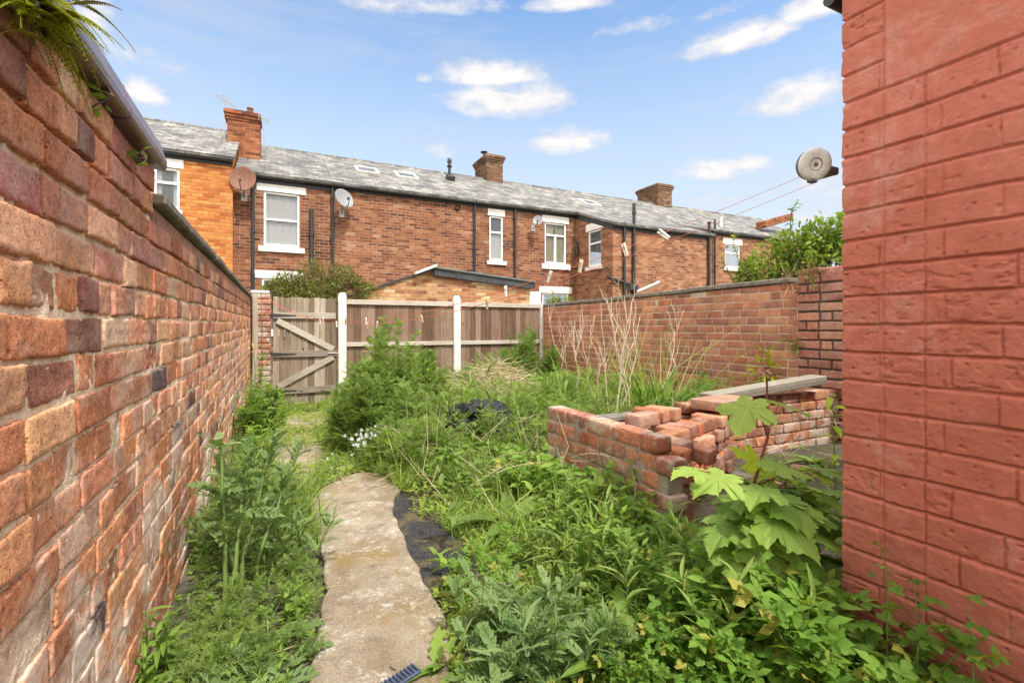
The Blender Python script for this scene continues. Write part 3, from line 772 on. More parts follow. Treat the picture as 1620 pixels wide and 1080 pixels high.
# ------------------------------------------------------------------ low planter
def build_planter():
    rng = np.random.default_rng(12)
    root = thing('brick_planter', (2.6, 2.4, 0), 'low broken brick planter wall in front of the right garden wall', 'planter')
    pal = np.array([(.44, .18, .095), (.47, .205, .11), (.39, .15, .085), (.36, .15, .10), (.48, .25, .15), (.40, .195, .125)])
    m = MB(); X = 1.655
    for k in range(7):
        z = -.085 + k * .0835
        end = 1.715 if k % 2 == 0 else 1.63
        if k == 6: end = 1.73
        y = 2.75
        first = .11 if k % 2 else .225
        while y > end + .02:
            L = min(first, y - end); first = .225
            if L > .04:
                rough_brick(m, (X + rng.normal(0, .003), y - L / 2, z + .042), (.054, 0, 0), (0, L / 2 - .005, rng.normal(0, .001)), (0, 0, .0375), tone_pick(rng, pal), seed=k * 9 + int(y * 10), r=.007, rough=.0032)
            y -= L
    m.box(X - .048, X + .048, 1.77, 2.73, -.1, .47, mat=1); m.box(X - .046, X + .046, 1.66, 1.77, -.1, .38, mat=1)
    m.build('side_wall', [M['planter_brick'], M['planter_mortar']], root)
    m = MB()
    for k in range(7):
        z = -.135 + k * .0835; x0 = 1.73 if k < 6 else 2.72
        x = x0; first = .11 if k % 2 else .225
        while x < 4.65:
            L = min(first, 4.66 - x); first = .225
            if L > .03:
                rough_brick(m, (x + L / 2, 2.70 + rng.normal(0, .003), z + .042 + (0 if k < 6 else 0)), (L / 2 - .005, 0, rng.normal(0, .001)), (0, .054, 0), (0, 0, .0375), tone_pick(rng, pal) * .85, seed=200 + k * 11 + int(x * 10), r=.007, rough=.0032)
            x += L
    m.box(1.72, 4.65, 2.66, 2.74, -.1, .355, mat=1)
    m.build('back_wall', [M['planter_brick'], M['planter_mortar']], root)
    c = MB(); zt = .385
    for (a, b) in ((1.72, 2.2), (2.205, 2.70)):
        c.obox(((a + b) / 2, 2.70, zt + .004), ((b - a) / 2, 0, 0), (0, .058, 0), (0, 0, .018), bev=.008)
    c.build('mortar_bed', M['cap'], root)
    # loose bricks
    dirv = np.array([.93, .36, 0]); dirv /= np.linalg.norm(dirv); nv = np.array([-dirv[1], dirv[0], 0])
    base = np.array([1.80, 1.93, .0]); cnt = [5, 5, 5, 4, 3]
    rownames = ['bottom', 'second', 'third', 'fourth', 'fifth', 'topmost']; ordn = ['first', 'second', 'third', 'fourth', 'fifth', 'sixth', 'seventh', 'eighth', 'ninth', 'tenth', 'eleventh', 'twelfth']
    def loose(c, a, b, d, tone, label, seed, nm='brick', cat='brick', group='loose bricks stacked in the planter'):
        m = MB(); rough_brick(m, c, a, b, d, tone, seed=seed, r=.0055, rough=.0036)
        m.build(nm, M['loose_brick'], None, label, cat, group, loc=tuple(np.array(c) - np.array(d)))
    pal2 = np.array([(.42, .165, .09), (.45, .19, .105), (.37, .15, .09), (.33, .16, .12), (.48, .235, .135), (.42, .225, .16), (.47, .165, .08)])
    rows = [(0.0, 9, 0), (.03, 9, 1), (.02, 9, 2), (.10, 8, 3), (.18, 6, 4), (.26, 3, 5)]
    for (s0, n, lv) in rows:
        s = s0
        for i in range(n):
            hd = rng.random() < .75
            wv = .112 if hd else .225
            ang = rng.normal(0, .09); ca, sa = math.cos(ang), math.sin(ang)
            u = dirv * ca + nv * sa; v = -dirv * sa + nv * ca
            dep = .11 if hd else .055
            c = base + dirv * (s + wv / 2) + nv * (dep + (.012 * lv if lv < 5 else .20) + rng.normal(0, .018)) + np.array([0, 0, .042 + lv * .081])
            loose(c, u * (wv / 2 - .004), v * dep, (0, 0, .0385), tone_pick(rng, pal2, var=.18), f'loose old brick in the {rownames[lv]} layer of the planter stack, {ordn[i]} from its left end', lv * 20 + i)
            s += wv + rng.uniform(.002, .012)
    # a second rank of bricks behind and two tumbled at the near end
    for i in range(5):
        c = np.array([1.86 + i * .25, 2.30 + i * .055, .205 + .0]); 
        loose(c, (.11, .03, 0), (-.014, .052, 0), (0, 0, .2), tone_pick(rng, pal2), f'upright brick bundle packed behind the loose stack, {ordn[i]} from the left', 150 + i) if False else None
    loose((1.80, 1.86, .37), (.05, .02, 0), (-.035, .10, 0), (0, 0, .037), tone_pick(rng, pal2), 'loose brick lying beside the broken near end of the planter wall', 301)
    loose((1.92, 1.97, .375), (.055, .01, .004), (-.02, .11, 0), (0, 0, .037), (.36, .20, .14), 'pale topped brick laid flat at the left of the stack', 302)
    loose((2.03, 1.91, .345), (.05, .02, 0), (-.04, .10, .015), (0, 0, .037), (.38, .15, .09), 'tilted brick leaning forward on the left of the stack', 303)
    loose((1.80, 1.84, .285), (.055, .0, 0), (0, .11, .0), (0, 0, .0385), tone_pick(rng, pal2), 'brick set under the one at the broken near end', 304)
    loose((1.83, 1.86, .125), (.06, .01, 0), (0, .11, .0), (0, 0, .11), (.26, .13, .09), 'block of mortared bricks at the foot of the stack', 305)
    loose((2.95, 2.50, .462), (.21, .045, 0), (-.028, .125, 0), (0, 0, .036), (.34, .20, .14), 'large flat stone slab on top of the brick stack', 306, 'stone_slab', 'slab', None)
    m = MB()
    m.prism([(1.9, 2.12), (2.2, 2.16), (2.8, 2.42), (2.9, 2.64), (1.72, 2.64), (1.72, 2.1)], -.02, .22)
    m.build('rubble_core', M['planter_mortar'], root)
    for k, (x, y, a, lab) in enumerate(((2.35, 1.72, .3, 'half brick lying on the planter floor in front of the stack'), (2.75, 1.95, 1.1, 'broken brick lump on the planter floor behind the sycamore'), (3.25, 2.1, 2.0, 'dusty brick bat on the planter floor near the back wall'), (2.0, 1.58, .8, 'brick fragment fallen by the open end of the planter'), (3.6, 1.9, .5, 'grey caked brick on the planter floor towards the pier'))):
        r3 = np.random.default_rng(400 + k); u = np.array([math.cos(a), math.sin(a), 0]); v = np.array([-u[1], u[0], 0]); m = MB()
        rough_brick(m, (x, y, .03), u * r3.uniform(.05, .08), v * r3.uniform(.04, .052), (0, 0, r3.uniform(.026, .036)), tone_pick(r3, pal2), seed=400 + k, r=.006, rough=.008)
        m.build('brick_fragment', M['loose_brick'], None, lab, 'brick', 'broken bricks on the planter floor', loc=(x, y, 0))
    # plank
    t = thing('plank', (3.8, 2.72, .5), 'long weathered grey plank lying across the planter wall', 'plank')
    m = MB()
    a, b = np.array([3.02, 2.70, .478]), np.array([4.30, 2.62, .575])
    d = (b - a) / 2; u = d / np.linalg.norm(d); sd = np.cross((0, 0, 1), u); sd /= np.linalg.norm(sd); up = np.cross(u, sd)
    m.obox((a + b) / 2, d, sd * .075, up * .020, bev=.004, tone=(.8, .3, 0))
    m.obox((a + b) / 2 + sd * -.063 - up * .034, d, sd * .011, up * .014, bev=.003, tone=(.5, .5, 0))
    m.build('board', M['plank'], t)
build_planter()

# ------------------------------------------------------------------ washing lines and pegs
POST_TOP = np.array([-.15, 8.10, 1.452])
def line_a(t):
    p = REEL + (POST_TOP - REEL) * t; p[2] = 1.5 + (1.452 - 1.5) * t - .4 * 4 * t * (1 - t); return p
def line_b(t):
    p = REEL + np.array([.02, -.01, 0]) + (POST_TOP + np.array([.03, 0, 0]) - REEL) * t; p[2] = 1.472 + (1.44 - 1.472) * t - .415 * 4 * t * (1 - t); return p
def t_of(px):
    u = (px - 810) / FPX; lo, hi = 0.0, 1.0
    for _ in range(50):
        mid = (lo + hi) / 2; p = REEL + (POST_TOP - REEL) * mid
        v = (CY * p[0] - SY * p[1]) / (SY * p[0] + CY * p[1])
        if v > u: lo = mid
        else: hi = mid
    return lo
for f, lab in ((line_a, 'upper orange washing line sagging from the reel to the gate pier'), (line_b, 'lower orange washing line sagging from the reel to the gate pier')):
    m = MB(); m.tube([f(t) for t in np.linspace(0.0, 1, 70)], [.0006 + .0014 * min(1, t * 4) for t in np.linspace(0, 1, 70)], 6)
    m.build('washing_line', M['cord'], None, lab, 'washing line', 'washing lines', loc=tuple(f(.5)))
M['peg_wood'] = simple('peg_wood', (.52, .36, .18), .7, .15, 60)
M['peg_pale'] = simple('peg_pale', (.68, .60, .47), .7, .12, 60)
M['peg_white'] = simple('peg_white', (.75, .75, .73), .4, .05, 60)
def peg(px, f, mat, label, lean=0.0):
    t = t_of(px); c = f(t); d = f(min(1, t + .01)) - f(max(0, t - .01)); d[2] = 0; d /= np.linalg.norm(d)
    ax = np.array([0, 0, 1.0]) * math.cos(lean) + d * math.sin(lean); sd = np.cross(ax, d); sd /= np.linalg.norm(sd); d2 = np.cross(sd, ax)
    root = thing('clothes_peg', tuple(c), label, 'clothes peg', 'clothes pegs on the washing lines')
    for s in (-1, 1):
        m = MB()
        top, mid, bot = c + ax * .028, c + ax * .0, c - ax * .046
        m.obox(c - ax * .008 + d2 * s * .0052, sd * .0042, d2 * .0034, ax * .031 + d2 * s * .0013, bev=.0012)
        m.build('prong', mat, root)
    m = MB(); m.tube([c - sd * .0075 + ax * .004, c + sd * .0075 + ax * .004], .0042, 8); m.build('spring', M['zinc'], root)
for px, f, mt, lab, ln in (
    (1048, line_a, 'peg_white', 'white clothes peg on the upper washing line, the one closest to the reel', .9),
    (988, line_a, 'peg_pale', 'pale clothes peg leaning on the upper washing line, in front of the black waste pipes', .35),
    (919, line_a, 'peg_pale', 'pale clothes peg hanging in front of the bay wing of the terrace', -.2),
    (870, line_a, 'peg_white', 'white clothes peg hanging under the curtained white window', -.45),
    (800, line_a, 'peg_white', 'white clothes peg hanging in front of the yellowish shed bricks', .1),
    (763, line_b, 'peg_wood', 'single wooden clothes peg in front of the fence panel beside the right wall', 0),
    (660, line_b, 'peg_wood', 'golden wooden peg tilted on the lower line in front of the brown fence', .5),
    (590, line_b, 'peg_white', 'white peg tilted near the top of the tall weeds', -.4),
    (579, line_a, 'peg_white', 'upright white peg paired with a wooden one in front of the fence', 0),
    (574, line_b, 'peg_wood', 'wooden peg touching an upright white peg in front of the fence', .1),
    (547, line_a, 'peg_wood', 'small wooden peg beside the white post near the latch', -.3),
    (526, line_b, 'peg_white', 'white peg just left of the white gate post', .4),
    (511, line_a, 'peg_white', 'white peg in the bunch in front of the top gate rail, rightmost of the bunch', -.1),
    (500, line_b, 'peg_pale', 'cream peg in the bunch in front of the top gate rail, middle of the bunch', .3),
    (487, line_a, 'peg_wood', 'wooden peg in the bunch in front of the top gate rail, leftmost of the bunch', -.3),
    (464, line_a, 'peg_wood', 'lone wooden peg above the top gate hinge', .1)):
    peg(px, f, M[mt], lab, ln)
# ================================================================== the terrace across the alley
def wall_sheet(mb, O, du, dn, L, z0, z1, openings=(), depth=.1, mat=0):
    O = np.array(O, float); du = np.array(du, float); dn = np.array(dn, float)
    ss = sorted({0, L, *[q for o in openings for q in o[:2]]}); zs = sorted({z0, z1, *[q for o in openings for q in o[2:]]})
    P = lambda s, z, d=0: O + du * s + dn * d + np.array([0, 0, z])
    flip = np.dot(np.cross(du, (0, 0, 1)), dn) < 0
    def q(*v):
        mb.quad(*(v[::-1] if flip else v), mat=mat)
    for a, b in zip(ss, ss[1:]):
        for c, d in zip(zs, zs[1:]):
            if any(o[0] <= a and b <= o[1] and o[2] <= c and d <= o[3] for o in openings): continue
            q(P(a, c), P(b, c), P(b, d), P(a, d))
    for (a, b, c, d) in openings:
        q(P(a, c, -depth), P(a, c), P(a, d), P(a, d, -depth)); q(P(b, c), P(b, c, -depth), P(b, d, -depth), P(b, d))
        q(P(a, d), P(b, d), P(b, d, -depth), P(a, d, -depth)); q(P(a, c, -depth), P(b, c, -depth), P(b, c), P(a, c))
def window(root, O, du, dn, s0, s1, z0, z1, style='casement', curtain=None, lint=.17, lint_over=.12, sill=.09, sill_over=.08, dark=False):
    O = np.array(O, float); du = np.array(du, float); dn = np.array(dn, float); Zv = np.array([0, 0, 1.0])
    P = lambda s, z, d: O + du * s + dn * d + Zv * z
    fw = .055; dp = -.06
    m = MB(); sc, zc, hw, hh = (s0 + s1) / 2, (z0 + z1) / 2, (s1 - s0) / 2, (z1 - z0) / 2
    def bar(sa, sb, za, zb, d=dp, t=.03): m.obox(P((sa + sb) / 2, (za + zb) / 2, d), du * (sb - sa) / 2, dn * t, Zv * (zb - za) / 2, bev=.006)
    e = .002
    bar(s0 + e, s0 + fw, z0 + e, z1 - e); bar(s1 - fw, s1 - e, z0 + e, z1 - e); bar(s0 + fw, s1 - fw, z0 + e, z0 + fw + .02); bar(s0 + fw, s1 - fw, z1 - fw, z1 - e)
    if style == 'sash': bar(s0 + fw, s1 - fw, zc - .025, zc + .02, dp - .005)
    if style in ('casement', 'top'):
        zt = z1 - (z1 - z0) * .36; bar(s0 + fw, s1 - fw, zt - .03, zt + .03)
    if style == 'cross':
        zt = z1 - (z1 - z0) * .3; bar(s0 + fw, s1 - fw, zt - .03, zt + .03); bar(sc - .04, sc + .04, z0 + fw, zt - .03)
    w = m.build('window', M['upvc'], root)
    g_ = MB(); g_.obox(P(sc, zc, dp - .012), du * (hw - fw * .6), dn * .003, Zv * (hh - fw * .6))
    g_.build('pane', M['glass_dark'] if dark else M['glass'], w)
    if curtain:
        c = MB(); n = 60
        for (a, b, zz0, zz1, mt) in curtain:
            ss = np.linspace(s0 + fw + (s1 - s0 - 2 * fw) * a, s0 + fw + (s1 - s0 - 2 * fw) * b, n); dd = dp + .0 - .0 + .012 * np.sin(ss * 70) + .008 * np.sin(ss * 31)
            za, zb = z0 + (z1 - z0) * zz0, z0 + (z1 - z0) * zz1
            V = np.concatenate([[P(s, za, d + .03) for s, d in zip(ss, dd)], [P(s, zb, d * .4 + .4 * dp + .03 * .4 + .01) for s, d in zip(ss, dd)]])
            q = np.arange(n - 1)
            c.add(V, np.stack([q, q + 1, q + n + 1, q + n], -1), smooth=True)
        # the cloth hangs 5 cm behind the pane's plane
        c.V = [v - dn * .085 for v in c.V]
        c.build('curtain', curtain[0][4], w)
        return w
    return w
def lintel_sill(root, O, du, dn, s0, s1, z0, z1, lint=(.12, .19), sill=(.08, .10)):
    O = np.array(O, float); du = np.array(du, float); dn = np.array(dn, float); Zv = np.array([0, 0, 1.0])
    P = lambda s, z, d: O + du * s + dn * d + Zv * z
    if lint:
        m = MB(); m.obox(P((s0 + s1) / 2, z1 + lint[1] / 2 + .003, -.03), du * ((s1 - s0) / 2 + lint[0]), dn * .045, Zv * lint[1] / 2, bev=.006); m.build('lintel', M['white'], root)
    if sill:
        m = MB(); m.obox(P((s0 + s1) / 2, z0 - sill[1] / 2 - .003, .0), du * ((s1 - s0) / 2 + sill[0]), dn * .07, Zv * sill[1] / 2, bev=.008); m.build('sill', M['white'], root)
def pipe(root, x, y, z0, z1, r=.04, mat='black', shoes=True):
    m = MB(); m.tube([(x, y, z0), (x, y, z1)], r, 10)
    for z in np.arange(z0 + .5, z1, 1.1): m.tube([(x, y, z - .04), (x, y, z + .04)], r * 1.35, 10)
    m.build('drainpipe', M[mat], root)
def roof_slab(root, x0, x1, ye, ze, yr, zr, mat, th=.07, name='roof', back=True):
    m = MB(); x0 += .002; x1 -= .002
    n = np.array([0, -(zr - ze), yr - ye]); n /= np.linalg.norm(n); o = n * th
    P = [(x0, ye, ze), (x1, ye, ze), (x1, yr, zr), (x0, yr, zr)]
    m.extrude([np.array(p) for p in P][::-1], o)
    if back:
        yb, zb = 2 * yr - ye, ze
        n2 = np.array([0, (zr - zb), (yb - yr)]); n2 /= np.linalg.norm(n2)
        m.extrude([np.array(p) for p in [(x0, yr + .002, zr), (x1, yr + .002, zr), (x1, yb, zb), (x0, yb, zb)]][::-1], n2 * th)
        for xx in np.arange(x0 + .02, x1 - .2, .455):
            xe = min(xx + .45, x1 - .01)
            m.tube([(xx, yr, zr + th * .75), (xe, yr, zr + th * .75)], .075, 8)
    return m.build(name, mat, root)
def gutter(root, x0, x1, y, z, r=.055):
    m = MB(); n = 7; th = np.linspace(math.pi, 2 * math.pi, n)
    prof = [(y + r * math.cos(t), z + r * math.sin(t)) for t in th] + [(y + r * .85 * math.cos(t), z + r * .85 * math.sin(t) + .003) for t in th[::-1]]
    m.extrude([(x0 + .002, a, b) for a, b in prof], (x1 - x0 - .004, 0, 0))
    m.build('gutter', M['black'], root)
def fascia(root, x0, x1, y, z0, z1):
    m = MB(); m.obox(((x0 + x1) / 2, y, (z0 + z1) / 2), ((x1 - x0) / 2 - .002, 0, 0), (0, .012, 0), (0, 0, (z1 - z0) / 2), bev=.003); m.build('fascia', M['dark_edge'], root)
def chimney(root, x0, x1, y0, y1, z0, z1, mat, pots=((.3, .15, .12),), step=0):
    m = MB(); m.box(x0, x1, y0, y1, z0, z1 - .28)
    if step: m.box(x0 + step, x1 + .06, y0 - .06, y1 + .05, z0, z1 - .33)
    for k, (e, a, b) in enumerate(((.025, .28, .21), (.055, .207, .13), (.085, .127, .05), (.04, .047, 0))):
        m.box(x0 - e, x1 + e, y0 - e, y1 + e, z1 - a, z1 - b - .002)
    c = m.build('chimney', mat, root)
    for fx, r, hh in pots:
        p = MB(); cx = x0 + (x1 - x0) * fx; cy = (y0 + y1) / 2
        p.lathe((cx, cy, z1 - .02), (0, 0, 1), [(0, 0), (r * 1.1, 0), (r, hh * .2), (r * .85, hh * .85), (r, hh * .88), (r, hh), (r * .75, hh), (r * .7, hh * .5)], 14)
        p.build('chimney_pot', M['pot'], c)
    f = MB(); f.box(x0 - .03, x1 + .03, y0 - .04, y0 - .005, z0, z0 + .16); f.build('flashing', M['lead'], c)
    return c
def skylight(roof, px, Yc, ye, ze, tan, w=.62, L=.75):
    x = lateral(px, Yc); u = np.array([0, 1, tan]); u /= np.linalg.norm(u); n = np.array([0, -tan, 1]); n /= np.linalg.norm(n)
    c = np.array([x, Yc, ze + (Yc - ye) * tan]) + n * .10
    m = MB()
    for s in (-1, 1):
        m.obox(c + np.array([s * w / 2, 0, 0]), (.045, 0, 0), u * L / 2, n * .045, bev=.008); m.obox(c + u * s * (L / 2 - .04), (w / 2 - .046, 0, 0), u * .04, n * .044, bev=.008)
    sk = m.build('skylight', M['lead'], roof)
    g_ = MB(); g_.obox(c + n * .02, (w / 2 - .046, 0, 0), u * (L / 2 - .085), n * .006); g_.build('pane', M['glass'], sk)
YT = 14.0; EZ = H + 3.93; TAN = .5; RY = YT + 3.2; RZ = EZ + .12 + 3.3 * TAN - .05
EY = YT - .12; EZR = EZ - .05            # lower edge of the slates
TANR = (RZ - EZR) / (RY - EY)
X_A, X_B, X_C, X_D, X_E = lateral(368, YT), lateral(524, YT), lateral(752, YT), lateral(911, YT), lateral(1125, YT)
F_, N_ = (1, 0, 0), (0, -1, 0)
GZ = -.35
def openings(O, lst): return [(a - O, b - O, c, d) for a, b, c, d in lst]
def wz(px, py, Y): x = lateral(px, Y); return height(x, Y, py)
def build_terrace():
    rng = np.random.default_rng(5)
    # ---- orange house
    YO = 13.7; xo0, xo1 = lateral(150, YO), lateral(368, YO)
    ez = wz(368, 253, YO)
    h = thing('terraced_house', (xo1 - 2, YO, GZ), 'bright orange brick terraced house at the left end, with a slate roof', 'house', 'terraced houses behind the alley')
    a, b = lateral(243, YO), lateral(284, YO); z0, z1 = wz(265, 331, YO), wz(265, 265, YO)
    m = MB(); wall_sheet(m, (xo0, YO, 0), F_, N_, xo1 - xo0, GZ, ez, [(a - xo0, b - xo0, z0, z1)])
    ry, rz = YO + 2.9, ez + 2.9 * .55
    m.add([(xo1, YO, GZ), (xo1, 2 * ry - YO, GZ), (xo1, 2 * ry - YO, ez), (xo1, ry, rz), (xo1, YO, ez)], [[0, 1, 2, 3, 4]])
    m.build('wall', M['house_orange'], h)
    window(h, (0, YO, 0), F_, N_, a, b, z0, z1, 'casement', [(0, .22, .05, .95, M['curtain']), (.8, 1, .05, .95, M['curtain'])]); lintel_sill(h, (0, YO, 0), F_, N_, a, b, z0, z1, (.08, .22), (.06, .1))
    roof_slab(h, xo0, xo1 + .05, YO - .12, ez - .03, ry, rz + .02, M['slate_hi'])
    fascia(h, xo0, xo1, YO - .014, ez - .17, ez - .012); gutter(h, xo0, xo1, YO - .085, ez - .05)
    xa = lateral(361, 15.6)
    chimney(h, xa, xa + .75, 15.3, 16.0, ez + .3, H + 6.0, M['chimney_red'], ((.72, .09, .28),), step=.36)
    t = thing('television_aerial', (xa - .05, 15.3, H + 4.4), 'thin tv aerial on a pole strapped to the orange chimney', 'aerial')
    m = MB(); m.tube([(xa - .07, 15.27, H + 4.6), (xa - .07, 15.27, H + 6.35)], .016, 6); m.build('mast', M['zinc'], t)
    m = MB(); m.tube([(xa - .25, 15.2, H + 6.28), (xa + .2, 15.35, H + 6.1)], .012, 5)
    for k in range(6):
        c = np.array([xa - .25 + .075 * k, 15.2 + .025 * k, H + 6.28 - .03 * k]); m.tube([c - (0, .0, .12), c + (0, .0, .12)], .008, 4)
    m.build('elements', M['zinc'], t)
    t = thing('television_aerial', (xa + .7, 15.3, H + 4.6), 'small tv aerial on the side of the orange chimney by its pot', 'aerial')
    m = MB(); m.tube([(xa + .9, 15.25, H + 5.0), (xa + .9, 15.25, H + 5.95)], .016, 6); m.build('mast', M['zinc'], t)
    m = MB(); m.tube([(xa + .75, 15.2, H + 5.9), (xa + 1.05, 15.3, H + 5.8)], .012, 5)
    for k in range(5):
        c = np.array([xa + .77 + .06 * k, 15.2 + .02 * k, H + 5.89 - .02 * k]); m.tube([c - (0, 0, .1), c + (0, 0, .1)], .008, 4)
    m.build('elements', M['zinc'], t)
    # ---- house with the sash window
    def body(h, x0, x1, ops, mat, sides=(False, False)):
        m = MB(); wall_sheet(m, (x0, YT, 0), F_, N_, x1 - x0, GZ, EZ, openings(x0, ops))
        m2 = MB(); m2.quad((x1, 2 * RY - YT, GZ), (x0, 2 * RY - YT, GZ), (x0, 2 * RY - YT, EZ), (x1, 2 * RY - YT, EZ)); m2.build('rear_wall', mat, h)
        if sides[1]: m.add([(x1, YT, GZ), (x1, 2 * RY - YT, GZ), (x1, 2 * RY - YT, EZ), (x1, RY, RZ - .03), (x1, YT, EZ)], [[0, 1, 2, 3, 4]])
        m.build('wall', mat, h)
    h = thing('terraced_house', ((X_A + X_B) / 2, YT, GZ), 'brown brick terraced house with a white sash window and lace curtain', 'house', 'terraced houses behind the alley')
    a, b = lateral(417, YT), lateral(474, YT); z0, z1 = wz(445, 391, YT), wz(445, 305, YT)
    ga, gb = lateral(414, YT), lateral(470, YT); gz1 = wz(440, 441, YT)
    body(h, X_A, X_B, [(a, b, z0, z1), (ga, gb, gz1 - 1.4, gz1)], M['house_brown'])
    window(h, (0, YT, 0), F_, N_, a, b, z0, z1, 'sash', [(0, 1, .04, .96, M['curtain'])])
    lintel_sill(h, (0, YT, 0), F_, N_, a, b, z0, z1, (.16, .24), (.12, .14))
    window(h, (0, YT, 0), F_, N_, ga, gb, gz1 - 1.4, gz1, 'sash'); lintel_sill(h, (0, YT, 0), F_, N_, ga, gb, gz1 - 1.4, gz1, (.17, .2), (.1, .1))
    roof_slab(h, X_A + .055, X_B, EY, EZR, RY, RZ, M['slate']); fascia(h, X_A, X_B, YT - .014, EZ - .22, EZ - .02); gutter(h, X_A, X_B, EY + .01, EZ - .07)
    pipe(h, lateral(400, YT - .06), YT - .06, GZ, EZ - .1); pipe(h, lateral(493, YT - .06), YT - .06, 1.9, wz(493, 332, YT), .055)
    # ---- long blank house
    h = thing('terraced_house', ((X_B + X_C) / 2, YT, GZ), 'brown brick terraced house with a long blank wall and two roof windows', 'house', 'terraced houses behind the alley')
    body(h, X_B, X_C, [], M['house_brown'])
    rf = roof_slab(h, X_B, X_C, EY, EZR, RY, RZ, M['slate']); fascia(h, X_B, X_C, YT - .014, EZ - .17, EZ - .02); gutter(h, X_B, X_C, EY + .01, EZ - .07)
    skylight(rf, 580, 15.7, EY, EZR, TANR); skylight(rf, 642, 15.7, EY, EZR, TANR)
    pipe(h, lateral(526, YT - .06), YT - .06, GZ, EZ - .1); pipe(h, lateral(751, YT - .06), YT - .06, GZ, EZ - .1)
    m = MB(); c = (lateral(724, YT - .001), YT, wz(724, 329, YT)); m.lathe((c[0], YT - .05, c[2]), (0, 1, 0), [(.075, 0), (.085, .0), (.085, .07), (.07, .07), (.065, .0)], 14); m.build('vent', M['black'], h)
    xs = lateral(711, 16.2); zs = EZR + (16.2 - EY) * TANR
    m = MB(); m.tube([(xs, 16.2, zs), (xs, 16.2, zs + .75)], .05, 10); m.lathe((xs, 16.2, zs + .5), (0, 0, 1), [(.05, 0), (.10, .03), (.05, .1), (.085, .2), (.07, .3), (.02, .34)], 12); m.build('flue', M['black'], rf)
    m = MB(); m.obox((xs, 16.1, zs + .1), (.13, 0, 0), (0, .14, .07), (0, -.04, .09), bev=.01); m.build('flashing', M['dark_edge'], rf)
    # ---- house with slim window and curtained window
    h = thing('terraced_house', ((X_C + X_D) / 2, YT, GZ), 'brown brick terraced house with a slim window and a gold curtained window', 'house', 'terraced houses behind the alley')
    w1 = (lateral(774.5, YT), lateral(796, YT), wz(785, 413, YT), wz(785, 342, YT))
    w2 = (lateral(862, YT), lateral(896, YT), wz(879, 418, YT), wz(879, 353, YT))
    w3 = (lateral(858, YT), lateral(900, YT), wz(879, 463, YT) - 1.3, wz(879, 464, YT))
    body(h, X_C, X_D, [w1, w2, w3], M['house_brown'])
    window(h, (0, YT, 0), F_, N_, *w1, 'top', [(0, 1, .04, .62, M['curtain'])]); lintel_sill(h, (0, YT, 0), F_, N_, *w1, (.06, .3), (.1, .12))
    window(h, (0, YT, 0), F_, N_, *w2, 'cross', [(0, .46, .05, .95, M['curtain_gold']), (.54, 1, .05, .95, M['curtain_gold'])]); lintel_sill(h, (0, YT, 0), F_, N_, *w2, (.1, .26), (.13, .18))
    window(h, (0, YT, 0), F_, N_, *w3, 'top', dark=True); lintel_sill(h, (0, YT, 0), F_, N_, *w3, (.12, .22), (.1, .1))
    rf = roof_slab(h, X_C, X_D, EY, EZR, RY, RZ, M['slate']); fascia(h, X_C, X_D - .02, YT - .014, EZ - .18, EZ - .02); gutter(h, X_C, X_D, EY + .01, EZ - .07)
    pipe(h, lateral(815, YT - .06), YT - .06, GZ, EZ - .1)
    xb = lateral(770, 16.9)
    chimney(h, xb, xb + .68, 16.9, 18.1, RZ - .5, H + 6.62, M['chimney_brick'], ((.2, .10, .05), (.75, .12, .12)))
    m = MB(); cx, cy = xb + .1, 17.4; m.tube([(cx, cy, H + 6.55), (cx, cy, H + 6.84)], .05, 8); m.lathe((cx, cy, H + 6.85), (0, 0, 1), [(0, .03), (.14, .0), (.14, -.02), (0, -.0)], 14); m.build('cowl', M['iron'], h)
    # ---- the projecting wing
    YW = 11.96; xw1 = lateral(1125, YW); WZ = wz(1000, 360, YW) + .0
    EZW = wz(969, 354, YW)
    h = thing('terraced_house', ((X_D + xw1) / 2, YW, GZ), 'house wing of lighter red brick projecting from the terrace, with black waste pipes', 'house', 'terraced houses behind the alley')
    m = MB(); wall_sheet(m, (X_D, YW, 0), F_, N_, xw1 - X_D, GZ, EZW)
    s0, s1 = along(951, X_D), along(930, X_D); sz0, sz1 = height(X_D, (s0 + s1) / 2, 421), height(X_D, (s0 + s1) / 2, 360)
    # side wall with sloping top: sheet below the eave and a wedge above
    wall_sheet(m, (X_D, YT, 0), (0, -1, 0), (-1, 0, 0), YT - YW, GZ, EZW, [(YT - s1, YT - s0, sz0, min(sz1, EZW - .02))])
    m.add([(X_D, YT, EZW), (X_D, YW, EZW), (X_D, YT, EZ)], [[0, 1, 2]])
    m.add([(xw1, YT, EZW), (xw1, YW, EZW), (xw1, YT, EZ)], [[2, 1, 0]])
    m.quad((xw1, YW, GZ), (xw1, YT, GZ), (xw1, YT, EZW), (xw1, YW, EZW))
    m.build('wall', M['house_wing'], h)
    window(h, (X_D, YT, 0), (0, -1, 0), (-1, 0, 0), YT - s1, YT - s0, sz0, min(sz1, EZW - .02), 'top')
    lintel_sill(h, (X_D, YT, 0), (0, -1, 0), (-1, 0, 0), YT - s1, YT - s0, sz0, min(sz1, EZW - .02), (.1, .24), (.08, .12))
    tw = (EZR - (EZW - .04)) / (EY - (YW - .1))
    roof_slab(h, X_D - .06, xw1 + .06, YW - .1, EZW - .03, EY - .004, EZR + .015, M['slate_low'], back=False)
    rf = roof_slab(h, X_D, X_E + 0, EY, EZR, RY, RZ, M['slate'], name='main_roof')
    fascia(h, X_D, xw1, YW - .014, EZW - .17, EZW - .01); gutter(h, X_D - .06, xw1 + .06, YW - .09, EZW - .05)
    m = MB(); y0, y1 = YW - .06, YT; zz0, zz1 = EZW - .02, EZ - .02
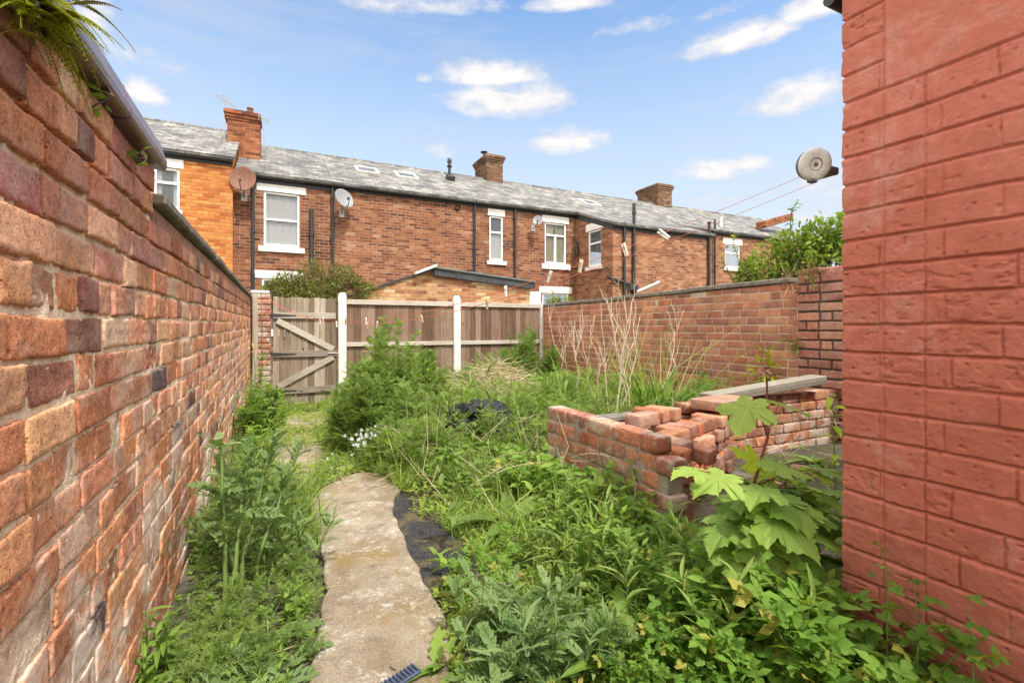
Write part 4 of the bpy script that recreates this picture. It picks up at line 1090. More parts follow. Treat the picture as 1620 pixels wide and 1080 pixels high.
    m.add([(X_D - .016, y0, zz0 - .16), (X_D - .016, y1, zz1 - .16), (X_D - .016, y1, zz1), (X_D - .016, y0, zz0), (X_D - .003, y0, zz0 - .16), (X_D - .003, y1, zz1 - .16), (X_D - .003, y1, zz1), (X_D - .003, y0, zz0)],
          [[3, 2, 1, 0], [4, 5, 6, 7], [0, 1, 5, 4], [2, 3, 7, 6], [0, 4, 7, 3], [1, 2, 6, 5]]); m.build('bargeboard', M['dark_edge'], h)
    skylight(rf, 931, 15.4, EY, EZR, TANR)
    yp = YW - .07
    for px, top, r in ((1003, 322, .05), (988, 352, .045)):
        x = lateral(px, yp); pipe(h, x, yp, .8, height(x, yp, top), r)
    for px, top in ((1122, 352), (1131, 347)):
        x = lateral(px, yp if px < 1128 else YT - .1); yy = yp if px < 1128 else YT - .1; pipe(h, x, yy, .8, height(x, yy, top), .05 if px < 1128 else .04)
    x0, x1 = lateral(961, yp), lateral(1003, yp); m = MB(); m.tube([(x0, yp, wz(961, 438, yp)), (x1, yp, wz(1003, 452, yp))], .045, 8); m.obox((x1 - .03, yp, wz(1000, 455, yp)), (.17, 0, 0), (0, .07, 0), (0, 0, .1), bev=.02); m.build('waste_pipe', M['black'], h)
    x0, x1 = lateral(1012, yp - .2), lateral(1044, yp - .5); m = MB(); m.tube([(x0, yp - .1, wz(1012, 462, yp)), (x1, yp - .5, wz(1044, 449, yp))], .05, 8); m.build('vent_pipe', M['grey_plastic'], h)
    m = MB(); yv = along(917, X_D); m.tube([(X_D - .06, yv + .06, height(X_D, yv, 382)), (X_D - .06, yv - .02, height(X_D, yv, 402)), (X_D - .06, yv + .12, height(X_D, yv, 403))], .035, 8); m.build('waste_elbow', M['black'], h)
    xc = lateral(1041, 16.9)
    chimney(h, xc, xc + .85, 16.9, 18.3, RZ - .5, H + 6.68 - .06, M['chimney_brick'], ((.7, .09, .22),))
    # ---- last house
    h = thing('terraced_house', (X_E + 3, YT, GZ), 'red brick end house of the terrace, partly hidden by the shrub over the wall', 'house', 'terraced houses behind the alley')
    x1 = lateral(1300, YT); w1 = (lateral(1147, YT), lateral(1171, YT), wz(1158, 424, YT), wz(1158, 387, YT))
    m = MB(); wall_sheet(m, (X_E - .9, YT, 0), F_, N_, x1 - X_E + .9, GZ, EZ, openings(X_E - .9, [w1]))
    m.build('wall', M['house_wing'], h)
    window(h, (0, YT, 0), F_, N_, *w1, 'top'); lintel_sill(h, (0, YT, 0), F_, N_, *w1, (.12, .26), (.1, .12))
    roof_slab(h, X_E, x1, EY, EZR, RY, RZ, M['slate']); fascia(h, X_E, x1, YT - .014, EZ - .17, EZ - .02); gutter(h, X_E, x1, EY + .01, EZ - .07)
    xq = lateral(1212, 14.6)
    m = MB(); m.tube([(lateral(1141, 14.5), 14.5, EZ), (lateral(1141, 14.5), 14.5, EZ + .75)], .06, 8); m.build('flue', M['white'], h)
    m = MB(); m.obox((xq + .6, 14.6, EZ + .95), (1.0, 0, .28), (0, .25, 0), (0, 0, .16), bev=.03); m.build('parapet', M['chimney_red'], h)
    # ---- satellite dishes
    def dish(px, py, r, aim, mat, label, Y=YT):
        x = lateral(px, Y - .35); z = height(x, Y - .35, py); c = np.array([x, Y - .35, z])
        t = thing('satellite_dish', (x, Y, z), label, 'satellite dish', 'satellite dishes on the terrace')
        ax = np.array(aim, float); ax /= np.linalg.norm(ax)
        m = MB(); prof = [(r * q, .22 * r * q * q) for q in (0, .25, .5, .75, 1)] + [(r * 1.02, .22 * r), (r * 1.0, .20 * r)] + [(r * q, .22 * r * q * q - .03) for q in (.75, .4, 0)]
        m.lathe(c, ax, prof, 28); m.build('reflector', mat, t)
        dn = np.array([0, 0, -1.0]); dn = dn - ax * np.dot(dn, ax); dn /= np.linalg.norm(dn)
        lnb = c + ax * r * 1.0 + dn * r * .35
        m = MB(); m.tube([c + dn * r * .98 + ax * .2 * r, c + dn * r * 1.05 + ax * r * .5, lnb], .012, 6); m.tube([lnb - ax * .02, lnb - ax * .1], .03, 8); m.build('arm', M['dark_plastic'], t)
        m = MB(); b = c - ax * .03; m.tube([b, b + np.array([0, .12, -.12]), (x, Y - .03, z - r * 1.2)], .02, 6); m.obox((x, Y - .014, z - r * 1.2), (.07, 0, 0), (0, .012, 0), (0, 0, .1)); m.build('bracket', M['zinc'], t)
    dish(385, 284, .30, (-.25, -1, .12), M['rust'], 'rusty brown satellite dish under the eaves beside the orange house')
    dish(543, 315, .27, (.45, -.85, .35), M['dish'], 'grey satellite dish high on the blank brick wall')
    dish(851, 349, .16, (-.55, -.8, .25), M['dish'], 'small pale grey satellite dish left of the gold curtained window')
build_terrace()

# ------------------------------------------------------------------ brick shed behind the fence
def build_shed():
    Y = 10.4
    P = lambda px, py: (lateral(px, Y), height(lateral(px, Y), Y, py))
    t = thing('brick_shed', (P(715, 450)[0], Y, -.3), 'yellowish brick shed behind the fence with a black fascia and green felt roof', 'shed')
    x0, _ = P(560, 0); xa, za = P(686, 427); x1, z1 = P(838, 448); xl, zl = P(588, 459)
    sl = (za - zl) / (xa - xl); zl0 = za - sl * (xa - x0)
    m = MB()
    m.extrude([(x0, Y, -.4), (x1, Y, -.4), (x1, Y, z1), (xa, Y, za), (x0, Y, zl0)], (0, 2.2, 0)); m.build('wall', M['shed_brick'], t)
    m = MB(); d = np.array([xa - x0, 0, za - zl0]); d /= np.linalg.norm(d); n = np.array([-d[2], 0, d[0]])
    m.extrude([np.array((x0, Y - .05, zl0)) + n * .004, np.array((xa, Y - .05, za)) + n * .004, np.array((xa, Y - .05, za)) + n * .05, np.array((x0, Y - .05, zl0)) + n * .05], (0, 2.3, 0)); m.build('verge', M['dark_edge'], t)
    m = MB(); e = np.array([x1 + .12 - xa, 0, z1 - za - .02]); m.extrude([np.array((xa - .02, Y - .10, za - .13)), np.array((xa - .02, Y - .10, za - .13)) + e, np.array((xa - .02, Y - .10, za + .025)) + e, np.array((xa - .02, Y - .10, za + .025))], (0, .09, 0)); m.build('fascia', M['dark_edge'], t)
    m = MB(); m.extrude([np.array((xa - .03, Y - .14, za + .03)), np.array((xa - .03, Y - .14, za + .03)) + e, np.array((xa - .03, Y - .14, za + .065)) + e, np.array((xa - .03, Y - .14, za + .065))], (0, 2.4, 0)); m.build('roof', M['felt'], t)
    m = MB(); a = np.array((xa - .45, Y - .13, za - .45 * sl + .055)); b = np.array((xa + .03, Y - .13, za + .085)); m.obox((a + b) / 2, (b - a) / 2, (0, .06, 0), (0, 0, .03), bev=.01); m.build('ridge_cap', M['conc_post'], t)
    xd0, xd1 = P(840, 0)[0], P(857, 0)[0]
    m = MB(); m.obox(((xd0 + xd1) / 2, Y + .1, .8), ((xd1 - xd0) / 2 + .02, 0, 0), (0, .03, 0), (0, 0, P(848, 461)[1] - .8), bev=.006); m.obox((xd0 - .02, Y + .05, .85), (.025, 0, 0), (0, .03, 0), (0, 0, P(838, 450)[1] - .86), bev=.005)
    m.build('door', M['upvc'], t)
build_shed()

# ------------------------------------------------------------------ ground, path, tarmac
def soil_mat():
    m, nt, b, o = new_mat('yard_soil'); g = G(nt); p = g.pos()
    n = g.noise(p, 7, 6, .7); n2 = g.noise(p, 60, 5, .7); n3 = g.noise(p, 1.6, 4, .6)
    c = g.mix(g.map(n2, .3, .7), (.045, .034, .024, 1), (.13, .105, .075, 1))
    c = g.mix(g.map(n, .46, .6), c, (.075, .095, .028, 1))
    c = g.mix(g.math('MULTIPLY', g.map(n3, .5, .62), .75), c, g.mix(n2, (.16, .14, .09, 1), (.30, .26, .20, 1)))
    g.put(b.inputs['Base Color'], c); b.inputs['Roughness'].default_value = .95
    g.put(b.inputs['Normal'], g.bump(g.math('ADD', n, n2), .9, .02)); return m
def concrete_mat():
    m, nt, b, o = new_mat('stained_concrete'); g = G(nt); p = g.pos()
    n = g.noise(p, 5, 7, .72, .5); n2 = g.noise(p, 45, 6, .75); n3 = g.noise(p, 2.2, 5, .65, .4); n4 = g.noise(p, 130, 4, .7)
    c = g.mix(g.map(n3, .38, .62), (.255, .195, .13, 1), (.41, .35, .265, 1))
    c = g.mix(g.math('MULTIPLY', g.map(g.noise(p, 2.6, 5, .7), .50, .64), .75), c, (.27, .185, .06, 1))
    wf = g.math('MULTIPLY', g.math('MULTIPLY', g.map(g.math('ADD', g.math('MULTIPLY', n, .6), g.math('MULTIPLY', g.noise(p, 17, 6, .75), .4)), .50, .60), g.map(n2, .42, .60)), .85)
    c = g.mix(wf, c, (.70, .66, .58, 1))
    c = g.mix(g.math('MULTIPLY', g.map(g.noise(p, 4.5, 7, .72, .4), .52, .66), .65), c, (.12, .09, .055, 1))
    c = g.mix(.8, c, g.ramp(n4, [(.3, .5), (.7, 1.25)]), 'MULTIPLY')
    vc = g.n('ShaderNodeTexVoronoi'); vc.feature = 'DISTANCE_TO_EDGE'; g.put(vc.inputs['Vector'], g.vmath('ADD', p, g.vmath('MULTIPLY', g.n('ShaderNodeTexNoise').outputs['Color'], (.35, .35, 0)))); vc.inputs['Scale'].default_value = 1.15
    cr = g.map(vc.outputs['Distance'], .006, .001)
    cr = g.math('MULTIPLY', cr, g.map(g.noise(p, 2.7, 3, .6), .52, .58))
    c = g.mix(g.math('MULTIPLY', cr, .5), c, (.08, .065, .045, 1))
    c = g.mix(g.math('MULTIPLY', g.map(g.noise(p, 12, 6, .75), .60, .68), .55), c, (.13, .13, .04, 1))
    g.put(b.inputs['Base Color'], c); b.inputs['Roughness'].default_value = .9; b.inputs['Specular IOR Level'].default_value = .2
    g.put(b.inputs['Normal'], g.bump(g.math('SUBTRACT', g.math('ADD', g.math('ADD', n2, n4), g.math('MULTIPLY', n, .8)), cr), .8, .008)); return m
def tarmac_mat():
    m, nt, b, o = new_mat('old_tarmac'); g = G(nt); p = g.pos()
    v = g.n('ShaderNodeTexVoronoi'); g.put(v.inputs['Vector'], p); v.inputs['Scale'].default_value = 105
    c = g.mix(g.map(v.outputs['Distance'], .1, .6), g.mix(v.outputs['Color'], (.04, .04, .042, 1), (.15, .145, .14, 1)), (.016, .016, .017, 1))
    c = g.mix(g.math('MULTIPLY', g.map(g.noise(p, 5, 6, .75), .50, .60), .9), c, g.mix(g.noise(p, 40, 4, .7), (.07, .055, .02, 1), (.19, .155, .06, 1)))
    c = g.mix(g.math('MULTIPLY', g.map(g.noise(p, 90, 3, .6), .66, .72), .7), c, (.30, .28, .25, 1))
    g.put(b.inputs['Base Color'], c); b.inputs['Roughness'].default_value = .8
    g.put(b.inputs['Normal'], g.bump(g.math('ADD', v.outputs['Distance'], g.math('MULTIPLY', g.noise(p, 14, 5, .7), 2.0)), 1.0, .012)); return m
M['soil'], M['concrete'], M['tarmac'] = soil_mat(), concrete_mat(), tarmac_mat()
def build_ground():
    xs = np.concatenate([[-150, -60, -20, -6, -2, -.6], np.linspace(-.4, 4.7, 150), [5.2, 7, 12, 25, 60, 150]])
    ys = np.concatenate([[-60, -15, -4, -1], np.linspace(.4, 8.4, 230), [9, 11, 14, 20, 40, 90, 250]])
    X, Y = np.meshgrid(xs, ys, indexing='ij'); P = np.stack([X, Y, X * 0], -1)
    Z = g0(X, Y) + np.where((X > -.5) & (X < 4.8) & (Y > 0) & (Y < 8.4), .014 * fbm(P * 3, 3, 2) + .008 * fbm(P * 11, 3, 4), -.02)
    P[..., 2] = Z - .012
    a, b = X.shape; i = np.arange(a - 1)[:, None] * b; k = np.arange(b - 1)[None, :]
    F = np.stack([i + k, i + b + k, i + b + k + 1, i + k + 1], -1).reshape(-1, 4)
    m = MB(); m.add(P.reshape(-1, 3), F, smooth=True); m.build('ground', M['soil'], kind='structure')
build_ground()
def jag(poly, step=.03, amp=.008, seed=0):
    out = []; P = np.array(poly, float)
    for a, b in zip(P, np.roll(P, -1, 0)):
        L = np.linalg.norm(b - a); n = max(1, int(L / step)); nr = np.array([-(b - a)[1], (b - a)[0]]) / (L + 1e-9)
        for k in range(n):
            q = a + (b - a) * k / n; w = fbm(np.array([q[0] * 9, q[1] * 9, seed]), 4, seed) * amp * 2
            out.append(q + nr * w * (1 if 0 < k else .3))
    return np.array(out)
def slab(name, poly, thick, top, mat, label=None):
    """an irregular slab whose top follows the ground; rim slightly rounded"""
    P = np.array(poly); A = np.sum(P[:, 0] * np.roll(P[:, 1], -1) - np.roll(P[:, 0], -1) * P[:, 1])
    if A < 0: P = P[::-1]
    c = P.mean(0); n = len(P)
    e = P - np.roll(P, 1, 0); e2 = np.roll(P, -1, 0) - P; t = e / (np.linalg.norm(e, axis=1)[:, None] + 1e-9) + e2 / (np.linalg.norm(e2, axis=1)[:, None] + 1e-9)
    t /= np.linalg.norm(t, axis=1)[:, None] + 1e-9; inn = np.stack([-t[:, 1], t[:, 0]], -1)
    z = lambda Q, d: np.column_stack([Q, g0(Q[:, 0], Q[:, 1]) + d])
    V = np.concatenate([z(P, top - thick), z(P, top - .006), z(P + inn * .006, top)])
    i = np.arange(n); j = (i + 1) % n
    m = MB(); m.add(V, np.concatenate([np.stack([i, j, n + j, n + i], -1), np.stack([n + i, n + j, 2 * n + j, 2 * n + i], -1)]), smooth=False)
    Q = V[2 * n:]
    from mathutils.geometry import tessellate_polygon
    tri = tessellate_polygon([[Vector(q) for q in Q]])
    tri = [t_ if np.cross(Q[t_[1]] - Q[t_[0]], Q[t_[2]] - Q[t_[0]])[2] > 0 else t_[::-1] for t_ in tri]
    m.add(Q, np.array([list(t_) for t_ in tri]))
    return m.build(name, mat, kind='structure')
fp = lambda lst: [floor_point(x, y) for x, y in lst]
PATH = fp([(470, 1330), (488, 1150), (494, 1075), (497, 1047), (501, 1000), (508, 965), (519, 941), (512, 905), (508, 868), (498, 830), (490, 812), (492, 795), (512, 775), (545, 758), (570, 751), (598, 752), (623, 762), (634, 779), (624, 795), (622, 812), (630, 838), (643, 862), (655, 893), (668, 918), (682, 941), (693, 965), (702, 986), (706, 1012), (712, 1050), (720, 1120), (740, 1330)])
TARMAC = fp([(630, 776), (650, 786), (656, 806), (668, 818), (700, 830), (732, 852), (746, 878), (738, 902), (708, 921), (690, 940), (676, 950), (640, 900), (612, 830), (616, 800)])
PATH_FAR = fp([(405, 760), (425, 728), (412, 700), (420, 686), (446, 676), (444, 662), (470, 655), (512, 652), (520, 668), (498, 680), (500, 700), (520, 722), (515, 745), (490, 775), (450, 790)])
slab('path', jag(PATH, .03, .010, 3), .05, .022, M['concrete'])
slab('tarmac_patch', jag(TARMAC, .02, .022, 5), .04, .006, M['tarmac'])
slab('paving', jag(PATH_FAR, .04, .02, 8), .05, .012, M['concrete'])
# ================================================================== plants
M['leaf_weed'] = leaf_mat('weed_leaf', (.075, .14, .03), (.25, .335, .088), .4)
M['leaf_grey'] = leaf_mat('thistle_leaf', (.075, .145, .045), (.24, .32, .125), .3, .5)
M['leaf_bright'] = leaf_mat('fresh_leaf', (.08, .165, .028), (.25, .36, .065), .38)
M['leaf_grass'] = leaf_mat('grass_blade', (.09, .17, .03), (.29, .39, .09), .35, .4, warm=(.42, .35, .16))
M['leaf_cover'] = leaf_mat('cover_leaf', (.08, .15, .022), (.28, .36, .06), .32, .5, warm=(.36, .27, .08))
M['leaf_avens'] = leaf_mat('avens_leaf', (.055, .135, .02), (.19, .32, .05), .4, .45, warm=(.36, .33, .07))
M['leaf_maple'] = leaf_mat('sycamore_leaf', (.09, .19, .025), (.32, .43, .10), .4, .42)
M['leaf_maple_young'] = leaf_mat('young_sycamore_leaf', (.27, .38, .02), (.38, .46, .03), .4, .42)
M['leaf_red'] = leaf_mat('red_bud_leaf', (.28, .12, .09), (.36, .24, .14), .3, .45)
M['leaf_strap'] = leaf_mat('strap_leaf', (.03, .09, .014), (.13, .23, .03), .25, .35)
M['leaf_hedge'] = leaf_mat('hedge_leaf', (.045, .06, .012), (.20, .21, .045), .2, .4, warm=(.22, .10, .06))
M['leaf_shrub'] = leaf_mat('shrub_leaf', (.045, .11, .016), (.22, .30, .05), .35, .4, warm=(.36, .33, .04))
M['leaf_fern'] = leaf_mat('fern_leaf', (.08, .12, .012), (.42, .42, .04), .35, .45, warm=(.06, .045, .02))
M['straw'] = leaf_mat('dry_straw', (.28, .21, .12), (.58, .49, .34), .1, .8)
M['stalk'] = simple('dry_stalk', (.52, .43, .31), .85, .3, 40)
M['stem'] = simple('green_stem', (.13, .21, .05), .55, .2, 30)
M['stem_red'] = simple('red_stem', (.20, .055, .04), .5, .25, 30)
M['twig'] = simple('brown_twig', (.10, .065, .045), .85, .3, 30)
M['petal'] = leaf_mat('white_petal', (.48, .48, .55), (.66, .66, .72), .2, .6)
M['petal_yellow'] = leaf_mat('yellow_petal', (.70, .45, .02), (.80, .58, .04), .2, .6)
M['petal_mauve'] = leaf_mat('mauve_petal', (.45, .25, .45), (.60, .38, .58), .2, .6)
M['root_moss'] = simple('dark_moss', (.035, .033, .022), .95, .4, 40, bump=.02)
M['bag'] = simple('black_bag', (.014, .015, .019), .5, .3, 12, spec=.3)
M['stone'] = simple('grey_stone', (.27, .25, .22), .9, .35, 20, bump=.01)
M['denim'] = simple('blue_rubber', (.045, .06, .11), .6, .4, 60)

# ------------------------------------------------------------------ leaf templates (length along +y, normal +z)
def T_blade(w=.03, n=4, bend=.3):
    t = np.linspace(0, 1, n + 1); wd = w * (1 - t ** 1.6) + .0005
    V = np.concatenate([np.stack([-wd, t, -bend * t ** 2 + .004], -1), np.stack([wd, t, -bend * t ** 2], -1)])
    i = np.arange(n); F = np.stack([i, i + n + 1, i + n + 2, i + 1], -1); return V, F[:, ::-1] * 1
def T_leaf(w=.4, n=4, fold=.12, droop=.3, serr=0.0, peak=.42, stalk=.0):
    t = np.linspace(0, 1, n + 1); a = t / peak; wd = w / 2 * np.where(t < peak, np.sin(np.clip(a, 0, 1) * np.pi / 2) ** .8, np.cos((t - peak) / (1 - peak) * np.pi / 2) ** .8)
    wd = wd * (1 + serr * np.where(np.arange(n + 1) % 2 == 1, 1, -1)); wd[0] = .012; wd[-1] = .002
    z = -droop * t ** 2
    yy = stalk + t * (1 - stalk)
    V = np.concatenate([np.stack([-wd, yy, z + fold * wd * 2], -1), np.stack([0 * t, yy, z], -1), np.stack([wd, yy, z + fold * wd * 2], -1)])
    i = np.arange(n); m = n + 1
    F = np.concatenate([np.stack([i, i + m, i + m + 1, i + 1], -1), np.stack([i + m, i + 2 * m, i + 2 * m + 1, i + m + 1], -1)])
    if stalk:
        k = len(V); V = np.vstack([V, [[-.008, 0, 0], [.008, 0, 0], [.008, stalk, 0], [-.008, stalk, 0]]]); F = np.vstack([F, [[k, k + 1, k + 2, k + 3]]])
    return V, F
def T_pinnate(nl=6, lw=.09, ll=.34, droop=.3, rib=.018, seed=0, end=.2):
    r = np.random.default_rng(seed); V = []; F = []
    n = 5; t = np.linspace(0, 1, n); z = lambda s: -droop * s ** 2
    for s in t: V += [[-rib * (1.1 - s), s, z(s)], [rib * (1.1 - s), s, z(s)]]
    for i in range(n - 1): F.append([2 * i, 2 * i + 1, 2 * i + 3, 2 * i + 2])
    for i in range(nl):
        s = .18 + .72 * i / (nl - 1); L = ll * math.sin(math.pi * (.25 + .6 * i / nl)) * (1 + r.normal(0, .12))
        for sg in (-1, 1):
            a = rad(52 - 14 * i / nl) + r.normal(0, .1); d = np.array([sg * math.sin(a), math.cos(a)]); q = np.array([-d[1], d[0]]) * sg
            b = np.array([0, s]); z0 = z(s); tip = b + d * L; mid = b + d * L * .5
            k = len(V); zz = .08 * L + r.normal(0, .02)
            V += [[*b, z0], [*(mid + q * lw), z0 + zz], [*tip, z0 - .10 * L + r.normal(0, .02)], [*(mid - q * lw), z0 + zz * .6]]
            F.append([k, k + 1, k + 2, k + 3])
    k = len(V); V += [[0, .88, z(.88)], [.06, .97, z(.97)], [0, 1 + end, z(1 + end)], [-.06, .97, z(.97)]]; F.append([k, k + 1, k + 2, k + 3])
    return np.array(V), np.array(F)
def rotz(V, a): c, s = math.cos(a), math.sin(a); return V @ np.array([[c, s, 0], [-s, c, 0], [0, 0, 1.0]])
def T_compound(serr=.16, seed=0, pairs=1):
    r = np.random.default_rng(seed); V = [np.array([[-.01, 0, 0], [.01, 0, 0], [.008, .6, .02], [-.008, .6, .02]])]; F = [np.array([[0, 1, 2, 3]])]; n = 4
    spots = [(0, .58, .48, 0)] + [(sg * (62 - 14 * p), .55 - .24 * p, .40 - .10 * p, p) for p in range(pairs) for sg in (-1, 1)]
    for a, y, L, p in spots:
        v, f = T_leaf(.58, 5, .10, .22 + r.normal(0, .08), serr, .5); v = rotz(v * L, -rad(a + r.normal(0, 6))) + np.array([0, y, .01])
        V.append(v); F.append(f + n); n += len(v)
    return np.concatenate(V), np.concatenate(F)
HALF = [(0, 0), (.05, -.05), (.12, -.11), (.22, -.14), (.33, -.13), (.30, -.08), (.36, -.02), (.34, .05), (.31, .10), (.36, .13), (.44, .13), (.50, .20), (.60, .24), (.58, .30), (.63, .38), (.66, .47), (.57, .46), (.50, .50), (.42, .48), (.34, .47), (.26, .45), (.24, .47), (.28, .54), (.27, .60), (.32, .67), (.25, .70), (.24, .77), (.17, .80), (.13, .88), (.07, .91), (0, 1.0)]
def T_maple(droop=.35, seed=0):
    r = np.random.default_rng(seed); h = []
    for (a, b) in zip(HALF, HALF[1:]):
        h.append(a); mx, my = (a[0] + b[0]) / 2, (a[1] + b[1]) / 2; h.append((mx * (1 + r.normal(0, .025)), my + r.normal(0, .008)))
    h.append(HALF[-1]); out = h + [(-x * (1 + r.normal(0, .02)), y) for x, y in h[-2:0:-1]]
    O = np.array(out); c = np.array([0, .22]); rings = [.0, .3, .6, .85, 1.0]; n = len(O)
    P = np.concatenate([[c]] + [c + (O - c) * q for q in rings[1:]])
    x, y = P[:, 0], P[:, 1] - .05; rr = np.hypot(x, y); th = np.arctan2(x, y)
    vein = np.zeros_like(rr)
    for va in (0, .82, -.82, 1.75, -1.75): vein = np.maximum(vein, np.exp(-((th - va) / .12) ** 2))
    z = -droop * rr ** 2.0 - .085 * vein * rr + .07 * np.sin(th * 7 + seed) * rr ** 2 + .05 * np.cos(x * 9 + seed) * rr
    V = np.column_stack([P, z]); F3 = [[0, 1 + i, 1 + (i + 1) % n] for i in range(n)]
    F4 = [[1 + k * n + i, 1 + (k + 1) * n + i, 1 + (k + 1) * n + (i + 1) % n, 1 + k * n + (i + 1) % n] for k in range(len(rings) - 2) for i in range(n)]
    # orientation up (outline runs counter-clockwise)
    return V, np.array([f + [f[2]] for f in F3] * 0 or np.zeros((0, 4), int)), np.array(F3), np.array(F4)

def frames(D, roll, up=(0, 0, 1)):
    D = D / (np.linalg.norm(D, axis=1, keepdims=True) + 1e-9)
    S = np.cross(D, np.broadcast_to(np.array(up, float), D.shape)); l = np.linalg.norm(S, axis=1, keepdims=True); S = np.where(l > 1e-3, S / (l + 1e-9), np.array([1.0, 0, 0]))
    N = np.cross(S, D); c, s = np.cos(roll)[:, None], np.sin(roll)[:, None]
    return np.stack([S * c + N * s, D, N * c - S * s], 1)      # rows: x axis, y axis, z axis
def scatter(mb, T, pos, D, scale, roll, tone, mat=0, wide=None):
    V, F = T[0], T[1]; R = frames(np.asarray(D, float), np.asarray(roll, float)); n = len(R)
    W = np.einsum('vk,nkj->nvj', V, R) * np.asarray(scale)[:, None, None] + np.asarray(pos)[:, None, :]
    Fi = (F[None] + (np.arange(n) * len(V))[:, None, None]).reshape(-1, F.shape[1])
    mb.add(W.reshape(-1, 3), Fi, tone=np.repeat(np.asarray(tone), len(F), 0), mat=mat, smooth=False)
def tones(rng, n, base=.45, var=.22): t = np.zeros((n, 3)); t[:, 0] = np.clip(base + rng.normal(0, var, n), 0, 1); t[:, 1] = rng.random(n); return t

PIN = [T_pinnate(7, .055, .36, .30, rib=.014, seed=i) for i in range(3)]
PIN_FINE = [T_pinnate(5, .055, .42, .25, rib=.02, seed=10 + i) for i in range(3)]
PIN_THISTLE = [T_pinnate(7, .085, .30, .5, rib=.035, seed=20 + i, end=.12) for i in range(3)]
OVAL = [T_leaf(.42, 4, .1, .3), T_leaf(.34, 4, .14, .5), T_leaf(.5, 4, .08, .15)]
LANCE = [T_leaf(.16, 5, .2, .35), T_leaf(.2, 5, .15, .6), T_leaf(.14, 5, .2, .15)]
AVENS = [T_compound(.16, i, 1 + i % 2) for i in range(3)]
BLADES = [T_blade(.012, 4, .25), T_blade(.015, 4, .6), T_blade(.011, 4, .08), T_blade(.018, 5, .95)]

def stem_curve(base, tip, sag=.0, n=6, rng=None, wob=.02):
    t = np.linspace(0, 1, n)[:, None]; base, tip = np.array(base, float), np.array(tip, float)
    P = base + (tip - base) * t; L = np.linalg.norm(tip - base)
    h = (tip - base) * np.array([1, 1, 0])
    P[:, :2] -= (h[:2] * (t - t ** 1.7) * .8)          # rises first, leans later
    if rng is not None: P[1:-1] += rng.normal(0, wob * L, (n - 2, 3)) * np.array([1, 1, .3])
    return P
def herb(ms, ml, base, h, lean, rng, T, per=26, size=.12, lo=.12, up=.55, rad_s=.004, mat_s=0, mat_l=0, tone=.45, taper=.55, side=0, size_top=.6, jit=.25):
    base = np.array(base, float); tip = base + np.array([lean[0], lean[1], h])
    P = stem_curve(base - (0, 0, .02), tip, n=7, rng=rng)
    ms.tube(P, np.linspace(rad_s, rad_s * .4, len(P)), 5, caps=False, mat=mat_s)
    s = lo + (1 - lo) * np.sort(rng.random(per)) ** .85
    k = s * (len(P) - 1); i = np.minimum(k.astype(int), len(P) - 2); f = (k - i)[:, None]; pos = P[i] * (1 - f) + P[i + 1] * f
    az = np.arange(per) * 2.4 + rng.normal(0, .5, per) + rng.random() * 6
    el = up + (s - .5) * .6 + rng.normal(0, jit, per)
    D = np.stack([np.cos(az) * np.cos(el), np.sin(az) * np.cos(el), np.sin(el)], -1)
    sc = size * (1 - (1 - size_top) * s) * (1 + rng.normal(0, .2, per)).clip(.4, 1.7)
    which = rng.integers(0, len(T), per)
    for q in range(len(T)):
        m = which == q
        if m.any(): scatter(ml, T[q], pos[m], D[m], sc[m], rng.normal(0, .3, m.sum()), tones(rng, m.sum(), tone + .12 * 0, .2), mat=mat_l)
    for _ in range(side):
        q = rng.uniform(.3, .8); kk = int(q * (len(P) - 1)); a = rng.random() * 6.28; L = h * rng.uniform(.18, .34)
        herb(ms, ml, P[kk], L * .9, (math.cos(a) * L * .7, math.sin(a) * L * .7), rng, T, max(6, per // 3), size * .8, .25, up, rad_s * .5, mat_s, mat_l, tone, side=0, size_top=size_top)

def plant(name, base, label, cat='weed', group=None): return thing(name, tuple(float(q) for q in base), label, cat, group)
def finish(root, ms, ml, mat_s, mat_l, leafname='leaves'):
    if ms is not None and ms.n: ms.build('stem', mat_s, root)
    if ml is not None and ml.n: ml.build(leafname, mat_l, root)
def gz(x, y, d=0): return np.array([x, y, float(g0(x, y)) + d])

# inside/outside tests on the yard floor
def inside(poly, X, Y):
    P = np.array(poly); c = np.zeros(X.shape, bool); j = len(P) - 1
    for i in range(len(P)):
        xi, yi = P[i]; xj, yj = P[j]
        c ^= ((yi > Y) != (yj > Y)) & (X < (xj - xi) * (Y - yi) / (yj - yi + 1e-12) + xi); j = i
    return c
def edge_dist(poly, X, Y):
    P = np.array(poly); d = np.full(X.shape, 9.0)
    for a, b in zip(P, np.roll(P, -1, 0)):
        e = b - a; t = np.clip(((X - a[0]) * e[0] + (Y - a[1]) * e[1]) / (e @ e + 1e-9), 0, 1); d = np.minimum(d, np.hypot(X - a[0] - t * e[0], Y - a[1] - t * e[1]))
    return d
BARE = [PATH, TARMAC]
def free(X, Y, margin=.02, far=True):
    ok = (X > -.33) & (X < 4.62) & (Y < 8.12) & (Y > .40)
    for p in BARE: ok &= ~(inside(p, X, Y) & (edge_dist(p, X, Y) > margin))
    ok &= ~((X > 1.49) & (Y < .86))
    ok &= ~((X > 1.59) & (X < 1.73) & (Y > 1.6) & (Y < 2.78))
    ok &= ~((X > 1.6) & (Y > 2.62) & (Y < 2.80))
    ok &= ~((X > 1.7) & (Y > 1.85) & (Y < 2.7) & (X < 3.25) & (Y > 1.9 + (X - 1.8) * .36))
    if far: ok &= ~(inside(PATH_FAR, X, Y) & (edge_dist(PATH_FAR, X, Y) > .03))
    return ok
def sites(rng, n, x0, x1, y0, y1, margin=.02, dens=None, far=True):
    X = rng.uniform(x0, x1, n); Y = rng.uniform(y0, y1, n); ok = free(X, Y, margin, far)
    if dens is not None: ok &= rng.random(n) < dens(X, Y)
    return X[ok], Y[ok]

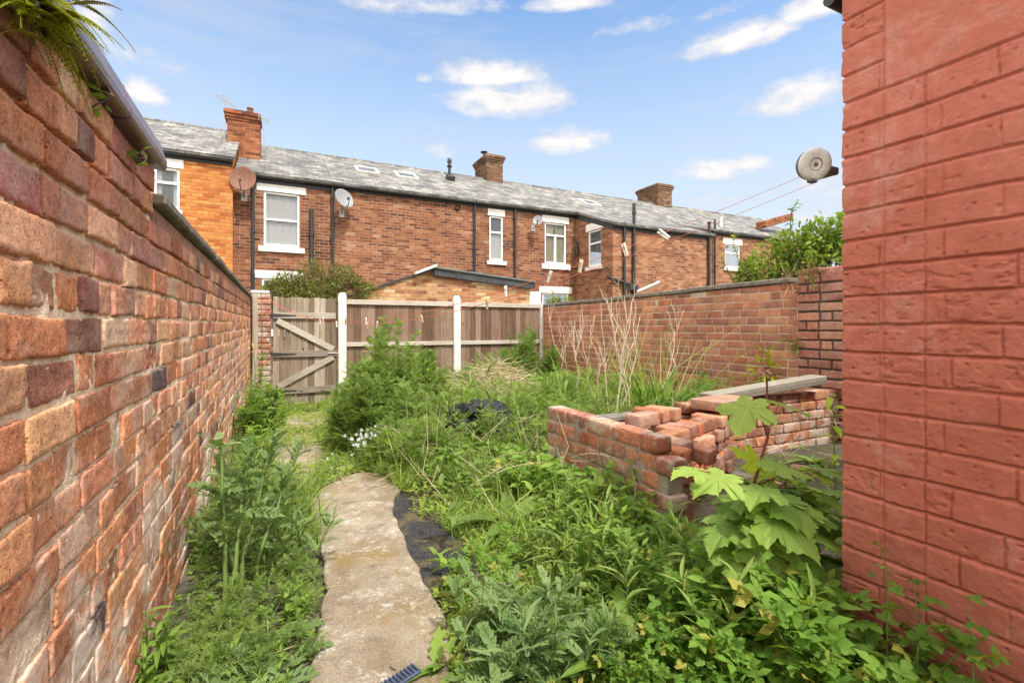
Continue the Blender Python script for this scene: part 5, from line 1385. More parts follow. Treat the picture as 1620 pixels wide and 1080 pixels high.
# ------------------------------------------------------------------ ground cover: uncountable small leaves
def build_cover():
    rng = np.random.default_rng(77); mb = MB()
    def layer(n, x0, x1, y0, y1, T, size, hmax, dens=None, tone=.5, el=.35, mat=0, far=True):
        X, Y = sites(rng, n, x0, x1, y0, y1, .01, dens, far); k = len(X)
        if not k: return
        Z = g0(X, Y) + rng.random(k) ** 1.6 * hmax + .004
        az = rng.random(k) * 6.283; e = rng.normal(el, .35, k)
        D = np.stack([np.cos(az) * np.cos(e), np.sin(az) * np.cos(e), np.sin(e)], -1)
        patch = .3 * fbm(np.stack([X * 2.2, Y * 2.2, X * 0], -1), 3, 4)
        sc = size * (1 + rng.normal(0, .3, k)).clip(.4, 2); w = rng.integers(0, len(T), k); tn = tones(rng, k, tone, .2); tn[:, 0] = np.clip(tn[:, 0] + patch, 0, 1)
        for q in range(len(T)):
            m = w == q
            if m.any(): scatter(mb, T[q], np.stack([X, Y, Z], -1)[m], D[m], sc[m], rng.normal(0, .5, m.sum()), tn[m], mat)
    pn = lambda sc, th, sd: (lambda X, Y: np.clip((fbm(np.stack([X * sc, Y * sc, X * 0], -1), 3, sd) - th) * 5, 0, 1))
    T1 = [T_leaf(.5, 3, .1, .3), T_leaf(.36, 3, .12, .4), T_leaf(.6, 3, .05, .2)]
    T2 = [T_leaf(.5, 2, .1, .3), T_leaf(.34, 2, .12, .3)]
    layer(30000, -.33, 2.4, .9, 3.2, T1, .021, .03, pn(2.9, -.08, 3), .58)
    layer(7000, .55, 1.7, .9, 2.5, T1, .028, .05, pn(2.4, .0, 5), .62)
    layer(34000, -.33, 4.6, 3.0, 8.1, T2, .034, .06, pn(2.0, -.3, 6), .6)
    layer(17000, -.3, 1.0, 2.9, 8.1, T2, .032, .05, pn(2.6, -.22, 7), .75, far=False)
    layer(900, .45, 1.1, 1.6, 2.7, T1, .018, .015, pn(5.0, .05, 9), .75)
    layer(5000, .3, 1.6, 1.1, 2.7, [T_pinnate(4, .12, .4, .2, seed=5)], .035, .03, pn(3, -.05, 8), .7)
    layer(2600, 1.7, 4.6, 1.0, 2.62, T1, .028, .03, pn(2.5, -.05, 11), .4)
    mb.build('ground_cover', M['leaf_cover'], None, 'low mat of small green leaves and moss over the yard', 'ground cover', kind='stuff')
    # grass
    gb = MB()
    def grass(n, x0, x1, y0, y1, h, dens=None, tone=.55, spread=.55, wd=1.0):
        X, Y = sites(rng, n, x0, x1, y0, y1, .015, dens); k = len(X)
        if not k: return
        az = rng.random(k) * 6.283; e = rng.normal(1.15, .28, k)
        D = np.stack([np.cos(az) * np.cos(e), np.sin(az) * np.cos(e), np.sin(e)], -1); w = rng.integers(0, 4, k); sc = h * (1 + rng.normal(0, .35, k)).clip(.3, 2.2)
        tn = tones(rng, k, tone, .2)
        for q in range(4):
            m = w == q
            if m.any(): scatter(gb, BLADES[q], np.stack([X, Y, g0(X, Y)], -1)[m], D[m], sc[m], rng.normal(0, 1, m.sum()), tn[m])
    tuft = lambda sc, th, sd: (lambda X, Y: np.clip((fbm(np.stack([X * sc, Y * sc, X * 0], -1), 2, sd) - th) * 8, 0, 1))
    grass(15000, .55, 1.6, 2.55, 3.9, .14, tuft(2.4, -.1, 11), .75)
    grass(22000, .6, 4.6, 3.2, 8.1, .22, tuft(1.6, -.02, 12), .6)
    grass(4500, .8, 1.62, 1.2, 2.7, .10, tuft(2.9, .05, 13), .65)
    grass(2200, 1.15, 1.75, 1.35, 1.75, .13, tuft(2.6, -.3, 14), .7)
    grass(5000, -.33, .25, 1.2, 7.9, .20, tuft(2.0, .1, 15), .5)
    grass(2500, .3, .8, 2.9, 5.0, .10, tuft(3.0, .0, 16), .75)
    grass(1200, .62, .9, 1.9, 2.5, .12, tuft(4.0, .05, 17), .75)
    grass(900, .9, 1.5, .8, 2.4, .22, tuft(2.4, .0, 18), .75)
    gb.build('grass', M['leaf_grass'], None, 'bright green grass growing loose among the weeds', 'grass', kind='stuff')
build_cover()

# ------------------------------------------------------------------ undergrowth: mini plants scattered as one mass
def mini(T, per, h, size, seed, lo=.1, up=.5, side=0):
    r = np.random.default_rng(seed); ms, ml = MB(), MB(); herb(ms, ml, (0, 0, 0), h, (r.normal(0, .15 * h), r.normal(0, .15 * h)), r, T, per, size, lo, up, .004 * h / .4, side=side)
    Vs = [np.concatenate(x.V) for x in (ms, ml)]; F = []; off = 0; tn = []
    for x, v in zip((ms, ml), Vs):
        L = np.concatenate(x.L); F.append(L.reshape(-1, 4) + off); off += len(v); tn.append(np.concatenate(x.T) if x is ml else np.tile([.35, .5, 0], (len(L) // 4, 1)))
    return np.concatenate(Vs), np.concatenate(F), np.concatenate(tn)
def scatter_mini(mb, T, pos, scale, yaw, tshift, lean, rng):
    V, F, tn = T; n = len(pos); c, s = np.cos(yaw), np.sin(yaw)
    W = np.empty((n, len(V), 3)); W[..., 0] = V[:, 0] * c[:, None] - V[:, 1] * s[:, None] + V[:, 2] * lean[:, :1]; W[..., 1] = V[:, 0] * s[:, None] + V[:, 1] * c[:, None] + V[:, 2] * lean[:, 1:]; W[..., 2] = V[:, 2]
    W = W * scale[:, None, None] + pos[:, None, :]
    Fi = (F[None] + (np.arange(n) * len(V))[:, None, None]).reshape(-1, 4); t = np.tile(tn[None], (n, 1, 1)); t[..., 0] = np.clip(t[..., 0] + tshift[:, None], 0, 1)
    mb.add(W.reshape(-1, 3), Fi, tone=t.reshape(-1, 3))
def mass(name, mat, label, cat, T, zones, seed):
    rng = np.random.default_rng(seed); mb = MB()
    for (n, x0, x1, y0, y1, h, dens, ts) in zones:
        X, Y = sites(rng, n, x0, x1, y0, y1, -.04, dens); k = len(X)
        if not k: continue
        hh = (h(X, Y) if callable(h) else np.full(k, h)) * (1 + rng.normal(0, .25, k)).clip(.4, 1.6)
        w = rng.integers(0, len(T), k); pos = np.stack([X, Y, g0(X, Y) - .01], -1); yaw = rng.random(k) * 6.283; ln = rng.normal(0, .15, (k, 2)); tsh = ts + rng.normal(0, .1, k) + .2 * fbm(np.stack([X * 2, Y * 2, X * 0], -1), 2, 9)
        for q in range(len(T)):
            m = w == q
            if m.any(): scatter_mini(mb, T[q], pos[m], hh[m], yaw[m], tsh[m], ln[m], rng)
    return mb.build(name, mat, None, label, cat, kind='stuff')
FE = [mini(PIN_FINE, 20, 1, .30, i, .08) for i in range(4)]         # unit-height plants
AV = [mini(AVENS, 11, 1, .46, 10 + i, .2, .45) for i in range(4)]
OV = [mini(OVAL, 14, 1, .26, 20 + i, .1) for i in range(4)]
LN = [mini(LANCE, 18, 1, .34, 30 + i, .1, .7) for i in range(4)]
pn = lambda sc, th, sd: (lambda X, Y: np.clip((fbm(np.stack([X * sc, Y * sc, X * 0], -1), 3, sd) - th) * 6, 0, 1))
# right hand foreground: avens spilling along the outhouse and in front of the planter
av_d = lambda X, Y: np.clip((X - (.88 + .38 * (Y - 1.3) + .08 * np.sin(Y * 9))) * 8, 0, 1) * (.35 + .65 * pn(2.2, -.3, 41)(X, Y)) * (1 - .75 * np.clip((Y - 1.55) * 4, 0, 1) * (X < 1.3))
av_h = lambda X, Y: (.11 + .15 * np.clip((X - .85) / .5, 0, 1)) * (1 - .45 * np.clip((Y - 1.0) * 3, 0, 1)) * np.clip(.45 + 1.6 * np.hypot(X - 1.5, Y - 1.1), 0, 1)
mass('avens_undergrowth', M['leaf_avens'], 'thick spread of three-part bright green leaves beside the red outhouse', 'undergrowth', AV,
     [(520, .8, 1.49, .80, 2.0, av_h, av_d, .0), (110, 1.16, 1.48, .60, .92, .18, None, .05), (40, 1.25, 1.48, .45, .66, .13, None, .05), (100, 1.3, 1.9, .88, 1.3, .09, None, .1), (240, .6, 1.5, 1.3, 2.6, .10, pn(2.2, 0, 42), .1), (90, 1.22, 1.58, 1.65, 2.7, .2, pn(3, -.1, 44), .15)], 51)
mass('feathery_undergrowth', M['leaf_weed'], 'knee high mass of feathery green weeds across the back of the yard', 'undergrowth', FE,
     [(430, .75, 1.6, 3.2, 5.2, .30, pn(1.5, -.35, 43), .1), (900, 1.0, 4.5, 4.0, 8.0, .38, pn(1.2, -.35, 44), .12), (240, 1.7, 4.4, 2.9, 4.2, .34, pn(1.3, -.3, 45), .12), (150, .9, 1.5, 2.5, 3.4, .16, pn(2, -.1, 46), .15),
      (210, -.32, .30, 2.5, 3.7, .13, None, .1), (120, -.3, .16, 1.5, 2.6, .12, None, .15), (120, .25, .5, 3.4, 5.5, .09, pn(2, 0, 48), .3)], 52)
mass('leafy_undergrowth', M['leaf_bright'], 'soft light green leafy weeds mixed through the middle of the yard', 'undergrowth', OV,
     [(260, .8, 1.55, 2.2, 4.0, .22, pn(1.7, -.2, 47), .0), (300, 1.6, 4.3, 3.6, 7.6, .36, pn(1.3, -.15, 48), .05), (170, -.3, .2, 4.2, 8.0, .26, None, .1), (150, -.33, .16, 1.2, 2.4, .075, None, .2), (200, .2, .8, 5.2, 8.0, .12, None, .2), (60, .8, 1.4, 1.25, 2.2, .08, pn(2.6, .0, 49), .15), (90, 1.0, 1.48, .75, 1.6, .24, pn(3, -.1, 52), .2), (80, 1.15, 1.58, 1.6, 2.6, .26, pn(2.5, -.05, 50), .15)], 53)
mass('narrow_undergrowth', M['leaf_weed'], 'narrow leaved dark green weeds along the left garden wall', 'undergrowth', LN,
     [(40, -.32, .1, 2.4, 3.4, .16, None, .15), (150, 1.0, 2.6, 3.2, 6.5, .42, pn(1.3, -.1, 50), .1), (70, .9, 1.5, 1.5, 2.6, .16, pn(2, 0, 51), .2), (40, -.3, .0, .95, 1.4, .10, None, .25), (60, .95, 1.48, .8, 1.8, .26, pn(3, -.1, 53), .3)], 54)

# ------------------------------------------------------------------ the tall weed clump
def clump(label, name, specs, T, size, per, seed, mat='leaf_weed', tone=.42, side=3, r=.006):
    rng = np.random.default_rng(seed); ms, ml = MB(), MB(); c = np.mean([(s[0], s[1]) for s in specs], 0)
    root = plant(name, gz(*c), label, 'weed')
    for (x, y, h) in specs:
        herb(ms, ml, gz(x, y), h, (rng.normal(0, .07 * h), rng.normal(0, .07 * h)), rng, T, int(per * (h ** .8 + .25)), size * rng.uniform(.65, 1.15), .10, .72, r * h ** .5, tone=tone + rng.normal(0, .06), side=side)
    finish(root, ms, ml, M['stem'], M[mat]); return root
def silhouette(pts, Y0, Y1, n, seed, drop=.24):
    """stems whose tops follow a ragged profile: pts = (px, py)"""
    rng = np.random.default_rng(seed); out = []; P = np.array(pts, float)
    for _ in range(n):
        px = rng.uniform(P[0, 0], P[-1, 0]); Y = rng.uniform(Y0, Y1); py = np.interp(px, P[:, 0], P[:, 1]); X = lateral(px, Y)
        h = height(X, Y, py) - float(g0(X, Y))
        if h > .08 and X < 4.5 and Y < 8.05 and free(np.array([X]), np.array([Y]))[0]: out.append((X, Y, h * (1 - drop * rng.random() ** 1.5)))
    return out
clump('tallest feathery green weed clump, with its tip reaching the washing lines', 'tall_weed', silhouette([(556, 585), (575, 560), (595, 535), (612, 500), (622, 492), (634, 508), (648, 545), (662, 570)], 4.7, 5.4, 26, 1), PIN, .15, 40, 61, tone=.52)
clump('rounded dark green weed standing to the right of the tallest one', 'tall_weed', silhouette([(636, 575), (650, 552), (664, 545), (678, 552), (694, 575), (706, 610)], 5.3, 5.9, 16, 2), PIN, .14, 40, 62, tone=.36)
clump('sprawling feathery weed spreading in front of the white gate post', 'tall_weed', silhouette([(520, 655), (535, 615), (552, 592), (575, 580), (600, 590)], 4.2, 4.9, 18, 3), PIN, .13, 36, 63, tone=.52)
clump('broad skirt of feathery weed under the tallest clump', 'tall_weed', silhouette([(560, 640), (600, 600), (640, 590), (690, 610), (730, 650)], 3.9, 4.7, 28, 4), PIN, .13, 32, 64, tone=.5)
clump('deep green bushy weed in the far corner by the fence end', 'tall_weed', silhouette([(800, 565), (818, 535), (832, 522), (846, 535), (862, 528), (880, 555)], 7.0, 7.7, 20, 5), PIN, .17, 40, 65, tone=.32)
clump('light green weed bank between the slim post and the straw', 'tall_weed', silhouette([(730, 575), (760, 560), (790, 558), (812, 552)], 6.6, 7.6, 22, 6), PIN_FINE, .16, 36, 66, tone=.5)
clump('feathery weeds filling the ground in front of the straw heap', 'tall_weed', silhouette([(700, 660), (750, 665), (800, 650), (860, 640)], 4.0, 5.0, 24, 7), PIN_FINE, .14, 30, 67, tone=.6)
clump('light feathery weeds beside the far end of the planter', 'tall_weed', silhouette([(830, 610), (880, 590), (930, 600), (960, 620)], 4.3, 5.6, 24, 8), PIN_FINE, .15, 30, 68, tone=.55)
# curled dock-like leaves at the front of the clump
def rosette(label, x, y, n, size, T, mat, seed, el=(.3, 1.0), name='dock', tone=.4, cat='weed', z=.0, stemmat=None):
    rng = np.random.default_rng(seed); ml = MB(); root = plant(name, gz(x, y), label, cat)
    az = rng.random(n) * 6.283; e = rng.uniform(*el, n); D = np.stack([np.cos(az) * np.cos(e), np.sin(az) * np.cos(e), np.sin(e)], -1)
    pos = np.tile(gz(x, y, .0 + z), (n, 1)) + rng.normal(0, .012, (n, 3)) * np.array([1, 1, .2]); sc = size * (1 + rng.normal(0, .25, n)).clip(.5, 1.5); w = rng.integers(0, len(T), n)
    for q in range(len(T)):
        m = w == q
        if m.any(): scatter(ml, T[q], pos[m], D[m], sc[m], rng.normal(0, .25, m.sum()), tones(rng, m.sum(), tone, .18))
    ml.build('leaves', mat, root); return root
DOCK = [T_leaf(.24, 10, .14, .75, .06), T_leaf(.28, 10, .1, 1.0, .06), T_leaf(.22, 10, .18, .5, .06)]
x, y = floor_point(640, 735); rosette('curling long leaved dock at the front of the tall weeds', x, y, 34, .30, DOCK, M['leaf_weed'], 71, (.7, 1.3), tone=.3)
x, y = floor_point(600, 715); rosette('arching dark green dock behind the white flowers', x, y + .15, 30, .31, DOCK, M['leaf_weed'], 72, (.95, 1.4), tone=.25)
x, y = floor_point(690, 730); rosette('arching dock leaning towards the black bag', x, y, 26, .28, DOCK, M['leaf_weed'], 73, (.7, 1.3), tone=.35)
for (px, py, sz, n, lab, tn, mt) in ((698, 1058, .11, 16, 'toothed dandelion leaves on the edge of the concrete path', .5, 'leaf_bright'), (672, 1110, .10, 10, 'light green dandelion leaves at the bottom edge beside the path', .7, 'leaf_bright'), (748, 560 + 500, .12, 8, 'small dock beside the grey green thistle', .5, 'leaf_bright'),
                                     (800, 835, .24, 26, 'strap leaved plantain clump in front of the planter', .45, 'leaf_weed'), (470, 684, .10, 30, 'small round weed tuft growing on the far paving', .45, 'leaf_weed'), (1010, 900, .2, 14, 'broad arching dock below the corner of the planter', .5, 'leaf_bright'),
                                     (1130, 905, .22, 12, 'long leaved dock in front of the sycamore', .5, 'leaf_bright'), (905, 1010, .16, 14, 'plantain among the leaf litter', .55, 'leaf_bright'), (980, 1060, .2, 12, 'wide bladed dock low in the foreground', .5, 'leaf_bright'), (360, 1060, .10, 14, 'small pale weed near the foot of the left wall', .7, 'leaf_bright'),
                                     (1290, 735, .16, 18, 'spiky green rosette on the planter floor against the pier', .4, 'leaf_weed'), (720, 600, .1, 1, '', 0, '')):
    if lab:
        x, y = floor_point(px, py); rosette(lab, x, y, n, sz, DOCK if 'dande' not in lab else [T_leaf(.34, 9, .1, .5, .22), T_leaf(.3, 9, .15, .8, .25)], M[mt], px, (.25, 1.1), name='broad_leaved_weed', tone=tn)

# ------------------------------------------------------------------ thistles
def thistle_left():
    rng = np.random.default_rng(81); ms, ml = MB(), MB(); x, y = -.17, 2.02
    root = plant('thistle', gz(x, y), 'tall spiny sow thistle with thick stems against the left wall', 'thistle')
    for (dx, dy, tx, ty, h) in ((0, 0, -.02, .06, .60), (.04, .03, .12, .12, .56), (.02, -.03, .05, .16, .52), (.1, .16, .16, .2, .46), (.02, .1, -.06, .2, .5)):
        b = gz(x + dx, y + dy); tip = b + (tx, ty, h); P = stem_curve(b, tip, n=8, rng=rng, wob=.01); ms.tube(P, np.linspace(.009, .005, 8), 7, caps=False)
        n = 20; s = .30 + .70 * np.sort(rng.random(n)) ** .7; k = s * 7; i = np.minimum(k.astype(int), 6); f = (k - i)[:, None]; pos = P[i] * (1 - f) + P[i + 1] * f
        az = np.arange(n) * 2.4; el = .45 + .6 * s + rng.normal(0, .28, n); D = np.stack([np.cos(az) * np.cos(el), np.sin(az) * np.cos(el), np.sin(el)], -1); w = rng.integers(0, 3, n)
        for q in range(3):
            m = w == q; scatter(ml, PIN_THISTLE[q], pos[m], D[m], (.12 * (1.05 - .35 * s) * (1 + rng.normal(0, .2, n)))[m], rng.normal(0, .3, m.sum()), tones(rng, m.sum(), .5, .25))
    finish(root, ms, ml, M['stem'], M['leaf_grey'])
    # pale spiny leaf and lower rosette
    root = plant('thistle', gz(-.02, 2.25), 'bushy low thistle with finely cut leaves beside the concrete path', 'thistle'); ms, ml = MB(), MB()
    for k in range(13):
        bx, by = rng.uniform(-.2, .13), rng.uniform(2.05, 2.8); herb(ms, ml, gz(bx, by), rng.uniform(.16, .36), (rng.normal(0, .07), rng.normal(0, .07)), rng, PIN_THISTLE + LANCE, 13, .095, .05, .85, .004, tone=.62)
    finish(root, ms, ml, M['stem'], M['leaf_grey'])
    root = plant('thistle', gz(-.05, 1.62), 'flat spiny thistle rosette on the dark soil left of the path', 'thistle'); ml = MB()
    for k in range(26):
        a = rng.random() * 6.28; e = rng.uniform(.05, .7); D = np.array([[math.cos(a) * math.cos(e), math.sin(a) * math.cos(e), math.sin(e)]]); scatter(ml, PIN_THISTLE[k % 3], gz(-.12 + rng.normal(0, .08), 1.62 + rng.normal(0, .1), .02)[None], D, [rng.uniform(.10, .17)], [rng.normal(0, .3)], tones(rng, 1, .55, .2))
    finish(root, None, ml, None, M['leaf_grey'])
    root = plant('thistle', gz(.68, 1.27), 'grey green thistle clump in the middle foreground', 'thistle'); ms, ml = MB(), MB()
    for k in range(30):
        a = rng.random() * 6.28; rr = .17 * rng.random() ** .5; herb(ms, ml, gz(.68 + math.cos(a) * rr, 1.27 + math.sin(a) * rr), rng.uniform(.13, .24), (math.cos(a) * rr * .7, math.sin(a) * rr * .7), rng, LANCE + PIN_THISTLE, 15, .10, .1, .7, .003, tone=.42)
    finish(root, ms, ml, M['stem'], M['leaf_grey'])
thistle_left()
def small_herb(label, px, py, h, T, per, size, mat, seed, lean=(0, 0), n=1, tone=.45, name='weed', side=1, Y=None):
    rng = np.random.default_rng(seed)
    if Y is None: x, y = floor_point(px, py)
    else: y = Y; x = lateral(px, Y)
    ms, ml = MB(), MB(); root = plant(name, gz(x, y), label, 'weed')
    for k in range(n): herb(ms, ml, gz(x + rng.normal(0, .03) * (n > 1), y + rng.normal(0, .03) * (n > 1)), h * (1 if k == 0 else rng.uniform(.5, 1)), (lean[0] + rng.normal(0, .1 * h), lean[1] + rng.normal(0, .1 * h)), rng, T, per, size, .15, .4, .004, tone=tone, side=side)
    finish(root, ms, ml, M['stem'], M[mat]); return root
small_herb('single upright weed with dark drooping leaves beside the tarmac', 718, 868, .30, OVAL, 9, .11, 'leaf_weed', 91, (-.02, .02), tone=.3, side=0)
small_herb('small pale nettle at the lower edge of the tarmac', 715, 905, .10, OVAL, 8, .09, 'leaf_bright', 92, (-.06, 0), tone=.6, side=0)
small_herb('yellow flowered ragged weed climbing in the gate corner', 398, 650, .95, PIN, 26, .12, 'leaf_bright', 93, (.0, .0), 3, .45, Y=7.2)
small_herb('leafy green weed crowding the foot of the left wall by the gate', 425, 650, .55, OVAL, 26, .13, 'leaf_weed', 94, (0, 0), 9, .4, Y=5.6)
small_herb('fine leaved weed at the far end of the left wall', 398, 660, .6, PIN_FINE, 26, .14, 'leaf_bright', 95, (0, 0), 7, .45, Y=5.0)
small_herb('broad leaved seedling in the bottom left corner by the wall', 245, 1075, .20, LANCE, 12, .12, 'leaf_bright', 96, (.02, .0), 4, .5, side=0)
small_herb('red leaved seedling with pale green shoots on bare soil', 470, 985, .13, OVAL, 12, .05, 'leaf_bright', 97, (0, 0), 4, .65, side=1)
small_herb('thin weed sprouting through the front of the planter wall', 975, 740, .26, OVAL, 18, .05, 'leaf_bright', 98, (.02, 0), 3, .55, Y=1.75, side=1)
small_herb('spindly flowering weed right of the plantain', 905, 880, .42, OVAL, 14, .06, 'leaf_bright', 99, (.02, 0), 4, .5, side=2)
small_herb('tall thin weed leaning over the foreground leaves', 1005, 960, .34, OVAL, 12, .06, 'leaf_bright', 100, (-.03, 0), 3, .5, side=2)
small_herb('pale yellow green tuft growing in front of the right wall', 1090, 650, .45, PIN_FINE, 20, .11, 'leaf_bright', 101, (0, 0), 4, .6, Y=4.2)
small_herb('slim green weed before the right wall, left of the plank', 1145, 640, .50, PIN_FINE, 20, .11, 'leaf_bright', 102, (0, 0), 3, .55, Y=3.6)
# yellowish sapling next to the red corner, wall plant behind the plank
def sprig(label, name, P, T, n, size, mat_s, mat_l, seed, r=.003, up=.3, tone=.5, cat='plant'):
    rng = np.random.default_rng(seed); ms, ml = MB(), MB(); P = np.array(P, float); root = plant(name, P[0], label, cat)
    ms.tube(P, np.linspace(r, r * .5, len(P)), 5); s = np.linspace(.1, 1, n); k = s * (len(P) - 1); i = np.minimum(k.astype(int), len(P) - 2); f = (k - i)[:, None]; pos = P[i] * (1 - f) + P[i + 1] * f
    az = np.arange(n) * 2.4 + rng.normal(0, .4, n); el = up + rng.normal(0, .3, n); D = np.stack([np.cos(az) * np.cos(el), np.sin(az) * np.cos(el), np.sin(el)], -1)
    for q in range(n): scatter(ml, T[q % len(T)], pos[q:q + 1], D[q:q + 1], [size * rng.uniform(.6, 1.3)], [rng.normal(0, .3)], tones(rng, 1, tone, .2))
    finish(root, ms, ml, M[mat_s], M[mat_l]); return root
xs, ys = lateral(1322, 1.55), 1.55
sprig('yellow green young shoot beside the corner of the red outhouse', 'sapling', [(xs, ys, .02), (xs - .01, ys, .3), (xs - .02, ys, .55), (xs - .05, ys, .66)], OVAL, 14, .085, 'stem', 'leaf_maple_young', 103, .004)
def wall_tuft(label, c, n, size, mat, seed, spread=.07, tone=.6, T=OVAL, cat='plant', name='wall_plant'):
    rng = np.random.default_rng(seed); root = plant(name, c, label, cat); ml = MB(); ms = MB()
    pos = np.array(c) + rng.normal(0, spread, (n, 3)) * np.array([.5, 1, 1]); D = pos - np.array(c) + np.array([-.04, 0, .03]) + rng.normal(0, .03, (n, 3))
    for q in range(n): scatter(ml, T[q % len(T)], pos[q:q + 1], D[q:q + 1], [size * rng.uniform(.6, 1.3)], [rng.normal(0, .5)], tones(rng, 1, tone, .25))
    for q in range(min(n, 12)): ms.tube([np.array(c) + (.02, 0, 0), pos[q]], .002, 4, caps=False)
    finish(root, ms, ml, M['twig'], M[mat])
yq = 3.35; wall_tuft('bright yellow green tuft rooted in the right wall above the plank', (4.62, along(1212, 4.62), height(4.62, along(1212, 4.62), 585)), 90, .075, 'leaf_maple_young', 104, .085, .5)
wall_tuft('dry grassy tuft hanging from the coping next to the pier', (4.60, along(1245, 4.6), height(4.6, along(1245, 4.6), 443)), 30, .16, 'straw', 105, .04, .3, BLADES)
wall_tuft('small fern like tuft on the broken end of the wall top', (4.62, along(1278, 4.62), height(4.62, along(1278, 4.62), 440)), 36, .07, 'leaf_hedge', 106, .05, .6, PIN_FINE)
wall_tuft('little moss tuft growing from the joint beside the pier', (4.63, along(1255, 4.63), height(4.63, along(1255, 4.63), 545)), 26, .05, 'leaf_bright', 107, .03, .5)
for px, py, lab in ((222, 250, 'tiny weed rooted under the end of the blue coping'), (165, 150, 'small sprout in a joint below the coping')):
    yy = along(px, -.33); wall_tuft(lab, (-.335, yy, height(-.33, yy, py)), 14, .035, 'leaf_bright', px, .014, .6)

# ------------------------------------------------------------------ sycamore sapling
def sycamore():
    rng = np.random.default_rng(120); TM = [T_maple(.17, i) for i in range(4)]
    bx, by = 1.50, 1.16
    root = plant('sycamore_sapling', gz(bx, by), 'young sycamore with big pale lobed leaves and a red stem beside the outhouse', 'sapling')
    ms, ml, my, mr = MB(), MB(), MB(), MB()
    top = np.array([lateral(1213, 1.16), 1.16, 0]); top[2] = height(top[0], 1.16, 590)
    P = np.array([(bx, by, -.02), (bx + .01, by, .25), (bx + .025, by, .45), (top[0] + .005, 1.16, .62), tuple(top)])
    ms.tube(P, [.009, .008, .0065, .005, .0035], 8)
    def leaf(px, py, Y, size, aim, roll=0.0, mb=None, attach=None, tone=.5, k=0):
        X = lateral(px, Y); c = np.array([X, Y, height(X, Y, py)]); D = np.array(aim, float); D /= np.linalg.norm(D)
        V, _, F3, F4 = TM[k % 4]; R = frames(D[None], np.array([roll]))[0]; W = (V - np.array([0, .35, 0])) @ R * size + c; tn = np.array([tone, .3, 0])
        mb = mb or ml
        def vt(F):
            cc = V[F].mean(1); th = np.arctan2(cc[:, 0], cc[:, 1] - .05); vv = np.zeros(len(F))
            for va in (0, .82, -.82, 1.75, -1.75): vv = np.maximum(vv, np.exp(-((th - va) / .055) ** 2))
            t3 = np.tile(tn, (len(F), 1)); t3[:, 0] = np.clip(tn[0] + .45 * vv + rng.normal(0, .035, len(F)), 0, 1.2); return t3
        n0 = mb.n; mb.add(W, F3, tone=vt(F3), smooth=True); mb.V.append(np.zeros((0, 3))); mb.L.append((F4 + n0).ravel()); mb.S.append(np.full(len(F4), 4)); mb.T.append(vt(F4)); mb.M.append(np.zeros(len(F4), int)); mb.sm.append(np.ones(len(F4), bool))
        b = (np.array([0, 0, 0]) - np.array([0, .35, 0])) @ R * size + c
        a = attach if attach is not None else P[2]
        mid = (np.array(a) + b) / 2 + np.array([0, 0, .015]); ms.tube([a, mid, b], [.0028, .0023, .0018], 5, caps=False)
    up = P[3] + (P[4] - P[3]) * .1
    # the pair of drooping leaves under the tip
    leaf(1180, 650, 1.10, .155, (-.75, -.15, -.55), .1, attach=P[3], tone=.9, k=0); leaf(1250, 642, 1.17, .15, (.85, -.15, -.22), -.15, attach=P[3], tone=.9, k=1)
    for a in range(6): 
        an = a * 1.05; leaf(1213 + 6 * math.cos(an), 588, 1.16 + .01 * math.sin(an), .05, (math.cos(an), math.sin(an), -.5), 0, mr, attach=P[4], tone=.5, k=a)
    leaf(1130, 758, 1.02, .155, (-.85, -.1, -.12), .15, attach=P[2], tone=.85, k=2)
    leaf(1090, 745, 1.04, .10, (-.9, .1, .05), .1, attach=P[2], tone=.9, k=3)
    leaf(1188, 722, 1.13, .12, (-.6, .5, .5), .4, my, attach=P[3] * .5 + P[2] * .5, tone=.6, k=1)
    leaf(1235, 735, 1.08, .185, (.6, -.45, -.12), -.1, attach=P[3] * .5 + P[2] * .5, tone=.85, k=0)
    leaf(1292, 748, 1.18, .13, (.9, .1, -.45), -.1, attach=P[2], tone=.8, k=2)
    leaf(1205, 748, 1.20, .13, (-.2, .4, .2), .2, my, attach=P[2], tone=.3, k=3)
    big = [(1270, 800, .98, .25, (.45, -.65, -.45)), (1205, 805, 1.02, .22, (-.35, -.7, -.5)), (1310, 775, 1.0, .2, (.9, -.2, -.2)), (1165, 800, 1.12, .17, (-.8, -.1, -.25)), (1240, 830, .92, .23, (0, -.9, -.6)), (1290, 840, .93, .22, (.5, -.6, -.6)), (1190, 850, .98, .19, (-.5, -.6, -.6)), (1140, 845, 1.05, .15, (-.9, -.3, -.4)),
           (1255, 780, 1.10, .17, (.2, -.3, .1)), (1225, 770, 1.14, .16, (-.4, .1, .15)), (1320, 810, .95, .2, (.8, -.5, -.5)), (1215, 880, .95, .2, (-.2, -.8, -.7)), (1270, 885, .92, .2, (.3, -.8, -.8)), (1310, 880, .96, .16, (.7, -.6, -.7)), (1175, 765, 1.16, .12, (-.7, .3, .1)), (1250, 755, 1.16, .11, (.4, .2, .1)), (1165, 890, .99, .14, (-.6, -.5, -.7)), (1235, 905, 1.0, .17, (.1, -.6, -.8))]
    big += [(1275, 765, 1.02, .19, (.5, -.5, -.3)), (1315, 745, 1.12, .17, (.8, -.2, -.2)), (1225, 790, .97, .2, (-.2, -.8, -.4)), (1180, 785, 1.05, .16, (-.7, -.4, -.3))]
    for _ in range(26): big.append((rng.uniform(1140, 1330), rng.uniform(770, 900), rng.uniform(.93, 1.22), rng.uniform(.13, .2), (rng.normal(0, .7), rng.uniform(-.8, -.1), rng.uniform(-.6, .05))))
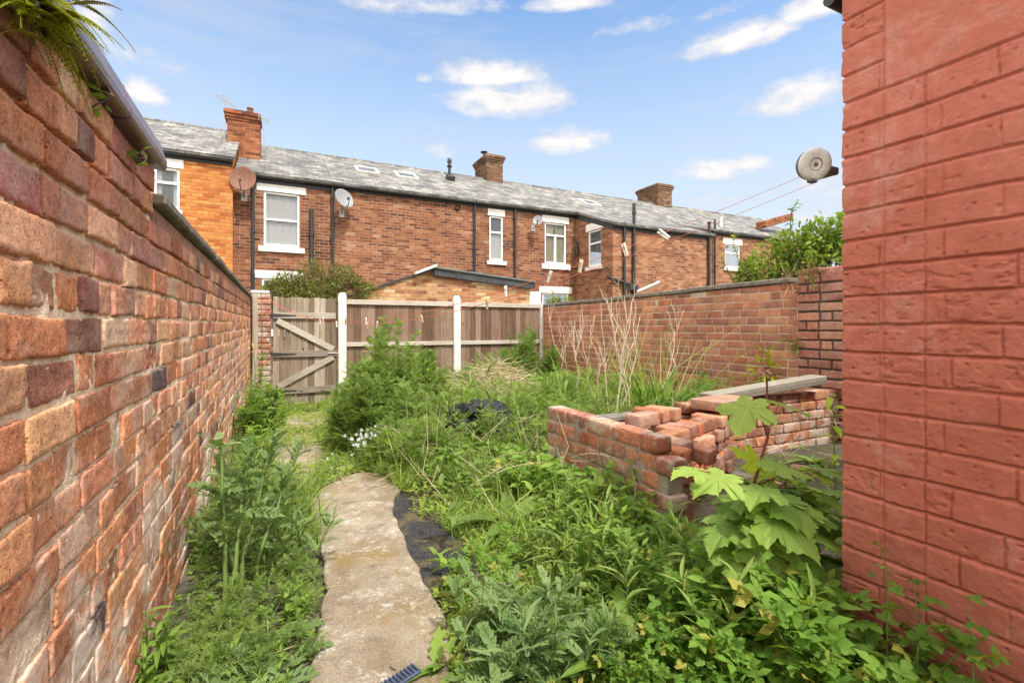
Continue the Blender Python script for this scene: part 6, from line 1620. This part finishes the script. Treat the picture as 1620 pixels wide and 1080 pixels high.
    for k, (px, py, Y, s, aim) in enumerate(big):
        leaf(px, py, Y, s * .86, (aim[0], aim[1] * .8, aim[2] * .45 + .02), rng.normal(0, .2), ml if k % 7 else ml, attach=P[1] + (P[2] - P[1]) * rng.random(), tone=float(np.clip(.36 + rng.normal(0, .2), .0, .95)), k=k)
    ms.build('stem', M['stem_red'], root); ml.build('leaves', M['leaf_maple'], root); my.build('young_leaves', M['leaf_maple_young'], root); mr.build('bud', M['leaf_red'], root)
sycamore()
# avens shoots reaching up the red wall
for px, py0, py1, lab, sd in ((1458, 1010, 915, 'upright leafy shoot against the red wall above the other leaves', 131), (1545, 1040, 965, 'lone leafy shoot on the red wall nearest the right edge', 132), (1410, 930, 870, 'feathery pale green shoot against the red corner', 133)):
    Y = along(px, 1.44); z0, z1 = height(1.44, Y, 1100), height(1.44, Y, py1); sprig(lab, 'climbing_weed', [(1.38, Y - .02, z0 - .05), (1.42, Y, (z0 + z1) / 2), (1.43, Y + .01, z1)], AVENS, 9, .07, 'stem', 'leaf_avens' if sd != 133 else 'leaf_bright', sd, .002, .2, .5)

# ------------------------------------------------------------------ strap leaves, dry stalks, straw
def strap():
    rng = np.random.default_rng(140); Y = 3.7; x = lateral(1042, Y); root = plant('strap_leaf_clump', gz(x, Y), 'dark green clump of long strap leaves by the right wall', 'plant'); ml = MB(); n = 150
    T = [T_blade(.022, 9, .35), T_blade(.026, 9, .9), T_blade(.02, 9, .6), T_blade(.024, 9, 1.25)]
    az = rng.random(n) * 6.283; e = rng.uniform(.75, 1.45, n); D = np.stack([np.cos(az) * np.cos(e), np.sin(az) * np.cos(e), np.sin(e)], -1); pos = gz(x, Y) + rng.normal(0, .10, (n, 3)) * np.array([1, 1, 0]); w = rng.integers(0, 4, n); sc = rng.uniform(.5, .88, n)
    for q in range(4):
        m = w == q; scatter(ml, T[q], pos[m], D[m], sc[m], rng.normal(0, .2, m.sum()), tones(rng, m.sum(), .42, .25))
    ml.build('leaves', M['leaf_strap'], root)
    rng = np.random.default_rng(141); root = plant('tall_grass', gz(x - .1, Y + .1), 'tall yellowish grass stems rising out of the strap leaves', 'grass clump'); ml = MB(); n = 46
    az = rng.random(n) * 6.283; e = rng.uniform(1.2, 1.5, n); D = np.stack([np.cos(az) * np.cos(e), np.sin(az) * np.cos(e), np.sin(e)], -1); T2 = [T_blade(.008, 9, .25), T_blade(.007, 9, .1), T_blade(.009, 9, .6)]
    w = rng.integers(0, 3, n); pos = gz(x - .08, Y + .15) + rng.normal(0, .17, (n, 3)) * np.array([1.2, 1, 0]); sc = rng.uniform(.8, 1.25, n)
    for q in range(3):
        m = w == q; scatter(ml, T2[q], pos[m], D[m], sc[m], rng.normal(0, .3, m.sum()), np.column_stack([rng.uniform(.6, 1, m.sum()), np.where(rng.random(m.sum()) < .4, .95, .3), np.zeros(m.sum())]))
    ml.build('blades', M['leaf_grass'], root)
strap()
def dry_stalk(ms, base, tip, r, rng, depth=0):
    P = stem_curve(base, tip, n=7, rng=rng, wob=.022); ms.tube(P, np.linspace(r, r * .4, 7), 5, caps=False)
    if depth < 2:
        for _ in range(4 if depth == 0 else 2):
            k = rng.integers(3, 6); L = np.linalg.norm(np.array(tip) - np.array(base)) * rng.uniform(.18, .38); a = rng.random() * 6.28; dry_stalk(ms, P[k], P[k] + np.array([math.cos(a) * L * .35, math.sin(a) * L * .35, L * .95]), r * .5, rng, depth + 1)
def stalks():
    rng = np.random.default_rng(150)
    for lab, pts in (('tall bundle of pale dead stalks standing before the right wall', [(968, 705, 1000, 480, 3.3), (975, 705, 985, 470, 3.35), (985, 700, 975, 470, 3.5), (950, 690, 935, 500, 3.5), (990, 700, 1010, 485, 3.4), (960, 690, 950, 478, 3.6), (972, 690, 1020, 500, 3.6), (945, 670, 915, 520, 3.9), (985, 690, 992, 520, 3.3)]),
                     ('thin dead stalks leaning left near the fence end', [(905, 640, 880, 500, 5.0), (920, 640, 905, 515, 4.8), (895, 640, 870, 480, 5.2), (912, 620, 925, 480, 5.4)]),
                     ('straggly dead stalk beside the grass by the right wall', [(1040, 660, 1075, 520, 3.9), (1050, 660, 1080, 490, 4.1)])):
        ms = MB(); b0 = None
        for (px, py, tx, ty, Y) in pts:
            X = lateral(px, Y); b = gz(X, Y); Xt = lateral(tx, Y); t = np.array([Xt, Y + rng.normal(0, .05), height(Xt, Y, ty)]); b0 = b if b0 is None else b0; dry_stalk(ms, b, t, .0065, rng)
        ms.build('dead_stalks', M['stalk'], None, lab, 'dead stalks', loc=tuple(b0))
    # straw heap
    mb = MB(); n = 2600; cx, cy = lateral(780, 5.4), 5.4
    X = cx + rng.normal(0, .48, n); Y = cy + rng.normal(0, .40, n); Z = g0(X, Y) + .62 * np.exp(-(((X - cx) / .55) ** 2 + ((Y - cy) / .5) ** 2)) * rng.uniform(.3, 1.15, n) + .05
    az = rng.random(n) * 6.283; e = rng.normal(.1, .35, n); D = np.stack([np.cos(az) * np.cos(e), np.sin(az) * np.cos(e), np.sin(e)], -1); w = rng.integers(0, 4, n); sc = rng.uniform(.2, .5, n)
    for q in range(4):
        m = w == q; scatter(mb, [T_blade(.007, 4, b) for b in (.1, .3, .6, -.2)][q], np.stack([X, Y, Z], -1)[m], D[m], sc[m], rng.normal(0, 1, m.sum()), tones(rng, m.sum(), .5, .25))
    mb.build('straw', M['straw'], None, 'tangle of dry straw collapsed over the weeds in the middle of the yard', 'straw', kind='stuff')
    mb = MB()        # dry bits between the weeds
    X, Y = sites(rng, 2600, .7, 4.4, 2.3, 7.8, -.03); n = len(X); az = rng.random(n) * 6.283; e = rng.normal(.5, .5, n); D = np.stack([np.cos(az) * np.cos(e), np.sin(az) * np.cos(e), np.sin(e)], -1)
    THIN = [T_blade(.0045, 4, b) for b in (.1, .3, .6, -.2)]
    for q in range(4): scatter(mb, THIN[q], np.stack([X, Y, g0(X, Y) + rng.random(n) * .30], -1)[q::4], D[q::4], rng.uniform(.12, .4, n)[q::4], rng.normal(0, 1, n)[q::4], tones(rng, len(X[q::4]), .5, .25))
    X, Y = sites(rng, 420, -.3, 1.6, 1.1, 2.6, -.01); n = len(X); az = rng.random(n) * 6.283; e = rng.normal(.05, .12, n); D = np.stack([np.cos(az) * np.cos(e), np.sin(az) * np.cos(e), np.sin(e)], -1)
    scatter(mb, BLADES[0], np.stack([X, Y, g0(X, Y) + .02], -1), D, rng.uniform(.04, .14, n), rng.normal(0, 1, n), tones(rng, n, .4, .25))
    mb.build('dead_grass', M['straw'], None, 'scattered dead grass blades lying among the green weeds', 'dead grass', kind='stuff')
stalks()

for k, (px, tx, ty, Y, lab) in enumerate(((905, 880, 650, 2.2, 'thin dry stalk bending over the far corner of the planter wall'), (945, 955, 690, 2.0, 'brown seed stalk standing in front of the planter wall'), (1010, 1000, 745, 1.7, 'pale dead stem leaning on the near end of the planter wall'), (860, 868, 640, 3.0, 'upright brown dock stalk among the weeds beside the planter'), (812, 800, 600, 3.4, 'tall rusty seed stalk in the middle of the weeds'))):
    rng = np.random.default_rng(190 + k); X = lateral(px, Y); b = gz(X, Y); Xt = lateral(tx, Y); ms = MB(); dry_stalk(ms, b, np.array([Xt, Y, height(Xt, Y, ty)]), .004, rng, 1)
    ms.build('dead_stalk', M['twig'] if k in (1, 3, 4) else M['stalk'], None, lab, 'dead stalk', loc=tuple(b))
# a few separate dry stems lying about
def twig(label, pts, r=.003, mat='stalk'):
    P = []
    for (px, py, dz) in pts: x, y = floor_point(px, py, dz); P.append((x, y, float(g0(x, y)) + dz))
    P = np.array(P); t = np.linspace(0, 1, 14); k = np.linspace(0, 1, len(P)); Q = np.column_stack([np.interp(t, k, P[:, i]) for i in range(3)]); Q[1:-1] = (Q[:-2] + 2 * Q[1:-1] + Q[2:]) / 4
    m = MB(); m.tube(Q, np.linspace(r, r * .6, 14), 6); m.build('twig', M[mat], None, label, 'twig', 'dry twigs lying in the yard', loc=tuple(Q[0]))
twig('long pale bent stem curving from the weeds towards the planter', [(735, 690, .12), (745, 730, .16), (765, 780, .12), (790, 815, .04), (820, 830, .02)], .0035)
twig('pale stem lying across the soil below the plantain', [(790, 838, .01), (850, 838, .02), (905, 845, .03)], .003)
twig('forked pale twig near the bare soil right of the tarmac', [(832, 870, .01), (845, 850, .02), (870, 832, .05)], .0028)
twig('short pale stick on the ground beside the small nettle', [(800, 938, .01), (833, 926, .015)], .005)
twig('bent straw lying at the head of the concrete path', [(524, 744, .03), (540, 738, .05), (562, 733, .03)], .003)
twig('thin straw crossing the far corner of the concrete path', [(532, 742, .03), (542, 758, .035), (544, 764, .03)], .003)
twig('brown upright stalk in front of the sycamore leaves', [(1195, 1010, .0), (1200, 980, .22), (1198, 970, .40)], .0035, 'twig')
twig('thin brown stalk leaning in the right foreground', [(1240, 1010, .0), (1228, 985, .2), (1220, 975, .33)], .003, 'twig')
twig('little dark twig on the concrete path', [(617, 1054, .024), (626, 1059, .026)], .003, 'twig')

# ------------------------------------------------------------------ flowers
def flowers(label, cx, cy, z0, n, spread, mat, seed, size=.02, name='flower_clump'):
    rng = np.random.default_rng(seed); root = plant(name, gz(cx, cy), label, 'flowers'); ms, mp = MB(), MB(); PT = T_leaf(.7, 2, .0, .1, peak=.6)
    for _ in range(n):
        p = gz(cx, cy, z0) + rng.normal(0, 1, 3) * np.array(spread); ms.tube([gz(cx + rng.normal(0, .04), cy + rng.normal(0, .04)), p], .002, 4, caps=False)
        a = rng.random() * 6 + np.arange(5) * 1.257; nx = rng.normal(0, .5); D = np.stack([np.cos(a), np.sin(a) * .6 - .3, np.sin(a) * .7 + .1], -1); scatter(mp, PT, np.tile(p, (5, 1)), D, np.full(5, size), np.zeros(5), tones(rng, 5, .6, .2))
    finish(root, ms, mp, M['stem'], M[mat], 'petals')
x, y = floor_point(578, 742); flowers('cluster of small white flowers at the edge of the tall weeds', x, y + .1, .20, 24, (.05, .05, .03), 'petal', 160, .016)
x, y = floor_point(600, 735); flowers('a few white blossoms to the right of the main white cluster', x, y + .1, .24, 9, (.04, .04, .02), 'petal', 161, .016)
flowers('tiny mauve flowers above the leaves beside the red corner', 1.40, 1.02, .34, 4, (.03, .03, .02), 'petal_mauve', 162, .010)
flowers('yellow flowers on the weed in the gate corner', lateral(398, 7.1), 7.1, .95, 5, (.08, .06, .06), 'petal_yellow', 163, .022)
flowers('yellow dots of flower in the dark green rounded weed', lateral(672, 5.2), 5.2, .62, 4, (.05, .05, .04), 'petal_yellow', 164, .016)
flowers('white seed heads over the low weeds on the paving', lateral(520, 3.9), 3.9, .07, 6, (.10, .12, .015), 'petal', 165, .014)

# ------------------------------------------------------------------ bag, stones, rubber scrap
def blob(name, mat, c, R, label, cat, seed, amp=.35, sub=5, freq=5, group=None, ridge=False):
    import bmesh
    bm = bmesh.new(); bmesh.ops.create_icosphere(bm, subdivisions=sub, radius=1.0)
    V = np.array([v.co[:] for v in bm.verts]); F = np.array([[v.index for v in f.verts] for f in bm.faces]); bm.free()
    n = fbm(V * freq * .35 + seed, 4, seed)
    if ridge: n = 1 - 2.2 * np.abs(fbm(V * np.array([1.4, 1.4, 2.2]) + seed, 4, seed)) + .4 * n
    V = V * (1 + amp * n)[:, None]; V[:, 2] = np.where(V[:, 2] < -.45, -.45 + (V[:, 2] + .45) * .2, V[:, 2])
    m = MB(); m.add(V * np.array(R) + np.array(c), F, smooth=True); return m.build(name, mat, None, label, cat, group, loc=tuple(np.array(c) - (0, 0, R[2] * .45)))
x, y = floor_point(758, 712); blob('bin_bag', M['bag'], (x, y, float(g0(x, y)) + .23), (.24, .17, .17), 'crumpled black bin bag half hidden in the weeds', 'bin bag', 3, .42, 6, 5, ridge=True)
x, y = floor_point(715, 708); blob('bin_bag', M['bag'], (x, y, float(g0(x, y)) + .15), (.12, .10, .10), 'small torn end of black plastic left of the big bag', 'bin bag', 7, .45, 5, 5, ridge=True)
for k, (px, py, r, lab) in enumerate(((876, 955, .026, 'pale stone on the ground right of the grey green thistle'), (858, 952, .016, 'small grey pebble beside a larger pale stone'), (1003, 1062, .03, 'rounded grey stone at the bottom of the picture'), (700, 1008, .018, 'little stone chip on the edge of the concrete path'), (1240, 940, .03, 'grey stone showing between the avens leaves'), (735, 945, .03, 'flat tan stone below the tarmac'), (790, 930, .022, 'brownish stone chip near the short stick'), (545, 978, .006, 'tiny dark pebble on the concrete path'), (815, 862, .04, 'pale slab of broken concrete in the moss'), (1165, 800, .05, 'broken slab lying on the planter floor'))):
    x, y = floor_point(px, py); blob('stone', M['stone'], (x, y, float(g0(x, y)) + r * .35), (r, r * .8, r * .6), lab, 'stone', k + 3, .3, 3, 3, 'loose stones')
x, y = floor_point(640, 1078); root = thing('rubber_scrap', (x, y, .03), 'dark blue ridged rubber scrap lying on the path at the bottom edge', 'scrap')
m = MB(); u = np.array([.93, .36, 0]); v = np.array([-.36, .93, 0]); c = np.array([x - .02, y - .03, .034]); m.obox(c, u * .06, v * .02, (0, 0, .006), bev=.003); m.build('strip', M['denim'], root)
m = MB()
for k in range(9): m.obox(c + u * (-.05 + .0125 * k) + (0, 0, .008), u * .003, v * .017, (0, 0, .004), bev=.001)
m.build('ridges', M['denim'], root)

# ------------------------------------------------------------------ shrubs beyond the walls
def shrub(label, name, blobs, n, size, mat, seed, T=OVAL, base=None, tone=.45, twigs=30):
    rng = np.random.default_rng(seed); root = plant(name, base, label, 'shrub'); ml, ms = MB(), MB(); wts = np.array([b[3] * b[4] for b in blobs]); wts = wts / wts.sum()
    for bi, (cx, cy, cz, rx, rz) in enumerate(blobs):
        k = int(n * wts[bi]); q = rng.normal(0, 1, (k, 3)); q /= np.linalg.norm(q, axis=1)[:, None]; rr = rng.random(k) ** .35
        P = np.array([cx, cy, cz]) + q * rr[:, None] * np.array([rx, rx, rz]); nz = fbm(P * 3.5, 3, seed); P = P + q * (nz * .28 * min(rx, rz) * 2)[:, None]
        keep = fbm(P * 4.2 + 9, 3, seed + 4) > -.16; P, q = P[keep], q[keep]; k = len(P)
        D = q + rng.normal(0, .6, (k, 3)) + np.array([0, 0, .25]); w = rng.integers(0, len(T), k); tn = tones(rng, k, tone, .25); tn[:, 0] = np.clip(tn[:, 0] + .35 * fbm(P * 3, 2, seed + 8), 0, 1)
        for t in range(len(T)):
            m = w == t; scatter(ml, T[t], P[m], D[m], size * rng.uniform(.6, 1.4, m.sum()), rng.normal(0, .8, m.sum()), tn[m])
        for _ in range(twigs):
            e = rng.normal(0, 1, 3); e /= np.linalg.norm(e); e[2] = abs(e[2]); ms.tube(stem_curve(np.array(base) + rng.normal(0, .05, 3) * (1, 1, 0), np.array([cx, cy, cz]) + e * np.array([rx, rx, rz]) * rng.uniform(.6, 1.05), n=7, rng=rng, wob=.03), np.linspace(.012, .003, 7), 5, caps=False)
    ms.build('branches', M['twig'], root); ml.build('foliage', M[mat], root)
def at(px, py, Y): X = lateral(px, Y); return X, Y, height(X, Y, py)
Yh = 9.5; hb = []
for px, py, rx, rz in ((455, 462, .36, .34), (485, 450, .42, .36), (520, 448, .45, .36), (550, 455, .40, .34), (572, 466, .3, .26), (435, 468, .24, .24), (500, 480, .8, .4)): x, y, z = at(px, py, Yh); hb.append((x, y, z, rx, rz))
x, y, z = at(500, 600, Yh); shrub('olive green hedge shrub with reddish tips showing over the gate', 'hedge_shrub', hb, 17000, .075, 'leaf_hedge', 170, LANCE, (x, y, -.3), .5)
Yb = 3.9; sb = []
for px, py, rx, rz in ((1230, 415, .28, .22), (1270, 395, .32, .28), (1310, 385, .30, .30), (1200, 430, .22, .16), (1330, 420, .4, .25), (1180, 440, .15, .13), (1255, 440, .5, .2), (1345, 375, .25, .25)):
    X = 5.25 + (.12 if px > 1250 else 0); Y = along(px, X); sb.append((X, Y, height(X, Y, py), rx, rz))
X = 5.3; Y = along(1285, X); shrub('loose bright green shrub leaning over the right wall', 'garden_shrub', sb, 7600, .056, 'leaf_shrub', 171, OVAL, (X, Y, -.2), .62, 22)
rng = np.random.default_rng(172)
for lab, pts, n, sd in (('tall wispy shoot rising above the right hand shrub', ((1262, 400), (1250, 360), (1252, 335), (1262, 318)), 26, 173), ('yellowish leafy spray left of the right hand shrub', ((1190, 440), (1170, 415), (1160, 385), (1163, 372)), 34, 174), ('small sapling of yellow leaves at the left end of the shrub', ((1160, 445), (1150, 425), (1140, 405)), 30, 175)):
    X = 5.1; sprig(lab, 'shrub_shoot', [(X, along(px, X), height(X, along(px, X), py)) for px, py in pts], OVAL, n, .07, 'twig', 'leaf_shrub', sd, .006, .3, .6)
x, y, z = at(880, 470, 11.0); shrub('low bush under the small ground floor window behind the fence', 'garden_shrub', [(x, y, z - .05, .28, .22), (x + .15, y, z - .25, .4, .25)], 1300, .07, 'leaf_shrub', 176, OVAL, (x, y, -.3), .5, 8)

# ------------------------------------------------------------------ fern on the coping
def fern():
    rng = np.random.default_rng(180); y0 = .955; c = np.array([-.325, y0, 1.492]); root = plant('fern', c, 'yellow green fern hanging over the coping at the top left', 'fern'); n = 60
    PT = T_leaf(.42, 2, .0, .15, peak=.35)
    for f in range(n):
        m = MB(); a = rng.uniform(-2.2, 2.2); a = a if f > 4 else rng.uniform(-.5, .9); L = rng.uniform(.065, .13); h0 = np.array([math.cos(a) * .55, math.sin(a) + .25, rng.uniform(-.15, .8)]); h0 /= np.linalg.norm(h0); k = 22; t = np.linspace(0, 1, k)
        P = c + rng.normal(0, .018, 3) + t[:, None] * h0 * L; P[:, 2] -= L * rng.uniform(.35, .9) * t ** 2
        m.tube(P, np.linspace(.0014, .0006, k), 4, caps=False, tone=(.4, .2, 0))
        Tn = np.gradient(P, axis=0); Tn /= np.linalg.norm(Tn, axis=1)[:, None]; S = np.cross(Tn, (0, 0, 1)); S /= np.linalg.norm(S, axis=1)[:, None] + 1e-9
        tn0 = rng.uniform(.15, 1.0)
        for sg in (-1, 1):
            D = S * sg + Tn * .35 + np.array([0, 0, -.1]); sc = .021 * np.sin(np.pi * np.clip(.12 + .9 * t, 0, 1)) ** .6 * (1.15 - t * .75) * L / .16; tn = tones(rng, k, tn0, .1); tn[:, 1] = .3 if f % 6 else .99
            scatter(m, PT, P[2:], D[2:], np.maximum(sc[2:], .003), rng.normal(0, .15, k - 2), tn[2:])
        m.build('frond', M['leaf_fern'], root)
    m = MB(); 
    for q in range(60): p = c + rng.normal(0, 1, 3) * np.array([.008, .035, .014]) + (0, -.01, .01); m.tube([p, p + rng.normal(0, .010, 3)], .003, 4)
    m.build('roots', M['root_moss'], root)
fern()
# ================================================================== sky, sun, camera
def build_world():
    w = bpy.data.worlds.new('World'); SC.world = w; w.use_nodes = True
    nt = w.node_tree; nt.nodes.clear(); g = G(nt)
    out = g.n('ShaderNodeOutputWorld'); bg = g.n('ShaderNodeBackground')
    sky = g.n('ShaderNodeTexSky'); sky.sky_type = 'NISHITA'; sky.sun_disc = False
    sky.sun_elevation = rad(SUN_EL); sky.sun_rotation = rad(SUN_AZ); sky.air_density = 1.0; sky.dust_density = 1.2; sky.ozone_density = 2.0
    tc = g.n('ShaderNodeTexCoord').outputs['Generated']
    x, y, z = g.sep(tc)
    az = g.math('ARCTAN2', x, y); el = g.math('ARCSINE', z)
    # blobs of cumulus: (azimuth deg, elevation deg, half width, half height)
    v = g.comb(az, g.math('MULTIPLY', el, 2.2), 0)
    n1 = g.noise(v, 7, 8, .62, .25); n2 = g.noise(v, 22, 6, .6, .2); n3 = g.noise(g.comb(g.math('MULTIPLY', az, .5), g.math('MULTIPLY', el, 3.0), 3.3), 5, 6, .6, .4)
    total = None
    for (a, e, wa, he, amp) in CLOUDS:
        da = g.math('DIVIDE', g.math('SUBTRACT', az, rad(a)), rad(wa)); de = g.math('DIVIDE', g.math('SUBTRACT', el, rad(e)), rad(he))
        # flatter undersides: stretch below the centre
        de = g.math('MULTIPLY', de, g.math('ADD', 1.35, g.math('MULTIPLY', g.math('SIGN', de), -.35)))
        d2 = g.math('ADD', g.math('MULTIPLY', da, da), g.math('MULTIPLY', de, de))
        m = g.math('MULTIPLY', g.math('SUBTRACT', 1.0, d2), amp); m = g.math('MAXIMUM', m, -1.0)
        total = m if total is None else g.math('MAXIMUM', total, m)
    fld = g.math('ADD', total, g.math('ADD', g.math('MULTIPLY', g.math('SUBTRACT', n1, .5), 3.2), g.math('MULTIPLY', g.math('SUBTRACT', n2, .5), 1.4)))
    mask = g.math('MULTIPLY', g.map(fld, -.05, .95), .92)
    thin = g.math('MULTIPLY', g.map(n3, .47, .80), .5)
    shade = g.map(g.math('ADD', g.math('MULTIPLY', fld, .5), g.math('MULTIPLY', n1, .9)), .3, 1.1)
    cloud = g.mix(shade, CLOUD_LO, CLOUD_HI)
    haze = g.math('MULTIPLY', g.map(el, rad(34), rad(8)), .9)
    base = g.mix(haze, g.mix(1.0, sky.outputs[0], SKY_TINT, 'MULTIPLY'), HAZE)
    c = g.mix(thin, base, CLOUD_LO)
    # bright cloud veil added overhead, above the view, as soft fill light
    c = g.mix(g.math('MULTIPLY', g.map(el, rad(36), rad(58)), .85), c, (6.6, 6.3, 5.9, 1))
    c = g.mix(mask, c, cloud)
    # unseen bright cloud bank, added behind and beside the viewer to brighten walls
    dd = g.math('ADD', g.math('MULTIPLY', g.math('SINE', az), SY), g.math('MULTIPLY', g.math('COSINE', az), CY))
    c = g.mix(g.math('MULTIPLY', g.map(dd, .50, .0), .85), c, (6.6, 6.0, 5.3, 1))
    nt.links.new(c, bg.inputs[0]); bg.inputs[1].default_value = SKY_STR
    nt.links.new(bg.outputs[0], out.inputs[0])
SUN_EL, SUN_AZ, SKY_STR = 56, 171, .15
SKY_TINT = (.66, .745, .76, 1); HAZE = (2.0, 2.12, 2.25, 1); CLOUD_LO = (1.85, 1.88, 2.02, 1); CLOUD_HI = (2.75, 2.62, 2.52, 1)
def ang(px, py):
    u, v = (px - 810) / FPX, (517 - py) / FPX
    X, Y = CY * u + SY, -SY * u + CY
    return math.degrees(math.atan2(X, Y)), math.degrees(math.atan2(v, math.hypot(X, Y)))
CLOUDS = []
for px, py, w, hh, amp in ((770, 122, 80, 24, 1.0), (810, 166, 105, 30, .95), (893, 228, 60, 24, .75), (900, 8, 75, 16, .9), (1165, 68, 100, 26, 1.0), (1250, 165, 95, 30, 1.0), (1290, 15, 70, 28, .9), (1140, 270, 75, 20, .8), (668, 126, 16, 10, .6), (692, 242, 20, 12, .4), (225, 150, 36, 26, .75), (150, 20, 36, 40, .8), (1300, 320, 60, 50, .5), (230, 95, 60, 22, .35), (700, 10, 90, 16, .45), (575, 5, 60, 14, .4), (1120, 318, 60, 16, .5), (1560, 60, 80, 40, .8), (1000, 45, 120, 12, .25)):
    a0, e0 = ang(px, py); a1, _ = ang(px + w, py); _, e1 = ang(px, py - hh)
    CLOUDS.append((a0, e0, abs(a1 - a0) * 1.12, abs(e1 - e0) * 1.3, amp * 1.2))
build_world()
s = bpy.data.lights.new('sun', 'SUN'); s.energy = 2.0; s.angle = rad(3); s.color = (1, .95, .87)
so = bpy.data.objects.new('sun', s); COL.objects.link(so)
d = Vector((math.sin(rad(SUN_AZ)) * math.cos(rad(SUN_EL)), math.cos(rad(SUN_AZ)) * math.cos(rad(SUN_EL)), math.sin(rad(SUN_EL))))
so.rotation_euler = (-d).to_track_quat('-Z', 'Y').to_euler(); so.location = d * 30
cam = bpy.data.cameras.new('camera'); co = bpy.data.objects.new('camera', cam); COL.objects.link(co)
co.location = (0, 0, H); co.rotation_euler = (rad(90), 0, -math.atan2(SY, CY))
cam.sensor_width = 36; cam.lens = 36 * FPX / 1620; cam.shift_y = -23 / 1620; cam.clip_start = .02; cam.clip_end = 1000
SC.camera = co
SC.view_settings.view_transform = 'Standard'; SC.view_settings.look = 'None'; SC.view_settings.exposure = 1.4; SC.view_settings.gamma = 1
SC.render.film_transparent = False
